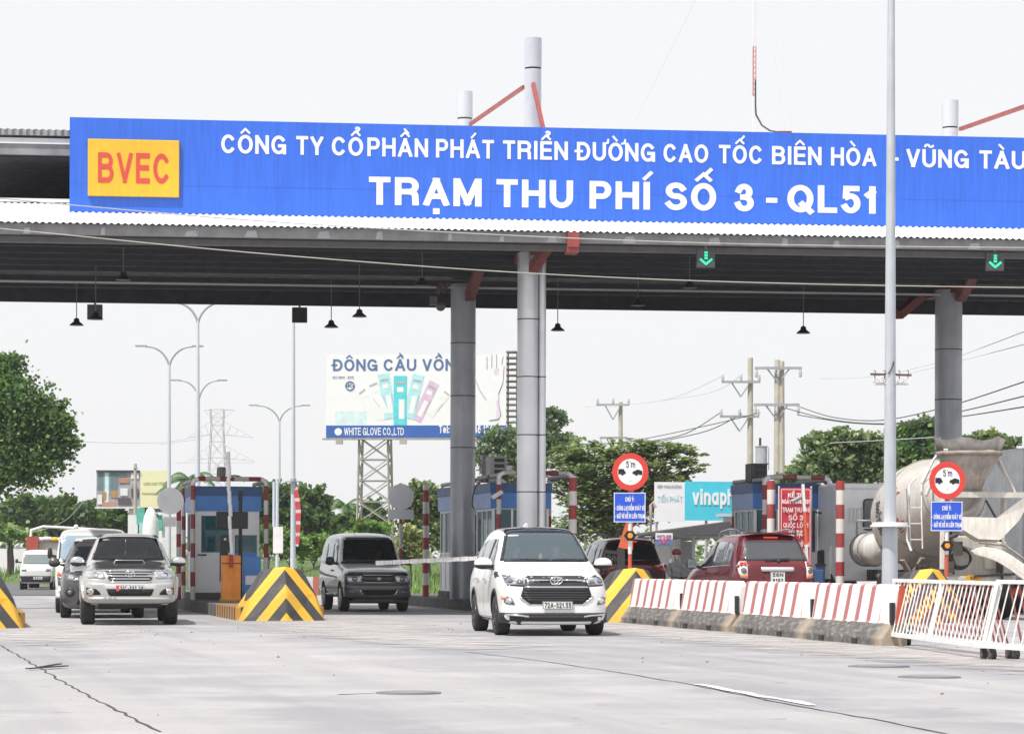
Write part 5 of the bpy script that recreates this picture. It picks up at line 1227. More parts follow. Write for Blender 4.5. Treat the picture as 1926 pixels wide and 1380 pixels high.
for sd in (-1, 1):
    ax = '+' if sd > 0 else '-'
    for q in ([(1.6,1.12),(2.35,1.12),(2.35,1.58),(2.1,1.6),(1.85,1.45)], [(2.42,1.12),(3.3,1.12),(3.2,1.56),(2.42,1.6)]): ch.proj('side_window', q, M_dglass, ax, off=.008, th=.02, step=.12)
    for wy in (.86, 3.95):
        arc = [(wy+.54*cos(radians(a)), .385+.54*sin(radians(a))) for a in range(0,181,15)] + [(wy+.455*cos(radians(a)), .385+.455*sin(radians(a))) for a in range(180,-1,-15)]
        ch.proj('wheel_arch', arc, M_silver, ax, off=.035, th=.08, step=.2)
ch.mirror(.99, 1.62, 1.22, M_chrome, .14, .1)
ch.seats((-.36,.36), 2.5, .8, .75); MB().box((0,1.55,1.12), (1.25,.45,.14)).build('dashboard', M_seat, ch.o, bevel=.04)
ch.occupant(.36, 2.35, .72, 'masked driver in the silver pickup truck', M_shirt)
MB().tube([(-.05,1.75,1.65),(-.05,1.75,1.42)], .006).build('charm_cord', M_whitep, ch.o); MB().ball((-.05,1.75,1.38), (.03,.03,.05)).build('hanging_charm', M_whitep, ch.o)
ch.proj('sticker', [(-.50,1.63),(-.37,1.635),(-.37,1.66),(-.49,1.655)], M_greybox, off=.008, th=0)

# --- older silver van under the boom -------------------------------------------------
M_van = paint('two_tone_van', (.86,.88,.9), .25, metal=.15, dirt=.3, split=(.93,(.03,.032,.038),.1))
p = gp(712, 1150)
st = [(.0,.34,.66,.63,.78,.55,.86),(.05,.31,.79,.76,.84,.66,.94),(.16,.31,.83,.79,.92,.72,1.0),(.4,.31,.845,.8,1.0,.74,1.06),(.85,.31,.85,.81,1.05,.75,1.12),(1.05,.31,.85,.81,1.06,.75,1.15),(1.14,.31,.85,.81,1.07,.745,1.2),
      (1.45,.31,.85,.81,1.1,.71,1.6),(1.62,.31,.85,.81,1.1,.695,1.77),(1.8,.31,.85,.81,1.1,.69,1.86),(2.8,.31,.85,.81,1.1,.69,1.9),(3.8,.31,.85,.81,1.1,.69,1.88),(4.2,.33,.84,.8,1.1,.68,1.8),(4.32,.36,.82,.78,1.1,.68,1.6),(4.38,.42,.78,.74,1.05,.66,1.3)]
wsZ = [(-.725,1.195),(.725,1.195),(.655,1.735),(.35,1.76),(-.35,1.76),(-.655,1.735)]
cz = Car('van', 'older silver and grey van waiting behind the lowered boom', 'car', (p.x, p.y, 0), radians(13), st, [M_van], 1.04, wheels=((.78,.855),(3.4,.855)), wr=.33, ww=.22, cavity=(sc(wsZ,.955,1.47,.95), .7, 3.6))
cz.proj('windscreen', sc(wsZ,.985,1.47,.985), glass_front('smoky_windscreen', (.6,.68,.66), .45, (.012,.015,.017)), off=.004, th=.012)
cz.proj('sun_strip', [(-.66,1.735),(.66,1.735),(.62,1.785),(-.62,1.785)], M_dglass, off=.008, th=.02)
cz.proj('cowl', [(-.76,1.135),(.76,1.135),(.74,1.2),(-.74,1.2)], M_plastic, off=.008, th=.02)
cz.proj('bug_deflector', [(-.74,.945),(.74,.945),(.76,.885),(-.76,.885)], M_dglass, off=.03, th=.05)
g_ = cz.proj('grille', [(-.40,.87),(.40,.87),(.40,.75),(.36,.70),(-.36,.70),(-.40,.75)], M_plastic, off=.012, th=.05)
cz.proj('grille_chrome', [(-.39,.885),(.39,.885),(.39,.868),(-.39,.868)], M_chrome, off=.03, th=0, parent=g_); cz.proj('grille_chrome', [(-.38,.705),(.38,.705),(.36,.685),(-.36,.685)], M_chrome, off=.03, th=0, parent=g_)
for k in range(12): x = -.33+.06*k; cz.proj('grille_slat', [(x-.006,.72),(x+.006,.72),(x+.006,.85),(x-.006,.85)], M_lensd, off=.022, th=0, parent=g_)
cz.emblem(0, .785, .05, .03)
cz.proj('headlight', [(.42,.86),(.76,.86),(.79,.78),(.76,.695),(.44,.69)], M_lens, off=.01, th=.04, mirror=True, step=.06); cz.proj('headlight_reflector', ell(.6,.78,.075,.06), M_lensd, off=.016, th=0, mirror=True, step=.05)
M_bump = paint('grey_bumper', (.075,.078,.085), .35, metal=.2, dirt=.4)
cz.proj('bumper', [(-.83,.655),(.83,.655),(.84,.36),(.7,.325),(-.7,.325),(-.84,.36)], M_bump, off=.05, th=.06); cz.proj('air_intake', [(-.47,.525),(.47,.525),(.4,.43),(.34,.405),(-.34,.405),(-.4,.43)], M_wheelwell, off=.06, th=0)
cz.proj('intake_trim', [(.46,.53),(.49,.53),(.43,.42),(.36,.40),(.36,.412),(.41,.43)], M_chrome, off=.062, th=0, mirror=True, step=.05); cz.proj('fog_lamp', [(.56,.49),(.76,.5),(.76,.45),(.56,.44)], M_lensd, off=.06, th=0, mirror=True)
cz.proj('under_guard', [(-.78,.33),(.78,.33),(.74,.2),(-.74,.2)], M_plastic, off=.02, th=.03)
cz.plate(.03, .515, .47, .11, ['72M-9388'], m=mat('weathered_plate', (.42,.43,.43), .5))
for sd in (-1, 1):
    ax = '+' if sd > 0 else '-'
    for q in ([(1.42,1.13),(2.1,1.13),(2.1,1.64),(1.68,1.64)], [(2.2,1.13),(3.1,1.13),(3.1,1.64),(2.2,1.64)], [(3.2,1.13),(4.15,1.15),(4.1,1.62),(3.2,1.64)]): cz.proj('side_window', q, M_mglass if sd < 0 else M_dglass, ax, off=.008, th=.02, step=.12)
    cz.proj('side_stripe', [(1.2,.84),(3.0,.90),(4.2,.99),(4.2,.9),(3.0,.84),(1.2,.8)], mat('stripe_brown', (.2,.16,.13), .4), ax, off=.004, th=.01)
    cz.proj('side_step', [(1.2,.34),(2.95,.34),(2.95,.42),(1.2,.42)], M_bump, ax, off=.07, th=.07)
    a = cz.at(2.0, .98, ax, .02); MB().box(a, (.03,.18,.04)).build('door_handle', M_plastic, cz.o, bevel=.01)
cz.mirror(1.0, 1.35, 1.21, M_plastic, .115, .105)
cz.seats((-.36,.36), 2.3, .75, .8); MB().box((0,1.35,1.1), (1.25,.4,.14)).build('dashboard', M_seat, cz.o, bevel=.04); cz.occupant(.36, 2.15, .72, 'driver in the older silver van', M_shirt, False)
MB().tube([cz.at(-.6,1.21,off=.02), cz.at(-.25,1.24,off=.025), cz.at(.0,1.21,off=.02)], .01).build('wiper', M_plastic, cz.o)
MB().tube([(-.3,1.75,1.84),(-.42,1.6,2.02)], .006).build('aerial', M_greybox, cz.o)

# --- grey people carrier behind the pickup -------------------------------------------
M_grey = paint('grey_paint', (.085,.088,.092), .28, metal=.5, dirt=.4); 
D = 56.8; p = pt(190, HY, D); p.z = 0
st = [(.0,.24,.62,.60,.72,.5,.82),(.06,.2,.78,.74,.78,.64,.92),(.25,.19,.87,.82,.9,.72,1.0),(.55,.19,.895,.84,.98,.75,1.08),(.95,.19,.9,.85,1.04,.74,1.17),(1.08,.19,.9,.85,1.06,.735,1.24),(1.5,.19,.9,.85,1.08,.67,1.55),(1.8,.19,.9,.85,1.08,.62,1.7),(2.1,.19,.9,.85,1.08,.61,1.75),(3.2,.2,.9,.84,1.08,.61,1.75),(4.1,.25,.88,.82,1.08,.58,1.65),(4.4,.32,.82,.76,1.05,.56,1.35)]
ci_ = Car('people_carrier', 'dark grey people carrier half hidden by the silver pickup', 'car', (p.x, D+.2, 0), radians(9), st, [M_grey], 1.0, wheels=((.82,.9),(3.5,.9)), wr=.33, ww=.22)
ci_.proj('roof_panel', [(-.6,1.9),(.6,1.9),(.56,4.0),(-.56,4.0)], paint('sunlit_grey_roof', (.6,.6,.6), .3), 't', off=.006, th=.02)  # sunlight on the grey roof put into a paler sheet
ci_.proj('windscreen', [(-.75,1.2),(.75,1.2),(.61,1.66),(-.61,1.66)], M_dglass, off=.006, th=.02); ci_.proj('windscreen_frame', [(-.62,1.66),(.62,1.66),(.57,1.74),(-.57,1.74)], mat('light_grey_trim', (.45,.45,.45), .3), off=.008, th=.02)
ci_.proj('bonnet_sheen', [(-.68,.35),(.68,.35),(.7,1.0),(-.7,1.0)], paint('bonnet_sheen_blue', (.42,.46,.5), .2, metal=.4), 't', off=.006, th=.02)  # pale sheet stands in for the sheen on the dark grey bonnet
ci_.proj('headlight', [(.42,.80),(.5,.96),(.66,1.0),(.86,.93),(.86,.83),(.6,.78)], M_lensd, off=.008, th=.04, mirror=True, step=.06); ci_.proj('headlight_reflector', ell(.66,.89,.07,.06), M_lens, off=.014, th=0, mirror=True, step=.05)
ci_.proj('air_intake', [(-.45,.55),(.45,.55),(.55,.3),(-.55,.3)], M_wheelwell, off=.02, th=.02); ci_.proj('fog_lamp', ell(.69,.56,.1,.1), M_plastic, off=.012, th=0, mirror=True, step=.06); ci_.proj('fog_lens', ell(.69,.56,.05,.05), M_lensd, off=.02, th=0, mirror=True, step=.05)
ci_.proj('chrome_lip', [(-.4,.37),(.4,.37),(.4,.34),(-.4,.34)], M_chrome, off=.03, th=0); ci_.mirror(1.03, 1.35, 1.2, M_grey, .13, .1)
for sd in (-1, 1):
    for q in ([(1.4,1.11),(2.2,1.11),(2.2,1.56),(1.75,1.5)], [(2.28,1.11),(3.2,1.11),(3.2,1.58),(2.28,1.58)]): ci_.proj('side_window', q, M_dglass, '+' if sd > 0 else '-', off=.008, th=.02, step=.12)

# --- white light truck in the same queue ---------------------------------------------
M_tpaint = paint('white_truck_paint', (.82,.82,.8), .25, metal=.4, dirt=.25)
D = 62.5; p = pt(170, HY, D)
st = [(.0,.42,.74,.74,.85,.72,.98),(.04,.38,.84,.84,.95,.82,1.12),(.12,.38,.87,.86,1.08,.84,1.2),(.2,.38,.88,.87,1.16,.83,1.32),(.38,.38,.88,.87,1.2,.79,1.72),(.55,.38,.88,.86,1.2,.77,1.96),(.9,.4,.88,.86,1.2,.76,2.0),(1.9,.4,.88,.86,1.2,.76,2.02),(3.6,.45,.87,.85,1.2,.75,2.0),(4.4,.5,.86,.84,1.2,.74,1.96),(4.5,.55,.82,.8,1.15,.72,1.7)]
ct = Car('minibus', 'white minibus behind the dark grey people carrier', 'car', (p.x, D+.3, 0), radians(8), st, [M_tpaint], 1.0, wheels=((.8,.88),(3.3,.88)), wr=.33, ww=.22, rimmat=M_tailw)
ct.proj('windscreen', rrect(-.76,.76,1.24,1.84,.08), glass_front('bluish_windscreen', (.6,.75,.85), .05, (.3,.38,.45)), off=.006, th=.02); ct.proj('windscreen_seal', [(-.8,1.2),(.8,1.2),(.79,1.235),(-.79,1.235)], M_plastic, off=.008, th=.02)
for sd in (-1, 1): ct.proj('windscreen_pillar', [(sd*.765,1.25),(sd*.8,1.25),(sd*.76,1.86),(sd*.73,1.86)], M_plastic, off=.009, th=.02)
ct.proj('headlight', [(.55,.66),(.8,.66),(.82,.86),(.55,.86)], M_lensd, off=.01, th=.03, mirror=True, step=.06); ct.proj('headlight_reflector', ell(.68,.76,.07,.07), M_chrome, off=.016, th=0, mirror=True, step=.05); ct.proj('turn_lamp', [(.55,.88),(.82,.88),(.82,.97),(.6,1.0)], M_turn, off=.01, th=.02, mirror=True, step=.06)
ct.proj('bumper', [(-.86,.58),(.86,.58),(.86,.36),(-.86,.36)], M_tpaint, off=.04, th=.05); ct.proj('fog_lamp', [(.6,.44),(.76,.44),(.76,.53),(.6,.53)], M_lensd, off=.05, th=0, mirror=True)
for sd in (-1, 1):
    for y in (.5, 1.5, 2.5, 3.5): ct.proj('side_window', rrect(y,y+.88,1.25,1.78,.05), M_mglass, '+' if sd > 0 else '-', off=.008, th=.02, step=.12)
ct.mirror(1.0, .3, 1.42, M_plastic, .06, .13)
tag(MB().ball((0,0,.75), (.2,.18,.28), 10, 8).lathe([(.24,0),(.22,.2),(.13,.5),(.1,.6)]).build('statue', M_whitep), 'small white statue standing beyond the white minibus roof', 'statue'); bpy.data.objects['statue'].location = pt(143, 1005, 120); bpy.data.objects['statue'].scale = (.55,.55,.45)

# --- far microvan and the laden truck behind it --------------------------------------
D = 118; p = pt(68, HY, D)
st = [(.0,.3,.62,.62,.74,.6,.88),(.05,.27,.70,.69,.82,.66,1.0),(.2,.27,.73,.71,.95,.66,1.12),(.4,.27,.74,.72,1.0,.64,1.3),(.62,.27,.74,.72,1.05,.6,1.68),(.85,.27,.74,.72,1.05,.59,1.76),(2.0,.27,.74,.72,1.05,.59,1.78),(3.1,.3,.73,.7,1.05,.58,1.74),(3.25,.35,.7,.68,1.0,.56,1.4)]
cm = Car('microvan', 'small white microvan far off on the road by the trees', 'car', (p.x, D, 0), radians(6), st, [M_tpaint], 1.0, wheels=((.55,.74),(2.4,.74)), wr=.28, ww=.17)
cm.proj('windscreen', rrect(-.6,.6,1.14,1.58,.06), glass_front('grey_windscreen', (.5,.5,.5), .05, (.16,.2,.2)), off=.006, th=.02); cm.proj('headlight', [(.42,.82),(.64,.82),(.64,.93),(.44,.93)], M_lensd, off=.01, th=.02, mirror=True, step=.06)
cm.proj('bumper', [(-.71,.62),(.71,.62),(.71,.34),(-.71,.34)], M_plastic, off=.03, th=.03); cm.plate(.08, .52, .4, .13, ['60A']); cm.mirror(.9, .6, 1.28, M_plastic, .07, .1)
D = 126; p = pt(92, HY, D); o = thing('truck', 'dusty truck with a red corner, piled with yellow and white sacks behind the microvan', 'truck', (p.x, D, 0), radians(6))
MB().box((0,2.4,1.3), (2.1,4.6,1.9)).build('cargo_body', mat('dusty_white_truck', (.6,.57,.53), .6), o, bevel=.05); MB().box((-.75,-.2,1.7), (.55,.5,1.5)).build('front_panel', mat('red_truck_front', (.42,.08,.06), .5), o)
mb = MB(); mb.tube([(-.9,.3,2.2),(-.85,.3,2.75),(-.3,.3,2.92),(2.4,.3,2.78)], .07); mb.tube([(-.35,.35,2.3),(-.3,.35,2.72),(.1,.35,2.8),(.5,.35,2.3)], .06, m=1); mb.build('rack', [M_whitep, M_black], o)
sk = MB(); rs = random.Random(4)
for k in range(7): sk.ball((-.8+.35*k,.1,2.28+.1*rs.random()), (.32,.2,.13), 10, 6, m=k%3)
sk.build('load', [mat('yellow_sack', (.62,.4,.05), .8), M_whitep, mat('white_sheet', (.6,.62,.62), .8)], o)
for x in (-.85,.85):
    for y in (.7,3.8): MB().cyl((x-.12,y,.42), (x+.12,y,.42), .42, n=20).build('wheel', M_tyre, o)

# --- red car seen from behind ---------------------------------------------------------
M_red = paint('dark_red_paint', (.14,.011,.018), .22, metal=.25, dirt=.2, var=.15)
D = 57.2; p = pt(1462, HY, D)
st = [(.0,.3,.70,.68,.95,.62,1.1),(.05,.28,.84,.80,1.02,.70,1.16),(.16,.27,.90,.84,1.06,.70,1.24),(.3,.26,.92,.85,1.08,.69,1.42),(.46,.26,.925,.855,1.09,.665,1.63),(.56,.26,.925,.86,1.09,.66,1.735),(.8,.26,.925,.86,1.09,.665,1.755),(1.8,.25,.925,.86,1.07,.67,1.76),(2.5,.25,.925,.86,1.05,.65,1.70),(2.9,.25,.925,.86,1.03,.68,1.48),(3.3,.25,.92,.86,1.02,.74,1.2),(3.6,.25,.92,.85,1.0,.76,1.1),(4.3,.28,.88,.82,.9,.7,.98),(4.55,.34,.75,.7,.8,.6,.86)]
cr = Car('red_car', 'dark red car seen from behind above the striped concrete barriers', 'car', (p.x, D, 0), radians(12), st, [M_red], 1.06, wheels=((.95,.925),(3.65,.925)), wr=.35, ww=.24)
cr.proj('rear_window', [(-.80,1.21),(.80,1.21),(.79,1.25),(.66,1.61),(-.66,1.61),(-.79,1.25)], mat('grey_tinted_glass', (.06,.065,.075), .12, var=.1, spec=.7), off=.008, th=.02)
cr.proj('tail_lamp', [(.66,1.19),(.78,1.19),(.835,1.1),(.84,.97),(.80,.86),(.66,.84)], M_tailw, off=.012, th=.05, mirror=True, step=.06)
cr.proj('brake_lamp', [(.675,1.10),(.675,1.175),(.765,1.175),(.81,1.1)], M_tail, off=.034, th=0, mirror=True, step=.05); cr.proj('turn_lamp', [(.675,.855),(.78,.87),(.81,.92),(.675,.91)], M_turn, off=.034, th=0, mirror=True, step=.05); cr.proj('lamp_bulb', ell(.745,1.005,.055,.06), M_lensd, off=.034, th=0, mirror=True, step=.05)
cr.proj('handle_strip', rrect(-.37,.37,.99,1.075,.03), mat('white_chrome', (.75,.75,.77), .18, metal=.5), off=.035, th=.04); cr.proj('plate_recess', [(-.33,.98),(.33,.98),(.28,.72),(-.28,.72)], paint('deeper_red', (.12,.01,.015), .3), off=.006, th=.01)
cr.plate(.0, .86, .33, .22, ['56N', '8192']); cr.proj('high_brake_lamp', rrect(-.16,.16,1.665,1.695,.01), mat('bright_red_lamp', (.75,.08,.04), .2, emit=.5), off=.016, th=.02)
a = cr.at(.05, 1.22, off=.04); MB().bar(a+Vector((-.3,0,-.02)), a+Vector((.25,.01,.02)), .03, .035).ball(a+Vector((0,0,-.03)), .05).build('rear_wiper', M_plastic, cr.o)
for sd in (-1, 1):
    ax = '+' if sd > 0 else '-'
    for q in ([(.75,1.14),(1.15,1.14),(1.15,1.55),(.95,1.58),(.75,1.5)], [(1.2,1.13),(2.05,1.11),(2.0,1.6),(1.25,1.6)], [(2.12,1.1),(3.05,1.07),(2.75,1.4),(2.35,1.58),(2.12,1.6)]): cr.proj('side_window', q, M_mglass if q[0][0] < 2 else M_dglass, ax, off=.008, th=.02, step=.12)
    cr.proj('window_trim', [(.7,1.1),(3.1,1.04),(3.1,1.06),(.7,1.125)], M_chrome, ax, off=.01, th=.02)
    MB().tube([(sd*.62,.55,1.77),(sd*.63,.75,1.83),(sd*.64,1.4,1.85),(sd*.63,2.1,1.8),(sd*.61,2.35,1.72)], .022, n=8).build('roof_rail', M_chrome, cr.o)
    for y in (1.5, 2.4): a = cr.at(y, .96, ax, .025); MB().box(a, (.03,.2,.04)).build('door_handle', M_red, cr.o, bevel=.012)
cr.mirror(1.08, 2.95, 1.14, M_plastic, .13, .12, facing=1); MB().box((0,.52,1.765), (1.15,.22,.035)).build('spoiler', M_red, cr.o, bevel=.015)
# --- maroon car beyond it -------------------------------------------------------------
M_maroon = paint('maroon_paint', (.11,.014,.014), .22, metal=.25, dirt=.2)
D = 68.5; p = pt(1196, HY, D)
cw = Car('maroon_car', 'maroon car seen from behind between the minivan and the red car', 'car', (p.x, D, 0), radians(12), [(y, b_, w*.985, wb*.985, be, tw*.98, tp) for y, b_, w, wb, be, tw, tp in st], [M_maroon], 1.06, wheels=((.95,.91),(3.65,.91)), wr=.35, ww=.24)
cw.proj('rear_window', [(-.79,1.2),(.79,1.2),(.67,1.63),(-.67,1.63)], M_dglass, off=.008, th=.02); cw.proj('roof_panel', [(-.64,.6),(.64,.6),(.64,2.4),(-.64,2.4)], paint('sunlit_roof', (.5,.5,.52), .2, metal=.3), 't', off=.006, th=.01)  # roof sheet paler than the maroon, sunlight put into its colour
cw.proj('tail_lamp', [(.48,1.1),(.74,1.14),(.90,1.15),(.92,1.0),(.86,.93),(.6,.98)], M_tail, off=.012, th=.04, mirror=True, step=.06); cw.proj('reversing_lamp', [(.5,1.10),(.78,1.135),(.78,1.10),(.6,1.07)], M_tailw, off=.02, th=0, mirror=True, step=.05); cw.proj('turn_lamp', ell(.86,1.03,.045,.06), M_turn, off=.022, th=0, mirror=True, step=.05)
cw.proj('high_brake_lamp', rrect(-.16,.16,1.665,1.695,.01), bpy.data.materials['bright_red_lamp'], off=.016, th=.02)
for sd in (-1, 1):
    for q in ([(.75,1.14),(1.15,1.14),(1.15,1.55),(.75,1.5)], [(1.2,1.13),(2.05,1.11),(2.0,1.6),(1.25,1.6)], [(2.12,1.1),(3.05,1.07),(2.35,1.58),(2.12,1.6)]): cw.proj('side_window', q, M_mglass, '+' if sd > 0 else '-', off=.008, th=.02, step=.12)
    MB().tube([(sd*.62,.55,1.77),(sd*.63,.75,1.84),(sd*.64,1.4,1.86),(sd*.63,2.1,1.8)], .03, n=8).build('roof_rail', M_plastic, cw.o)

# --- motorbike rider -------------------------------------------------------------------
D = 66; p = pt(1274, HY, D); o = thing('motorbike', 'small motorbike ridden between the maroon and the red car', 'motorbike', (p.x, D, 0), .2)
for y in (-.6, .62):
    w = MB().lathe([(.2,-.04),(.28,-.05),(.3,0),(.28,.05),(.2,.04)], (0,y,.3), (1,0,0), n=24).build('wheel', M_tyre, o); MB().cyl((-.03,y,.3), (.03,y,.3), .2, n=16).build('rim', M_rim, w)
MB().tube([(0,-.6,.32),(0,-.45,.75),(0,-.38,.98)], .035).tube([(-.33,-.3,1.03),(0,-.4,.98),(.33,-.3,1.03)], .016).ball((0,-.45,.9), (.1,.1,.12)).build('front_fork', M_plastic, o)
MB().ball((0,.1,.5), (.13,.45,.18)).ball((0,-.3,.6), (.14,.12,.25)).build('bodywork', mat('grey_bike', (.15,.16,.18), .35), o); MB().box((0,.28,.78), (.24,.7,.1)).build('saddle', M_plastic, o, bevel=.04); MB().ball((0,-.53,.86), (.07,.04,.07)).build('headlight', M_lens, o)
J = [((0,.2,.88),.14),((0,.18,1.1),.14),((0,.12,1.33),.15),((0,.1,1.45),.06),((0,.08,1.52),.055),((0,.06,1.62),.1),((0,.07,1.7),.07),((-.18,.1,1.36),.065),((-.3,-.08,1.17),.05),((-.3,-.3,1.06),.04),((.18,.1,1.36),.065),((.3,-.08,1.17),.05),((.3,-.3,1.06),.04),((-.12,.05,.84),.1),((-.16,-.22,.72),.075),((-.14,-.08,.32),.05),((.12,.05,.84),.1),((.16,-.22,.72),.075),((.14,-.08,.32),.05)]
E_ = [(0,1),(1,2),(2,3),(3,4),(4,5),(5,6),(2,7),(7,8),(8,9),(2,10),(10,11),(11,12),(0,13),(13,14),(14,15),(0,16),(16,17),(17,18)]
r_ = skinned('person', J, E_, [mat('grey_jacket', (.34,.34,.36), .8, var=.3, scale=9), M_skin, M_mask, mat('dark_trousers', (.03,.03,.04), .8)], lambda c: 3 if c.z < .9 else (0 if c.z < 1.47 else (2 if c.z < 1.63 and c.y < .03 else 1)))
r_.location = o.location; r_.rotation_euler = (0,0,.2); r_.scale = (.9,.9,.87); o.scale = (.9,.9,.87)
MB().ball((0,.09,1.72), (.14,.15,.11), 16, 8).build('helmet', mat('red_helmet', (.3,.05,.06), .3), r_); tag(r_, 'motorbike rider in red helmet, white mask and grey jacket', 'person')

# --- concrete mixer truck --------------------------------------------------------------
D = 57.6; p = pt(1832, HY, D); TR = thing('mixer_truck', 'dusty white concrete mixer truck driving away through the lane', 'truck', (p.x, D, 0), radians(9.5))
M_mix = mat('dusty_drum_paint', (.58,.555,.525), .45, var=.2, scale=1.2, streak=.15); M_mixw = mat('cement_splashed_white', (.62,.59,.54), .6, var=.18, scale=1.6, bump=.15, bscale=25, streak=.2); M_cem = mat('dried_cement', (.3,.26,.22), .9, var=.4, scale=8, bump=.5, bscale=20)
M_cabw = mat('white_cab_paint', (.78,.79,.81), .4, metal=.15, var=.08); M_chas = mat('dark_chassis', (.035,.034,.036), .7, var=.3)
MB().box((-.42,4.3,.95), (.1,8.0,.26)).box((.42,4.3,.95), (.1,8.0,.26)).box((0,.35,.95), (.9,.1,.3)).box((0,3,.95), (.8,.1,.2)).box((0,5,.95), (.8,.1,.2)).build('chassis', M_chas, TR)
for y in (1.3, 2.65, 6.9):
    for sd in (-1, 1):
        w = MB().lathe([(.3,-.27),(.48,-.29),(.52,-.2),(.52,.2),(.48,.29),(.3,.27)], (sd*.95,y,.52), (1,0,0), n=28).build('wheel', M_tyre, TR); MB().cyl((sd*1.2,y,.52), (sd*1.24,y,.52), .28, n=20).cyl((sd*1.1,y,.52), (sd*1.27,y,.52), .1, n=12).build('rim', M_cem, w)
ax0, ax1 = Vector((0,4.75,2.0)), Vector((0,.95,2.85)); dv_ = ax1-ax0; L = dv_.length
dr = MB().lathe([(.05,0),(.62,.0),(.74,.1),(1.02,.6),(1.17,1.1),(1.19,1.75),(1.13,2.2),(.9,3.0),(.68,3.6),(.58,L),(.5,L),(.45,L-.3)], ax0, dv_, n=48).build('drum', M_mix, TR)
q = dv_.to_track_quat('Z', 'Y').to_matrix()
rb = MB()
for h, r0 in ((1.1,1.175),(2.2,1.135),(3.5,.72)): rb.tube([ax0 + q @ Vector((r0*cos(2*pi*i/40), r0*sin(2*pi*i/40), h)) for i in range(41)], .018, n=5, cap=False)
rb.build('drum_ring', M_cem, dr)
# faded lettering on the drum's flank, running round it
def drum_text(s_, h0, h1, a0, a1, nm, m):
    polys, w = _glyphs(s_, .17, .12); mb = MB()
    for pg, i in polys:
        vs = []
        for x_, z_ in pg:
            hh = h0+(h1-h0)*z_; a_ = a0+(a1-a0)*x_/w
            r0 = 1.19-.06*max(0,min(1,(hh-1.75)/.45))-.2875*max(0,hh-2.2)+.008+.0004*(i%7); vs.append(ax0 + q @ Vector((r0*cos(a_), r0*sin(a_), hh)))
        mb.add(vs, [list(range(len(vs)))])
    mb.build(nm, m, dr, recalc=False)
drum_text('BÊ TÔNG', 1.5, 1.8, 3.55, 2.9, 'drum_small_lettering', M_plek); drum_text('VIỆT NGUYÊN', 2.0, 2.5, 3.75, 2.75, 'drum_lettering', mat('drum_red_ink', (.35,.06,.07), .6))
# hopper, flaps, chutes
hx = MB(); n = 20; hc = Vector((.03,.4,0))
def hr(rx, ry, z, k): a = 2*pi*k/n; sq = 1+.13*abs(sin(2*a)); return hc + Vector((rx*sq*cos(a), ry*sq*sin(a), z))
hp = [(.63,.52,3.62),(.5,.44,3.4),(.34,.32,3.12),(.22,.22,2.86)]
hx.add([hr(rx,ry,z,k) for rx,ry,z in hp for k in range(n)], [(j*n+k, j*n+(k+1)%n, (j+1)*n+(k+1)%n, (j+1)*n+k) for j in range(3) for k in range(n)], 0, True)
hx.tube([hr(.64,.53,3.62,k) for k in range(n+1)], .03, n=6, m=1, cap=False)
o_ = hx.build('hopper', [mat('rusty_hopper', (.4,.36,.32), .8, var=.3, scale=2.2, streak=.3, bump=.2, bscale=12), M_cem], TR, recalc=False); sm = o_.modifiers.new('s', 'SOLIDIFY'); sm.thickness = .025
fl = MB(); fk_ = [k for k in range(-1, 12)]
fl.add([hr(.63,.52,3.6,k) for k in fk_] + [hr(.74,.66,3.97+.05*sin(k*1.7),k) for k in fk_], [(i, i+1, 13+i+1, 13+i) for i in range(12)], 0, True)
o_ = fl.build('splash_flap', mat('stained_dark_flap', (.15,.135,.13), .8, var=.4, scale=4), TR, recalc=False); sm = o_.modifiers.new('s', 'SOLIDIFY'); sm.thickness = .025
MB().ball((-.2,.5,3.6), (.4,.35,.05)).ball((.45,.3,3.62), (.2,.2,.09)).build('cement_crust', M_cem, TR)
fm = MB(); fm.box((.28,.2,2.72), (2.0,.1,.12)); fm.bar((-.55,.5,1.1), (-.5,.6,3.5), .1); fm.bar((.75,.5,1.1), (.9,.6,2.7), .1); fm.bar((1.05,.3,2.7), (.75,.6,3.5), .08); fm.bar((-.95,.4,2.7), (-.55,.6,3.5), .06); fm.build('rear_frame', M_mixw, TR)
vc = MB(); vc.add([(-.45,.05,2.18),(.42,-.05,2.16),(1.02,-.05,2.6),(1.1,-.05,2.42),(.9,-.1,2.1),(.46,-.15,1.68),(-.02,-.1,1.7),(-.42,.0,1.95)], [(0,1,2,3,4,5,6,7)]); o_ = vc.build('collecting_chute', M_mixw, TR); sm = o_.modifiers.new('s', 'SOLIDIFY'); sm.thickness = .3; sm.offset = -1
cc = MB(); A_ = [(-.25,-.25,1.55),(.3,-.3,1.52),(.62,-.4,1.42)]; 
pts_ = [(-.2,-.2,1.56),(.35,-.3,1.5),(.8,-.45,1.15),(1.35,-.6,.72),(1.75,-.7,.45)]
vs = []
for i, (x, y, z) in enumerate(pts_):
    for (dx, dz) in ((-.12,-.2),(-.14,-.01),(-.11,.01),(.0,-.15),(.13,.08),(.16,.07),(.16,-.11)): vs.append((x+dx*.9, y-.18+(.18 if dz > -.15 else 0)*.3, z+dz))
n = 7; cc.add(vs, [(r*n+i, r*n+(i+1)%n, (r+1)*n+(i+1)%n, (r+1)*n+i) for r in range(4) for i in range(n)] + [list(range(n)), list(range(4*n,5*n))], 0, True); o_ = cc.build('swing_chute', M_mixw, TR); sm = o_.modifiers.new('s', 'SUBSURF'); sm.levels = sm.render_levels = 2
MB().tube([Vector(q_)+Vector((.19,-.15,.12)) for q_ in pts_], .028, n=7).build('chute_lip', M_cem, TR)
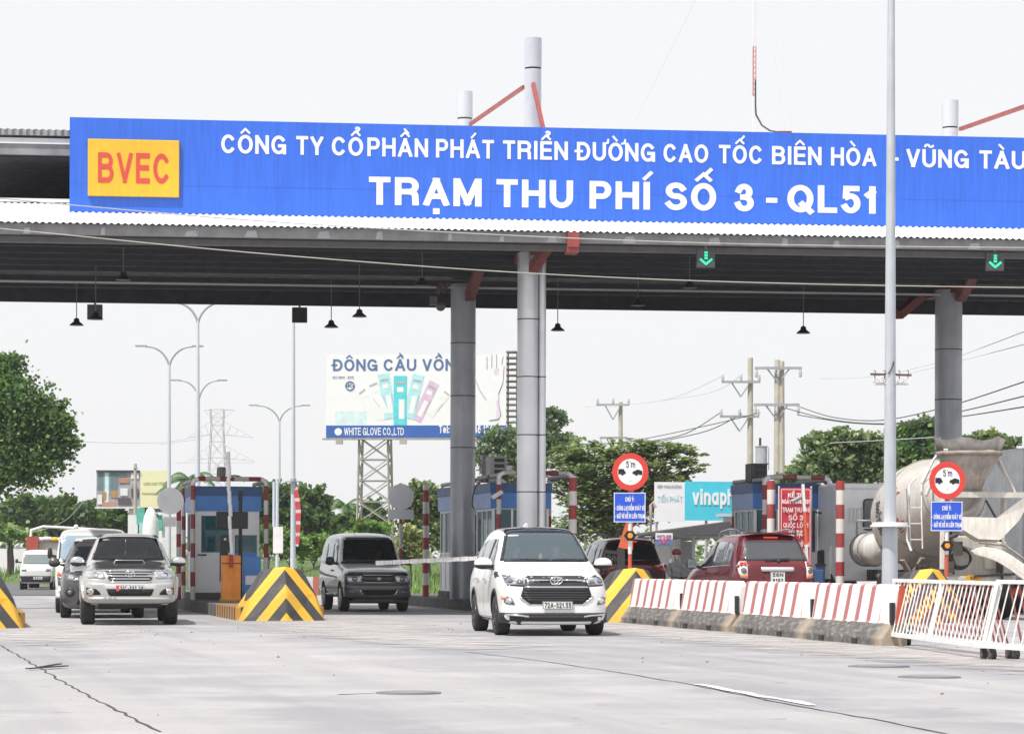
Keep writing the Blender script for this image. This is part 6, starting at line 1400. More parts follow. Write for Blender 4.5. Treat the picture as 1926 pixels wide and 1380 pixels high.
hz_ = MB(); hz_.tube([(-.55,.1,2.1),(-.62,.05,1.7),(-.5,.05,1.3),(-.42,.1,1.0)], .03); hz_.tube([(-.48,.12,1.95),(-.5,.1,1.5),(-.36,.08,1.1)], .022); hz_.tube([(.55,.12,1.4),(.62,.05,1.1),(.7,.1,.8)], .025); hz_.tube([(.3,.1,2.6),(.5,.0,2.2),(.62,.05,1.7)], .03); hz_.build('hydraulic_hose', M_plastic, TR)
vb = MB(); vb.box((-.35,.12,1.55), (.22,.14,.3)).box((-.52,.1,1.15), (.16,.16,.24)).cyl((-.62,.1,1.75), (-.35,.1,1.85), .05, n=10).box((.62,.1,1.22), (.12,.1,.4)).bar((.05,.1,.95), (.95,.05,1.0), .05); vb.build('valve_block', mat('greasy_steel', (.09,.08,.07), .6, metal=.4, var=.4), TR)
rp2 = MB(); rp2.box((.12,.3,1.35), (1.35,.12,.95)); rp2.box((.55,.22,1.4), (.5,.1,.6)); rp2.box((.1,.2,.9), (1.8,.16,.12)); rp2.build('rear_panel', M_mixw, TR, bevel=.03)
MB().box((.1,.25,.55), (2.2,.12,.14)).box((-.3,.22,.7), (.1,.12,.3)).box((.75,.22,.72), (.3,.12,.4)).build('under_bumper', M_chas, TR)
pl = MB().box((.03,.1,.86), (.36,.015,.22)).build('number_plate', mat('yellow_plate', (.72,.36,.03), .5), TR, bevel=.006); tb = MB(); text(tb, '62C', .03, .885, .07, width=.16, anchor='c', sw=.17, y=.092, depth=.003); text(tb, '146.93', .03, .785, .07, width=.3, anchor='c', sw=.17, y=.092, depth=.003); tb.build('plate_lettering', M_plek, pl)
hs = MB()
for k in range(4): hs.tube([(-.28+.24*cos(2*pi*i/20), .14-.02*k, 1.34+(.24-.02*k)*sin(2*pi*i/20)) for i in range(21)], .022, n=6, cap=False)
hs.build('hose_coil', M_plastic, TR); MB().box((1.02,.12,.62), (.22,.05,.14)).box((-1.0,.12,.62), (.22,.05,.14)).build('tail_lamp', M_tail, TR)
ld = MB()
for x in (-1.2,-.92): ld.tube([(x,.75,1.55),(x-.02,.75,2.3),(x,.8,2.95),(x+.18,.85,3.1)], .02)
for z in (1.75,2.1,2.45,2.8): ld.bar((-1.2,.76,z), (-.92,.76,z), .025)
ld.tube([(-.92,.8,2.98),(-.62,.9,3.5),(-.45,.9,3.72),(-.3,.9,3.72)], .03); ld.build('ladder', M_whitep, TR)
MB().tube([(-1.28,.7,2.85),(-1.28,.7,1.75),(-1.22,.6,1.5)], .03).build('grab_pipe', M_whitep, TR)
MB().lathe([(.05,0),(.3,.04),(.36,.14),(.37,.3),(.37,1.0),(.36,1.16),(.3,1.26),(.05,1.3)], (-1.02,4.9,1.55), (0,-1,.0), n=28).build('water_tank', M_mix, TR)
tk = MB()
for y in (4.6, 4.0): tk.tube([(-1.02+.385*cos(2*pi*i/24), y, 1.55+.385*sin(2*pi*i/24)) for i in range(25)], .02, n=5, cap=False)
tk.tube([(-1.25,4.55,1.9),(-1.25,4.55,2.22),(-.75,4.55,2.22),(-.75,4.55,1.9)], .035); tk.bar((-1.22,4.55,2.05), (-.78,4.55,2.05), .03); tk.build('tank_strap', M_greybox, TR)
MB().box((-.75,3.4,.95), (.5,1.0,.08)).bar((-.5,2.0,1.35), (-.75,2.2,.8), .25, .05).bar((-.95,2.1,1.3), (-.75,2.15,1.0), .2, .05).build('mudguard', M_cem, TR)
cb_ = MB(); cb_.slab([(-1.22,6.3),(1.22,6.3),(1.22,7.9),(1.1,8.1),(-1.1,8.1),(-1.22,7.9)], .8, 3.15); cb = cb_.build('cab', M_cabw, TR, bevel=.06)
MB().prism(rrect(-.55,-.02,2.05,2.75,.08), 6.27, 6.3).prism(rrect(.1,.62,2.05,2.75,.08), 6.27, 6.3).build('cab_window', M_mglass, cb); MB().tube([(x,6.27,z) for x, z in rrect(-.56,-.01,2.04,2.76,.08)+[(-.01,2.68)]], .02, cap=False).build('window_seal', M_plastic, cb)
cr_ = MB()
for x in (-.92,-.72): cr_.tube([(x,6.275,2.2),(x,6.275,2.55),(x+.12,6.275,2.55),(x+.12,6.275,2.2)], .012, n=5)
cr_.box((0,6.28,3.05), (2.3,.03,.05)); cr_.build('cab_ribs', M_cabw, cb)
MB().tube([(-1.22,7.6,2.45),(-1.5,7.7,2.5),(-1.52,7.7,2.3)], .025).build('mirror_arm', M_plastic, cb); mr = MB().box((-1.5,7.65,2.1), (.24,.08,.45)).build('mirror', M_plastic, TR, bevel=.03)
MB().box((-1.22,7.2,1.25), (.08,.9,.8)).build('cab_door_panel', M_cabw, cb); MB().box((-1.28,7.4,1.1), (.12,.4,.9)).build('air_tank', M_chas, TR, bevel=.05)
# grey box truck at the picture edge beyond the mixer
D = 66; p = pt(2010, HY, D); o = thing('box_truck', 'grey covered truck cut off by the picture edge beyond the mixer', 'truck', (p.x, D, 0), radians(13))
MB().box((0,2.5,2.45), (2.4,5,3.3)).build('cargo_box', mat('grey_tarpaulin', (.75,.77,.81), .4, metal=.4, var=.15, streak=.1), o, bevel=.08); MB().box((0,2.5,.7), (2.3,5,.2)).build('chassis', M_chas, o)
MB().box((-.95,-.03,.72), (.25,.05,.16)).box((.95,-.03,.72), (.25,.05,.16)).build('tail_lamp', M_tail, o)
for x in (-1,1):
    for y in (1,4): MB().cyl((x-.15,y,.5), (x+.15,y,.5), .5, n=20).build('wheel', M_tyre, o)
# ------------------------------------------------------------------ trees and weeds
def leafmat(name, col, var=.35):
    m = bpy.data.materials.new(name); m.use_nodes = True; t = m.node_tree; b = t.nodes['Principled BSDF']
    b.inputs['Roughness'].default_value = .55; b.inputs['Specular IOR Level'].default_value = .35
    tc = nd(t, 'ShaderNodeTexCoord'); c = mixc(t, mrange(t, noise(t, tc.outputs['Object'], .8, 4), .35, .65, 0, 1), tuple(k*(1-var) for k in col), tuple(min(1, k*(1+var)) for k in col))
    t.links.new(c, b.inputs['Base Color']); tr = nd(t, 'ShaderNodeBsdfTranslucent'); t.links.new(mixc(t, .5, c, (.25,.4,.05)), tr.inputs[0])
    mx = nd(t, 'ShaderNodeMixShader'); mx.inputs[0].default_value = .34; t.links.new(b.outputs[0], mx.inputs[1]); t.links.new(tr.outputs[0], mx.inputs[2]); t.links.new(mx.outputs[0], t.nodes['Material Output'].inputs[0]); return m
LV = {'dark': [leafmat('leaf_deep_green', (0.049,0.099,0.045)), leafmat('leaf_green', (0.087,0.168,0.061)), leafmat('leaf_light_green', (0.181,0.296,0.091))],
      'mid': [leafmat('leaf_mid_deep', (0.088,0.131,0.069)), leafmat('leaf_mid_green', (0.168,0.221,0.108)), leafmat('leaf_mid_light', (0.290,0.350,0.171))],
      'feather': [leafmat('spray_deep', (0.140,0.187,0.086)), leafmat('spray_green', (0.235,0.289,0.134)), leafmat('spray_light', (0.372,0.432,0.218))],
      'grey': [leafmat('leaf_grey_deep', (0.087,0.132,0.087)), leafmat('leaf_grey_green', (0.158,0.213,0.132)), leafmat('leaf_grey_light', (0.273,0.344,0.202))],
      'yellow': [leafmat('leaf_olive', (0.186,0.239,0.079)), leafmat('leaf_yellow_green', (0.405,0.405,0.155)), leafmat('leaf_pale_yellow', (0.500,0.500,0.292))],
      'fresh': [leafmat('grass_deep', (0.107,0.196,0.054)), leafmat('grass_fresh', (0.191,0.334,0.084)), leafmat('grass_pale', (0.334,0.477,0.155))]}
M_bark = mat('grey_bark', (.11,.09,.075), .9, var=.35, bump=.4, bscale=20)
def leaf(mb, p, s, r, m, flat=0.):
    a = r.uniform(0, 2*pi); el = r.uniform(-.5, 1.0)*(1-flat); d = Vector((cos(a)*cos(el), sin(a)*cos(el), sin(el)))
    n = Vector((r.gauss(0,.5), r.gauss(0,.5), 1.0)) if flat else Vector((r.gauss(0,1), r.gauss(0,1), r.gauss(0,1)+.4))
    w = d.cross(n)
    if w.length < 1e-3: return
    w = w.normalized()*s*.42; d = d*s
    mb.add([p, p+d*.5+w, p+d, p+d*.5-w], [(0,1,2,3)], m)
def tree(name, label, base, blobs, D, n, ls, kind='mid', group=None, depth=.8, trunk=.2, seed=1, flat=0., cl=.3, fork=None):
    """blobs: (px, py, rx px, ry px) of the crown's masses as the photo shows them, built round in depth at distance D"""
    r = random.Random(seed); B = pt(base[0], HY, D); B.z = -.1 if len(base) < 2 else base[1]
    o = thing(name, label, name.replace('_', ' ') if name != 'tree' else 'tree', B, 0, group); k = D/5000
    mb = MB(); tot = sum(b[2]*b[3] for b in blobs); cs = []
    for (px, py, rx, ry) in blobs:
        c = pt(px, py, D) - B + Vector((0, r.uniform(-.3,.3)*rx*k, 0)); R = Vector((rx*k, rx*k*depth, ry*k)); cs.append((c, R))
        m_ = int(n*rx*ry/tot); nc = max(5, int(m_/26))
        for i in range(nc):                        # twig clusters, most of them near the surface of the mass
            u = Vector((r.gauss(0,1), r.gauss(0,1), r.gauss(0,1))).normalized()*(r.uniform(.25,1)**.5)*r.uniform(.78,1.12)
            q = Vector((u.x*R.x, u.y*R.y, u.z*R.z)) + c; sz = min(R.x, R.z)*cl*r.uniform(.6,1.25); mi = r.choices((0,1,2), (4,4,2))[0]
            for j in range(int(m_/nc)):
                g_ = Vector((r.gauss(0,1)*sz, r.gauss(0,1)*sz, r.gauss(0,1)*sz*(.35 if flat else .75)))
                leaf(mb, q+g_*.6, ls*r.uniform(.6,1.35), r, mi if r.random() < .75 else r.randrange(3), flat)
    mb.build('crown', LV[kind], o, recalc=False)
    tb = MB(); top = sorted(cs, key=lambda c: -c[0].z)[0][0]; zt = max(.6, min(c[0].z - c[1].z*.3 for c in cs)); fk = Vector((0, 0, fork if fork else max(.5, zt*.75)))
    tb.tube([(0,0,-.2), fk*.5+Vector((trunk*.3,0,0)), fk], [trunk*1.25, trunk, trunk*.85], n=9)
    for c, R in cs:
        e = c + Vector((0,0,R.z*.2)); mid = fk.lerp(e,.5)+Vector((r.uniform(-.2,.2), r.uniform(-.2,.2), .15))*R.x
        tb.tube([fk, mid, e], [trunk*.6, trunk*.35, trunk*.1], n=6)
        for j in range(3):
            e2 = c + Vector((r.uniform(-.7,.7)*R.x, r.uniform(-.7,.7)*R.y, r.uniform(.1,.7)*R.z)); tb.tube([mid, mid.lerp(e2,.5)+Vector((0,0,.1*R.z)), e2], [trunk*.25, trunk*.16, trunk*.05], n=5)
    tb.build('trunk', M_bark, o); return o
tree('tree', 'big dense dark green tree at the picture edge beside the far road', (-60,), [(10,720,42,55),(-40,760,80,95),(45,770,58,62),(85,800,52,48),(110,830,45,38),(70,870,52,50),(15,860,65,62),(-50,890,70,70),(118,800,26,18),(95,765,30,22),(25,690,30,24)], 95, 26000, .15, 'dark', trunk=.35, seed=3, cl=.36)
G1 = 'belt of trees behind the far road'
tree('tree', 'low dark tree behind the microvan and the sacks', (20,), [(10,975,45,38),(50,965,45,34),(-20,990,50,40)], 175, 2600, .42, 'dark', G1, seed=4)
tree('tree', 'dark tree between the microvan and the small billboard', (105,), [(95,962,42,28),(130,965,48,34),(110,990,60,32),(155,975,30,28)], 178, 3000, .42, 'dark', G1, seed=5)
tree('tree', 'broad dark tree below the small billboard', (210,), [(185,975,42,30),(230,968,40,26),(205,995,62,28),(260,985,26,30)], 180, 2800, .42, 'dark', G1, seed=6)
tree('bush', 'sunlit bright bush at the foot of the dark trees behind the microvan', (15,), [(15,1003,32,16),(60,1010,26,12)], 168, 900, .36, 'fresh', seed=8, trunk=.08)
tree('tree', 'dark rounded tree between the first booth and the slim white pole', (500,), [(505,940,30,30),(530,930,32,26),(500,975,40,34),(545,965,34,32)], 150, 4200, .32, 'dark', 'round trees behind the slim white poles', seed=9)
tree('tree', 'dark rounded tree behind the red vertical flag', (590,), [(578,935,30,24),(597,955,28,32),(575,985,42,34),(615,990,30,26)], 152, 3800, .32, 'dark', 'round trees behind the slim white poles', seed=10)
tree('tree', 'dark low tree under the billboard tower', (670,), [(668,985,34,30),(700,965,26,24),(640,990,26,22),(710,1000,34,24)], 150, 2600, .34, 'dark', seed=11)
tree('bush', 'bright green bush under the billboard tower', (700,), [(690,990,30,15),(720,1000,26,14),(665,1000,22,12)], 128, 1300, .26, 'fresh', seed=12, trunk=.06)
tree('tree', 'leafy tree behind the sign back and the rear booth', (800,), [(790,930,30,28),(812,950,34,38),(780,975,32,40),(830,985,36,46),(772,1000,24,24)], 112, 7500, .19, 'mid', seed=13)
tree('bush', 'pale yellow green shrub between the van and the rear booth', (772,), [(770,1010,20,26),(785,1030,20,22),(758,1035,16,18)], 104, 1700, .17, 'yellow', seed=14, trunk=.05)
tree('tree', 'grey green open tree behind the two tube columns', (960,), [(1040,790,26,22),(1020,825,48,28),(945,830,40,30),(985,850,50,32),(920,860,32,24),(1060,835,36,20),(960,885,60,30)], 122, 10000, .2, 'grey', seed=15, cl=.4)
tree('tree', 'broad feathery tree with flat sprays behind the first round sign', (1150,), [(1105,850,60,22),(1180,850,62,24),(1240,845,62,20),(1280,860,48,16),(1060,870,42,26),(1130,890,80,34),(1210,895,70,34),(1120,940,76,40),(1190,950,70,40),(1100,985,66,34),(1075,905,40,40),(1300,880,36,12),(1260,905,46,22)], 102, 21000, .18, 'feather', seed=16, flat=.75, cl=.5, trunk=.24)
tree('tree', 'olive green tree behind the white cab and the utility poles', (1590,), [(1545,835,42,26),(1590,825,46,20),(1560,870,52,36),(1625,850,40,34),(1610,885,56,32),(1520,885,36,26),(1655,860,36,38),(1490,900,30,18)], 92, 14000, .16, 'mid', seed=17)
tree('tree', 'tall dark tree between the lamp pole and the rear column', (1720,), [(1715,815,34,26),(1745,805,24,24),(1700,850,46,36),(1745,850,44,40),(1720,885,60,36),(1685,835,26,24)], 108, 8500, .2, 'dark', seed=18)
tree('tree', 'tree top showing above the mixer hopper', (1865,), [(1845,830,36,20),(1885,838,30,16),(1860,860,50,26)], 115, 1800, .28, 'mid', seed=19)
tree('bush', 'small round tree under the transformer', (1480,), [(1480,895,24,16),(1500,905,22,18)], 108, 700, .22, 'mid', seed=20, trunk=.08)
def palm(px, D, ytop, fr, ln, label, seed):
    r = random.Random(seed); b = pt(px, HY, D); b.z = -.1; o = thing('palm_tree', label, 'palm tree', b); h = pt(px, ytop, D).z+.1
    MB().tube([(0,0,0),(.1,0,h*.5),(0,0,h)], [.16,.13,.12], n=8).build('trunk', M_bark, o); mb = MB()
    for i in range(fr):
        a = 2*pi*i/fr+r.uniform(-.2,.2); up = r.uniform(.35,1.25); P = []
        for k in range(9):
            s_ = k/8; P.append(Vector((cos(a)*ln*s_*(1-.15*up), sin(a)*ln*s_*(1-.15*up), h+ln*(up*s_-(.55+.45*up)*s_*s_))))
        for k in range(8):
            for j in range(3):
                q = P[k].lerp(P[k+1], j/3); t_ = (P[k+1]-P[k]).normalized(); sd = t_.cross(Vector((0,0,1))).normalized(); L_ = ln*.26*(1-.6*abs((k+j/3)/8-.4))
                for s2 in (-1, 1): e = q+sd*s2*L_*.75+t_*L_*.5-Vector((0,0,L_*.45)); w = t_*.035*D/100; mb.add([q-w, q+w, e], [(0,1,2)], r.randrange(2))
        mb.tube(P, .025, n=4)
    mb.build('crown', [LV['dark'][1], LV['grey'][1]], o, recalc=False)
palm(358, 160, 905, 13, 1.9, 'palm behind the first booth roof', 1); palm(648, 155, 955, 12, 1.7, 'palm with drooping fronds left of the billboard tower foot', 2); palm(332, 170, 925, 10, 1.6, 'small palm close behind the grey sign back', 5)
bpy.data.objects['palm_tree.001']['label'] = 'palm with drooping fronds beside the billboard tower foot'
# grassy verge beyond the lanes
vg = MB(); rv = random.Random(2); nx, ny = 46, 24; vs = []
for j in range(ny+1):
    for i in range(nx+1):
        u, v = i/nx, j/ny; x = -11.5+30*u-v*20; y = 101+60*v
        vs.append((x, y, -.06+ (1.3*min(1, v*3.2))*(min(1,u*9))*(.8+.3*rv.random())))
for j in range(ny):
    for i in range(nx): pass
vg.add(vs, [(j*(nx+1)+i, j*(nx+1)+i+1, (j+1)*(nx+1)+i+1, (j+1)*(nx+1)+i) for j in range(ny) for i in range(nx)], 0, True)
tag(vg.build('verge', mat('grassy_earth', (.075,.12,.03), .95, var=.4, scale=1.5), recalc=False), None, None, kind='structure')
gb = MB(); rg = random.Random(7)
def tuft(x, y, z, h, k=5):
    for i in range(k):
        a = rg.uniform(0, 2*pi); d = Vector((cos(a), sin(a), 0)); p_ = Vector((x+rg.gauss(0,.15), y+rg.gauss(0,.15), z)); w = Vector((-d.y, d.x, 0))*.03*h/.4
        gb.add([p_-w, p_+w, p_+d*h*.35+Vector((0,0,h*rg.uniform(.6,1.1)))], [(0,1,2)], rg.choices((0,1,2), (2,4,3))[0])
for k in range(4200):
    u, v = rg.random(), rg.random()**1.6; tuft(-11.5+30*u-v*20, 101+60*v, 1.0*min(1, v*3.2)*min(1,u*9), rg.uniform(.2,.5))
for k in range(700): y = rg.uniform(165,215); tuft(rg.uniform(-54,-30)*y/190-4, y, -.1, rg.uniform(.6,1.3))
for k in range(500): tuft(rg.uniform(3,14), rg.uniform(76,96), -.1, rg.uniform(.3,.7))
tag(gb.build('grass', LV['fresh'], recalc=False), None, None, kind='stuff')
# far belt of scrub that closes the view under the trees
fb_ = MB(); rt = random.Random(9)
for k in range(5200):
    D = rt.uniform(215,250); px = rt.uniform(-120,2050); hmax = 1.6+1.3*(.5+.5*sin(px*.021))*(.5+.5*sin(px*.057+1))+ (1.6 if px > 470 else .6)
    q = pt(px, HY, D); q.z = rt.uniform(-.1, hmax); leaf(fb_, q, rt.uniform(.5,.95), rt, rt.choices((0,1,2),(3,4,3))[0])
tag(fb_.build('scrub', LV['mid'], recalc=False), None, None, kind='stuff')
# ragged bushes on the verge
for i, (px, py, rx, ry, lab) in enumerate(((505,1005,26,16,'ragged green bush beside the first booth on the verge'),(545,1018,34,18,'low weedy bush behind the slim white pole'),(590,1022,30,16,'weedy bush just behind the silver van roof'))):
    tree('bush', lab, (px, .8), [(px,py,rx,ry*1.2),(px+14,py+8,rx*.8,ry*1.1),(px-14,py+14,rx*.8,ry)], 112+3*i, 2200, .17, 'fresh', 'weedy bushes on the verge', seed=30+i, trunk=.04, fork=.3)
# low striped barrier wall on the verge's edge, white garden wall far off
for i, (a, b) in enumerate(((492,545),(547,600))):
    o = MB().bar(pt(a,1092,100)*Vector((1,1,0))+Vector((0,0,.35)), pt(b,1092,100)*Vector((1,1,0))+Vector((0,0,.35)), .25, .7).build('low_barrier', striped('verge_barrier_paint%d' % i, (.6,.58,.55), (.4,.1,.08), .9, .7, fn=lambda t,x,y,z: x))
    tag(o, ('short white and red barrier by the first booth, before the grass','short white and red barrier before the grass, nearest the silver van')[i], 'barrier', 'low barriers before the grass')
o = thing('garden_wall', 'low white wall by the trees at the picture edge', 'wall', pt(10,HY,205)*Vector((1,1,0)))
MB().box((-1.5,0,1.15), (9,.2,2.3)).build('wall', M_whitep, o)
mb = MB()
for k in range(12): mb.box((-5.8+.75*k,0,2.42), (.3,.25,.22))
mb.build('coping', M_greybox, o)

# ------------------------------------------------------------------ street lamps, poles, wires
M_lpole = mat('pale_lamp_pole', (.56,.6,.66), .45, metal=.1, var=.05); M_larm = mat('grey_lamp_arm', (.34,.35,.38), .5)
def street_lamp(px, D, ytop, span, yarm, label, r=.09):
    b = pt(px, HY, D); b.z = 0; o = thing('street_lamp', label, 'street lamp', b, 0, 'double armed street lamps'); k = D/5000; z = pt(px, ytop, D).z
    MB().cyl((0,0,0), (0,0,z), r*1.25, r*.6, n=12).build('pole', M_lpole, o)
    for s in (-1, 1):
        zt = pt(px, yarm, D).z; L = span*k; P = []
        for i in range(9):
            t_ = i/8; P.append((s*L*(t_**1.35), 0, z-.1+(zt-z+.1)*(1-(1-t_)**2.2)))
        a = MB().tube(P, [r*.5]*6+[r*.38]*3, n=7).build('arm', M_larm, o); e = Vector(P[-1])
        MB().box(e+Vector((s*.22,0,.03)), (.5,.18,.07)).build('lamp_head', M_larm, a)
    return o
street_lamp(317.5, 118, 685, 44, 652, 'double armed lamp next to the small billboard'); street_lamp(371, 92, 603, 44, 570, 'double armed lamp whose arms meet the canopy edge', .085)
street_lamp(373.5, 140, 748, 36, 716, 'double armed lamp half hidden behind a nearer pole', .08); street_lamp(525, 150, 790, 42, 763, 'double armed lamp beside the slim white pole', .085)
D = 84; b = pt(551, HY, D); b.z = 0; o = thing('lamp_pole', 'slim white pole with a thin cross ring rising behind the chevron block', 'lamp pole', b)
MB().cyl((0,0,0), (0,0,pt(553,596,D).z), .09, .045, n=14).build('pole', M_lpole, o); zr = pt(551,906,D).z; MB().cyl((0,0,zr), (0,0,zr+.02), .28, n=20).cyl((0,0,zr), (0,0,zr+.1), .1, n=12).build('ring', M_larm, o)
D = 96; b = pt(521, HY, D); b.z = 0; o = thing('banner_post', 'thin white post carrying a small blank white banner', 'banner', b); MB().cyl((0,0,0), (0,0,pt(521,900,D).z), .06, n=10).cyl((-.12,0,pt(521,990,D).z), (-.12,0,pt(521,905,D).z), .05, n=8).build('post', M_lpole, o)
MB().box((.04,-.07,pt(521,1015,D).z), (.36,.015,.95)).build('cloth', mat('white_cloth', (.75,.72,.72), .8), o)
D = 83; b = pt(562, HY, D); b.z = 0; o = thing('flag', 'narrow red and white flag hanging beside the slim white pole', 'flag', b)
mb = MB(); P = [(553,925),(559,912),(563,935),(566,960),(565,990),(563,1020),(561,1028),(556,1026),(557,990),(556,960)]
q = [lp(o,x,y,D) for x, y in P]; mb.add([v for v in q], [list(range(len(q)))], 0); o2 = mb.build('cloth', striped('red_flag', (.62,.05,.07), (.75,.6,.6), .36, .72, wear=.0), o, recalc=False); sm = o2.modifiers.new('s','SOLIDIFY'); sm.thickness = .02
MB().bar(lp(o,552,921,D), lp(o,562,916,D), .03).build('rod', M_larm, o)
M_cpole = mat('concrete_pole', (.46,.43,.36), .85, var=.2, scale=2, streak=.1); M_insul = mat('insulator', (.5,.5,.52), .3)
def util_pole(px, D, ytop, arms, r, label, px2=None, tr=None):
    b = pt(px, HY, D); b.z = 0; o = thing('utility_pole', label, 'utility pole', b, 0, 'concrete utility poles')
    L = lambda x, y, dy=0: lp(o, x, y, D+dy)
    z = pt(px, ytop, D).z; MB().cyl((0,0,0), (0,0,z), r, r*.72, n=12).build('pole', M_cpole, o)
    if px2: MB().cyl(L(px2,HY)*Vector((1,1,0)), L(px2,ytop+3)*Vector((1,1,0))+Vector((0,0,z-.05)), r, r*.72, n=12).build('pole', M_cpole, o)
    for (xa, xb, y, up) in arms:
        a = MB().bar(L(xa,y,-.2), L(xb,y,-.2), .09, .1); a.bar(L(xa+(xb-xa)*.25,y,-.2), L((xa+xb)/2,y+28,-.1), .05); a.bar(L(xa+(xb-xa)*.75,y,-.2), L((xa+xb)/2,y+28,-.1), .05); a = a.build('crossarm', M_larm, o)
        for k in range(3):
            x = xa+(xb-xa)*(.03+.47*k); q = L(x, y, -.2); MB().lathe([(.03,0),(.07,.05),(.04,.1),(.08,.16),(.04,.22),(.06,.28),(.02,.34)], q if up else q-Vector((0,0,.36)), n=8).build('insulator', M_insul, a)
    return o
u1 = util_pole(1166.5, 132, 756, [(1122,1184,761,True),(1128,1180,823,False)], .14, 'short utility pole above the feathery tree')
u2 = util_pole(1410.5, 112, 673, [(1357,1430,718,True),(1354,1428,783,True)], .15, 'single utility pole with two tilted crossarms')
u3 = util_pole(1461, 104, 677, [(1420,1508,692,False),(1418,1504,761,False)], .15, 'paired utility poles standing side by side', px2=1470)
D = 108; b = pt(1432, 858, D); o = thing('transformer', 'grey drum transformer hung beside the single utility pole', 'transformer', b)
MB().cyl((0,0,-.42), (0,0,.38), .24, n=20).cyl((0,0,.38), (0,0,.42), .26, n=20).build('tank', mat('transformer_grey', (.4,.42,.45), .5), o); MB().cyl((-.05,0,.4), (-.05,0,.75), .05, n=8).build('bushing', M_dwire, o); MB().bar((-.4,.1,-.3), (.3,.1,-.3), .06).bar((.3,0,-.55), (.3,0,.4), .03).build('bracket', M_larm, o)
W_ = 'wires between the utility poles'
for i, (pts, rr_) in enumerate((([(1100,765,132),(1250,752,122),(1357,708,112)],.012),([(1184,760,132),(1330,740,118),(1394,706,112)],.012),([(1430,776,112),(1330,800,112),(1180,830,126),(1080,835,140)],.018),([(1355,776,112),(1290,815,112),(1220,830,118)],.02),([(1395,778,112),(1330,810,112),(1230,832,122)],.02),
      ([(1504,765,104),(1570,785,100),(1660,790,92),(1780,765,80),(1926,718,68)],.018),([(1480,768,104),(1570,790,100),(1680,796,92),(1800,775,80),(1926,745,68)],.018),([(1500,780,104),(1600,795,98),(1700,797,90),(1810,783,80),(1926,765,68)],.018),
      ([(1540,712,110),(1640,708,100),(1770,680,85),(1926,624,66)],.01),([(1700,705,95),(1800,680,85),(1926,648,68)],.01),([(1560,833,80),(1660,828,80),(1760,822,79)],.012),([(300,835,300),(380,825,400)],.03),([(130,830,300),(300,832,380),(400,815,430)],.03),([(330,870,400),(480,870,450)],.03),([(20,990,150),(60,1000,150),(120,980,150),(160,940,150)],.012))):
    P = ['thin wire rising from the short pole','second thin wire rising from the short pole','long sagging wire from the crossarm over the feathery tree','dark wire dropping steeply from the lower crossarm','dark wire beside the steep one from the lower crossarm','dark wire sweeping from the paired poles up past the rear column, topmost','dark wire sweeping from the paired poles past the rear column, middle','dark wire sweeping from the paired poles past the rear column, lowest','faint thin wire high beyond the lamp pole','second faint wire beyond the rear column','pale wire crossing the olive tree and the lamp pole','short faint wire by the pylon','long faint wire running to the pylon','faint wire crossing behind the slim lamp','pale wire sagging in front of the dark trees'][i]
    cable(pts, rr_, P, M_dwire if 2 <= i <= 7 else M_guy, 'power_line', W_, 'wire')
D = 98; b = pt(1606, HY, D); b.z = 0; o = thing('street_lamp', 'white single armed street lamp in front of the olive tree', 'street lamp', b)
MB().cyl((0,0,0), (0,0,pt(1606,880,D).z), .09, .07, n=10).build('pole', M_whitep, o); MB().tube([lp(o,x,y,D) for x, y in ((1606,882),(1605,860),(1599,845),(1585,837),(1565,834),(1552,832))], .05, n=8).build('arm', M_whitep, o); MB().bar(lp(o,1560,833,D), lp(o,1546,831,D), .16, .08).build('lamp_head', M_larm, o)
# pylon
D = 430; b = pt(408, HY, D); b.z = 0; k = D/5000; o = thing('pylon', 'thin steel lattice pylon far behind the first booth', 'pylon', b)
M_lat = mat('pylon_steel', (.5,.5,.54), .6); mb = MB(); zt = pt(408,770,D).z
def lat(mb, w0, w1, z0, z1, n, r):
    for i in range(n):
        a, b_ = z0+(z1-z0)*i/n, z0+(z1-z0)*(i+1)/n; wa, wb = w0+(w1-w0)*i/n, w0+(w1-w0)*(i+1)/n
        ca = [(sx*wa,sy*wa,a) for sx, sy in ((-1,-1),(1,-1),(1,1),(-1,1))]; cb = [(sx*wb,sy*wb,b_) for sx, sy in ((-1,-1),(1,-1),(1,1),(-1,1))]
        for j in range(4): mb.bar(ca[j], cb[j], r*1.5); mb.bar(ca[j], cb[(j+1)%4], r); mb.bar(ca[(j+1)%4], cb[j], r); mb.bar(cb[j], cb[(j+1)%4], r)
lat(mb, 2.2, .95, 0, pt(408,800,D).z, 9, .065); lat(mb, .95, 1.1, pt(408,800,D).z, zt, 2, .06); mb.build('lattice', M_lat, o)
for y, x0, x1 in ((771,383,440),(817,352,476),(861,352,478)):
    a = MB(); z = pt(408,y,D).z
    for s, x in ((-1,x0),(1,x1)):
        e = Vector(((x-408)*k,0,z-(.5 if y > 780 else 0))); a.bar((s*.9,-.9,z), e, .06); a.bar((s*.9,.9,z), e, .06); a.bar((s*.9,0,z+2.2 if y > 780 else z-1.5), e, .06)
        for j in range(1, 4): a.bar(Vector((s*.9,0,z+2.0*(y>780))).lerp(e,j/4), Vector((s*.9,0,z)).lerp(e,(j-.5)/4), .07)
    a.build('crossarm', M_lat, o)

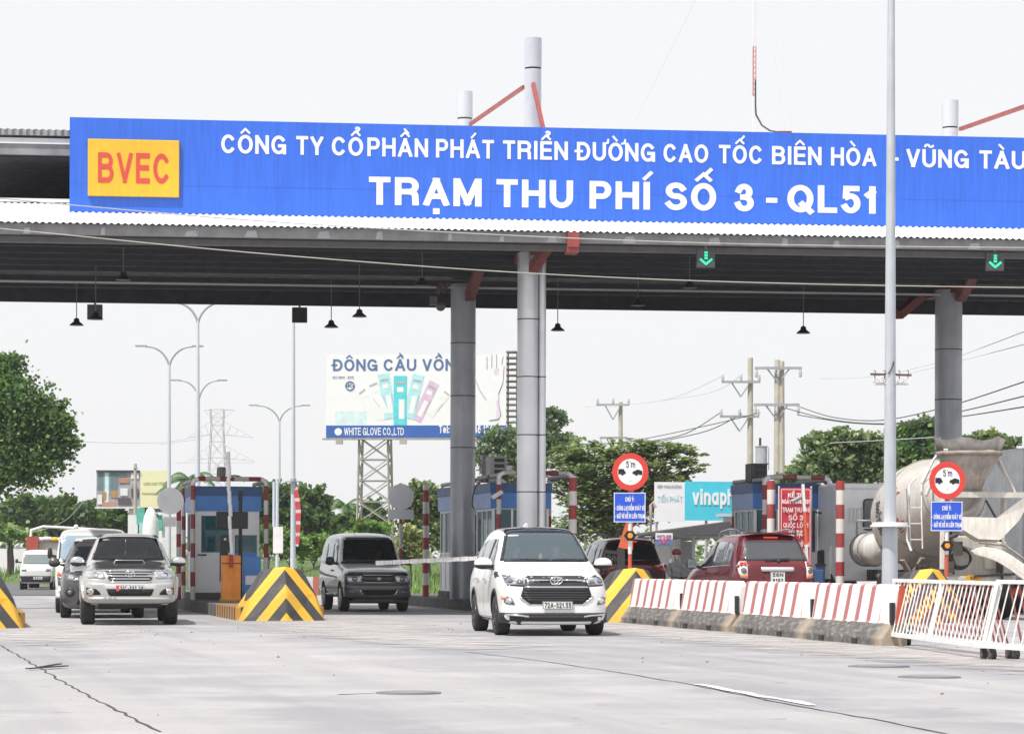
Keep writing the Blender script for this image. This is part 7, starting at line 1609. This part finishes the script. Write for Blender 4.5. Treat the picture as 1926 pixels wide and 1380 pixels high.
# ------------------------------------------------------------------ hoardings
M_hoard = mat('billboard_white', (.78,.78,.8), .5, var=.03); M_hblue = mat('billboard_blue', (.035,.12,.42), .45); M_hink = mat('billboard_navy', (.09,.16,.34), .5); M_cyan = mat('billboard_cyan', (.1,.6,.66), .5); M_lcyan = mat('billboard_pale_cyan', (.42,.72,.77), .5); M_pink = mat('billboard_pink', (.66,.5,.66), .5); M_fgrey = mat('billboard_faint_grey', (.42,.42,.46), .5); M_steel = mat('tower_steel', (.4,.37,.35), .7, var=.2)  # navy ink and tower steel paled to carry the distance haze
D = 138; k = D/5000; b = pt(700, HY, D); b.z = 0; o = thing('billboard', 'large white billboard for gloves raised on a steel lattice tower', 'billboard', b, radians(-4)); inv = loc_of(o).inverted()
def q_(px, py):                                    # photo pixel -> x,z on the board's own face
    v = pt(px, py, D); dx = v.x-b.x; return dx/cos(radians(4)), v.z+(dx*0)
x0, _ = q_(615,0); x1, _ = q_(954,0); zt, zb = pt(780,667,D).z, pt(780,823,D).z
pn = MB().box(((x0+x1)/2,.2,(zt+zb)/2), (x1-x0,.4,zt-zb)).build('panel', M_hoard, o)
zs = pt(780,800,D).z; MB().box(((x0+x1)/2,-.012,(zs+zb)/2), (x1-x0,.02,zs-zb)).build('blue_strip', M_hblue, pn)
sh = .055
lt = MB(); X, Z = q_(626,697); text(lt, 'ĐÔNG CẦU VỒNG', X, Z, 22*k, width=q_(880,0)[0]-X, sw=.17, sp=.13, y=-.002, depth=.012, shear=.0); lt.build('headline', M_hink, pn)
lt = MB(); X, Z = q_(647,818); text(lt, 'WHITE GLOVE CO.,LTD', X, Z, 14*k, width=q_(762,0)[0]-X, sw=.15, sp=.1, y=-.023, depth=.01); X, Z = q_(826,815); text(lt, 'Tel: 0251 3546 1241', X, Z, 15*k, width=q_(933,0)[0]-X, sw=.19, y=-.023, depth=.01)
X, Z = q_(636,811.5); lt.cyl((X,-.024,Z), (X,-.034,Z), 7*k, n=18); lt.build('company_name', M_letter, pn)
lt = MB(); X, Z = q_(625,712); text(lt, 'ISO 9001 : 2015', X, Z, 5*k, width=q_(667,0)[0]-X, sw=.12, y=-.002, depth=.008); X, Z = q_(658,725); lt.tube([(X+8*k*cos(2*pi*i/24),-.02,Z+8*k*sin(2*pi*i/24)) for i in range(25)], 1.0*k, n=5, cap=False); text(lt, 'K', X, Z-3.5*k, 7*k, width=7*k, anchor='c', sw=.2, y=-.002, depth=.01); lt.bar((X-9*k,-.02,Z), (X-4*k,-.02,Z), 1.2*k); lt.bar((X+4*k,-.02,Z), (X+9*k,-.02,Z), 1.2*k); lt.build('quality_mark', M_hink, pn)
for (cx, cy, ang, w, h, m, off) in ((697,757,38,20,72,M_hoard,.004),(713,750,22,22,80,M_hoard,.006),(728,745,9,22,86,M_lcyan,.008),(753,753,0,25,92,M_cyan,.012),(778,746,-13,22,84,M_lcyan,.01),(800,755,-26,20,80,M_pink,.007),(827,757,-38,16,60,M_hoard,.005)):
    X, Z = q_(cx, cy); mb = MB(); R_ = Matrix.Rotation(-radians(-ang), 3, 'Y') if False else Matrix.Rotation(-radians(ang), 3, 'Y')
    mb.box((X,-off,Z), (w*k,.01,h*k), M=R_); 
    mb.box(Vector((X,-off-.008,Z))+R_@Vector((0,0,h*k*.36)), (w*k*.7,.006,h*k*.05), M=R_, m=1); mb.box(Vector((X,-off-.008,Z))+R_@Vector((0,0,h*k*.22)), (w*k*.5,.006,h*k*.1), M=R_, m=2); mb.box(Vector((X,-off-.008,Z))+R_@Vector((w*k*.1,0,-h*k*.18)), (w*k*.42,.006,h*k*.4), M=R_, m=2)
    mb.box(Vector((X,-off-.008,Z))+R_@Vector((w*k*.42,0,-h*k*.1)), (w*k*.05,.006,h*k*.3), M=R_, m=1)
    mb.build('glove_packet', [m, M_fgrey, M_hoard], pn)
hd = MB()                                          # the drawn hand
for P in (((916,695),(916,672)),((925,693),(925,668)),((934,693),(934,668)),((944,686),(946,671)),((948,690),(946,720),(938,740),(938,760),(942,780),(938,789),(920,791)),((895,716),(903,735),(914,752))): hd.tube([Vector((q_(x,y)[0],-.015,q_(x,y)[1])) for x, y in P], .7*k, n=4)
hd.build('hand_drawing', M_fgrey, pn)
mb = MB(); X, Z = q_(660,785); mb.box((X,-.003,Z), (60*k,.004,24*k)); X, Z = q_(936,770); mb.box((X,-.003,Z), (6*k,.004,34*k), m=1); X, Z = q_(934,700); mb.box((X,-.003,Z), (9*k,.004,12*k), m=1); mb.build('colour_tint', [mat('very_pale_cyan', (.62,.76,.78), .5), mat('very_pale_pink', (.75,.62,.74), .5)], pn)
fr = MB(); ux = x1+.5
for i in range(17):
    z = pt(960,662,D).z-(pt(960,662,D).z-pt(960,838,D).z)*i/16; fr.box((x1+.25,.6,z), (.55,.9,.07))
fr.box((x1+.02,1.1,(zt+zb)/2-.2), (.08,.1,zt-zb+.8)); fr.box((x1+.5,.9,(zt+zb)/2-.2), (.08,.1,zt-zb+.8)); fr.build('side_slats', mat('brown_slats', (.22,.17,.15), .7, var=.3), o)
MB().box(((x0+x1)/2-.05,.15,zb-.06), (x1-x0+.3,.5,.08)).build('catwalk', M_steel, o)
for i in range(3): X, Z = q_((640,760,906)[i], 832); MB().box((X,-.4,Z), (.35,.25,.2)).bar((X,-.3,Z), (X,.2,zb), .05).build('flood_lamp', M_steel, o)
tw = MB(); xa_, xb_ = q_(675,0)[0], q_(732,0)[0]; w_ = (xb_-xa_)/2; xc = (xa_+xb_)/2
def lat2(mb, xc, yc, w0, w1, z0, z1, n, r):
    for i in range(n):
        a, b_ = z0+(z1-z0)*i/n, z0+(z1-z0)*(i+1)/n; wa, wb = w0+(w1-w0)*i/n, w0+(w1-w0)*(i+1)/n
        ca = [(xc+sx*wa,yc+sy*wa,a) for sx, sy in ((-1,-1),(1,-1),(1,1),(-1,1))]; cb = [(xc+sx*wb,yc+sy*wb,b_) for sx, sy in ((-1,-1),(1,-1),(1,1),(-1,1))]
        for j in range(4): mb.bar(ca[j], cb[j], r*1.7); mb.bar(ca[j], cb[(j+1)%4], r); mb.bar(ca[(j+1)%4], cb[j], r); mb.bar(cb[j], cb[(j+1)%4], r)
lat2(tw, xc, 1.0, w_*1.15, w_*.95, 0, zb, 7, .05); tw.build('tower', M_steel, o)
# small billboard and what stands round it
D = 172; k = D/5000; b = pt(246, HY, D); b.z = 0; o = thing('billboard', 'small two part billboard, bluish pictures beside a pale yellow half', 'billboard', b)
P = lambda x, y: Vector(((x-246)*k, 0, pt(x,y,D).z))
def rect(mb, xa, ya, xb, yb, y=0., m=0, t=.02): a, c = P(xa,ya), P(xb,yb); mb.box(((a.x+c.x)/2, y-t/2, (a.z+c.z)/2), (abs(c.x-a.x), t, abs(a.z-c.z)), m=m)
mb = MB(); rect(mb, 181, 886, 263, 953, .1, 0, .1); pn = mb.build('picture_panel', mat('photo_print', (.35,.36,.38), .5, var=.5, scale=1.3), o)
ab = MB()
for i, (xa, ya, xb, yb, m) in enumerate(((183,888,194,922,1),(194,888,207,930,2),(197,888,204,951,3),(207,888,221,922,1),(190,925,200,940,4),(208,922,221,936,4),(185,944,218,951,5),(223,888,236,896,1),(224,898,243,908,5),(226,918,240,932,3),(246,889,261,900,3),(247,918,260,934,0),(222,936,246,950,0),(183,930,192,948,3))): rect(ab, xa, ya, xb, yb, -.005*(i+1), m, .004)
ab.build('printed_shapes', [mat('print_dark', (.1,.08,.1), .5), mat('print_slate', (.14,.2,.22), .5), mat('print_teal', (.12,.35,.42), .5), mat('print_white', (.7,.72,.72), .5), mat('print_ochre', (.4,.24,.1), .5), mat('print_brick', (.45,.22,.16), .5)], pn)
mb = MB(); rect(mb, 264, 885, 316, 954, .08, 0, .1); yp = mb.build('yellow_panel', mat('pale_yellow_print', (.74,.72,.45), .5, var=.05), o)
tb = MB(); a = P(270,912); text(tb, '0254 239 7797', a.x, a.z, 5.5*k, width=40*k, sw=.13, y=-.025, depth=.01); a = P(267,930); text(tb, 'PANORAMA VILLAGE', a.x, a.z, 4*k, width=46*k, sw=.14, y=-.025, depth=.01); tb.build('telephone_lettering', mat('olive_ink', (.4,.36,.16), .5), yp)
mb = MB(); rect(mb, 179, 953, 264, 956, .0, 0, .2); rect(mb, 181, 884, 263, 887, .0, 1, .15); mb.build('frame', [M_whitep, M_dwire], o); MB().cyl(P(249,953)*Vector((1,0,0))+Vector((0,.4,0)), P(249,953)+Vector((0,.4,0)), .3, n=14).build('column', mat('white_column', (.74,.7,.68), .6), o)
D = 158; b = pt(254, HY, D); b.z = 0; util = thing('utility_pole', 'plain concrete pole standing in front of the small billboard', 'utility pole', b, 0); MB().cyl((0,0,0), (0,0,pt(254,872,D).z), .12, .09, n=10).build('pole', M_cpole, util); MB().bar((-.1,-.1,pt(254,880,D).z), (.2,-.1,pt(254,880,D).z), .06).build('bracket', M_larm, util)
D = 150; b = pt(283, HY, D); b.z = 0; k = D/5000; o = thing('covered_statue', 'tall white shrouded shape by the teal hoarding sheets', 'statue', b); z = lambda y: pt(283,y,D).z
MB().lathe([(14*k,0),(15.5*k,z(1000)),(14.5*k,z(986)),(13*k,z(974)),(9.5*k,z(964)),(7.5*k,z(959)),(3*k,z(954))], n=20).build('shroud', mat('white_shroud', (.76,.76,.77), .8, bump=.3, bscale=3), o)
o = thing('hoarding_sheets', 'teal and white sheets hung beside the white shrouded shape', 'hoarding', b+Vector((0,1.2,0))); L = lambda x, y: lp(o, x, y, D+1.2)
def sheetq(nm, m, xa, ya, xb, yb, dy=0): a, c = L(xa,ya), L(xb,yb); MB().box(((a.x+c.x)/2,dy,(a.z+c.z)/2), (abs(c.x-a.x),.06,abs(a.z-c.z))).build(nm, m, o)
sheetq('teal_sheet', mat('teal_sheet', (.1,.42,.36), .6, var=.3), 257, 955, 272, 985); sheetq('pale_teal_sheet', mat('pale_teal_sheet', (.35,.62,.6), .6, var=.3), 262, 983, 274, 1012, -.1); sheetq('teal_sheet', bpy.data.materials['teal_sheet'], 297, 968, 305, 998, .05); sheetq('white_sheet', M_whitep, 240, 968, 258, 1055, .15); sheetq('white_sheet', M_whitep, 304, 952, 345, 1056, .2); sheetq('dark_grid', M_dwire, 291, 956, 308, 963, -.12)
# cyan hoarding and the shed beneath it
D = 94; k = D/5000; b = pt(1312, HY, D); b.z = 0; rz = radians(9); o = thing('billboard', 'cyan and white shop billboard over the dark shed roof', 'billboard', b, rz)
P = lambda x, y: lp(o, x, y, D + (x-1312)*k*math.tan(rz))
def face(nm, m, xa, xb, ya, yb, dy=0, par=None):
    a, c = P(xa,ya), P(xb,yb); return MB().box(((a.x+c.x)/2, dy, (a.z+c.z)/2), (abs(c.x-a.x), .06, abs(a.z-c.z))).build(nm, m, par or o)
wp_ = face('white_panel', M_hoard, 1231, 1288, 906, 981); cp = face('cyan_panel', mat('bright_cyan', (.07,.56,.72), .45, var=.04), 1287.5, 1442, 905, 979, -.01)
tb = MB(); a = P(1302,949); c = P(1375,949); text(tb, 'vina', a.x, a.z, 26*k*1.15, width=(P(1351,949).x-a.x), sw=.19, sp=.1, y=-.042, depth=.02); text(tb, 'phone', P(1354,949).x, a.z, 26*k*1.15, width=P(1420,949).x-P(1354,949).x, sw=.19, sp=.1, y=-.042, depth=.02); tb.build('shop_lettering', M_letter, cp)
tb = MB(); a = P(1236,943); text(tb, 'TIẾN PHÁT', a.x, a.z, 10*k, width=48*k, sw=.14, y=-.032, depth=.01); tb.build('blue_lettering', mat('faint_cyan_ink', (.42,.66,.72), .5), wp_); tb = MB(); a = P(1236,917); text(tb, 'ĐIỆN THOẠI DI ĐỘNG', a.x, a.z, 5*k, width=46*k, sw=.14, y=-.032, depth=.01); tb.build('grey_lettering', M_fgrey, wp_)
for x in (1236, 1330, 1430): a = P(x,981); MB().cyl((a.x,.15,0), (a.x,.15,a.z+.6), .05, n=8).build('leg', M_steel, o)
D = 88; b = pt(1280, HY, D); b.z = 0; k = D/5000; o = thing('shed', 'open shed with a dark sloping metal roof beyond the maroon car', 'shed', b, 0); P = lambda x, y, d=0: lp(o, x, y, D+d)
rf = MB(); A_, B_ = P(1195,1006), P(1365,977); C_, D_ = P(1420,985,5), P(1260,1001,5)
A_, B_, C_, D_ = P(1165,1007), P(1372,979), P(1385,990,3.5), P(1180,1012,3.5)
rf.add([A_,B_,C_+Vector((0,0,-.25)),D_+Vector((0,0,-.25)), A_-Vector((0,0,.06)),B_-Vector((0,0,.06)),C_-Vector((0,0,.31)),D_-Vector((0,0,.31))], [(0,1,2,3),(4,7,6,5),(0,4,5,1),(1,5,6,2),(2,6,7,3),(3,7,4,0)]); rf.build('roof', mat('rusty_roof', (.2,.16,.15), .7, var=.3), o)
rb = MB(); rb.add([P(1195,1006),P(1372,981),P(1372,1004),P(1195,1010)], [(0,1,2,3)]); gbl = rb.build('gable_sheet', mat('dark_sheet', (.07,.07,.08), .7), o, recalc=False); sm = gbl.modifiers.new('s','SOLIDIFY'); sm.thickness = .05
ps = MB()
for x in (1200,1262,1305,1371): a = P(x,1005,.3); ps.cyl((a.x,a.y,0), (a.x,a.y,a.z+.1), .05, n=8)
ps.bar(P(1245,1003,.2), P(1372,1003,.2), .06); ps.bar(P(1245,1008,.2), P(1372,1010,.2), .05); ps.bar(P(1325,985,.1), P(1350,1004,.1), .05); ps.build('frame', M_larm, o)
MB().add([P(1200,1008,2.5),P(1280,1008,2.5),P(1280,HY,2.5)*Vector((1,1,0)),P(1200,HY,2.5)*Vector((1,1,0))], [(0,1,2,3)]).add([P(1280,1018,2.4),P(1302,1018,2.4),P(1302,HY,2.4)*Vector((1,1,0)),P(1280,HY,2.4)*Vector((1,1,0))], [(0,1,2,3)], 1).build('rear_wall', [mat('white_wall', (.74,.74,.73), .7), M_greybox], o, recalc=False)
for nm, lab, xa, xb, ya, yb, kind in (('shop_sign', 'small white and blue shop sign reading 24/7 under the shed roof', 1233, 1265, 1002, 1025, 0), ('shop_sign', 'dark framed small sign beside the white and blue one', 1196, 1229, 1008, 1022, 1)):
    D2 = 86; b = pt((xa+xb)/2, (ya+yb)/2, D2); s_ = thing(nm, lab, 'sign', b, 0, 'small signs under the shed roof'); k = D2/5000; w, h = (xb-xa)*k, (yb-ya)*k
    if kind == 0:
        bd = MB().box((0,0,h*.25), (w,.04,h*.5)).box((0,0,-h*.25), (w,.04,h*.5), m=1).build('board', [M_hoard, mat('sign_mid_blue', (.08,.2,.42), .5)], s_); tb = MB(); text(tb, '24/7', 0, -h*.4, h*.5, width=w*.65, anchor='c', sw=.2, y=-.025, depth=.01, slant=.1); tb.build('big_lettering', mat('sign_crimson', (.6,.12,.2), .5), bd); tb = MB(); text(tb, 'HOTLINE', 0, h*.14, h*.22, width=w*.85, anchor='c', sw=.2, y=-.025, depth=.01); tb.build('small_lettering', mat('sign_mauve', (.4,.2,.35), .5), bd)
    else:
        bd = MB().box((0,0,0), (w,.04,h)).build('board', M_whitep, s_); MB().box((0,-.022,0), (w*.93,.01,h*.84)).build('dark_face', mat('dark_sign_face', (.05,.05,.06), .5), bd); tb = MB(); text(tb, 'Xe nang', 0, -h*.2, h*.4, width=w*.7, anchor='c', sw=.17, y=-.028, depth=.008); tb.build('lettering', M_letter, bd)
o = MB().tube([pt(1224,HY,92)*Vector((1,1,0)), pt(1224,950,92), pt(1228,944,92), pt(1233,955,92)], .06, n=8).build('bent_pipe_post', mat('pink_grey_pipe', (.42,.34,.33), .6)); tag(o, 'bent pipe post beside the white half of the cyan billboard', 'post')
tag(MB().box((0,0,1.4), (9,.3,2.8)).box((0,-.2,2.85), (9.4,1.6,.1), m=1).build('low_building', [M_whitep, mat('pale_blue_roof', (.45,.52,.6), .5, var=.15)]), 'low building with pale blue roof behind the white lorry cab', 'building'); o = bpy.data.objects['low_building']; o.location = pt(1610,HY,90)*Vector((1,1,0))

# ------------------------------------------------------------------ the hazy air
hz = MB().box((0,930,13.2), (2100,2060,29.6)).build('haze', bpy.data.materials.new('haze_air')); hm = hz.data.materials[0]; hm.use_nodes = True; ht = hm.node_tree
ht.nodes.remove(ht.nodes['Principled BSDF']); pv = ht.nodes.new('ShaderNodeVolumePrincipled'); pv.inputs['Color'].default_value = (.93,.95,1,1); pv.inputs['Density'].default_value = .00024
ht.links.new(pv.outputs[0], ht.nodes['Material Output'].inputs['Volume']); tag(hz, None, None, kind='stuff')
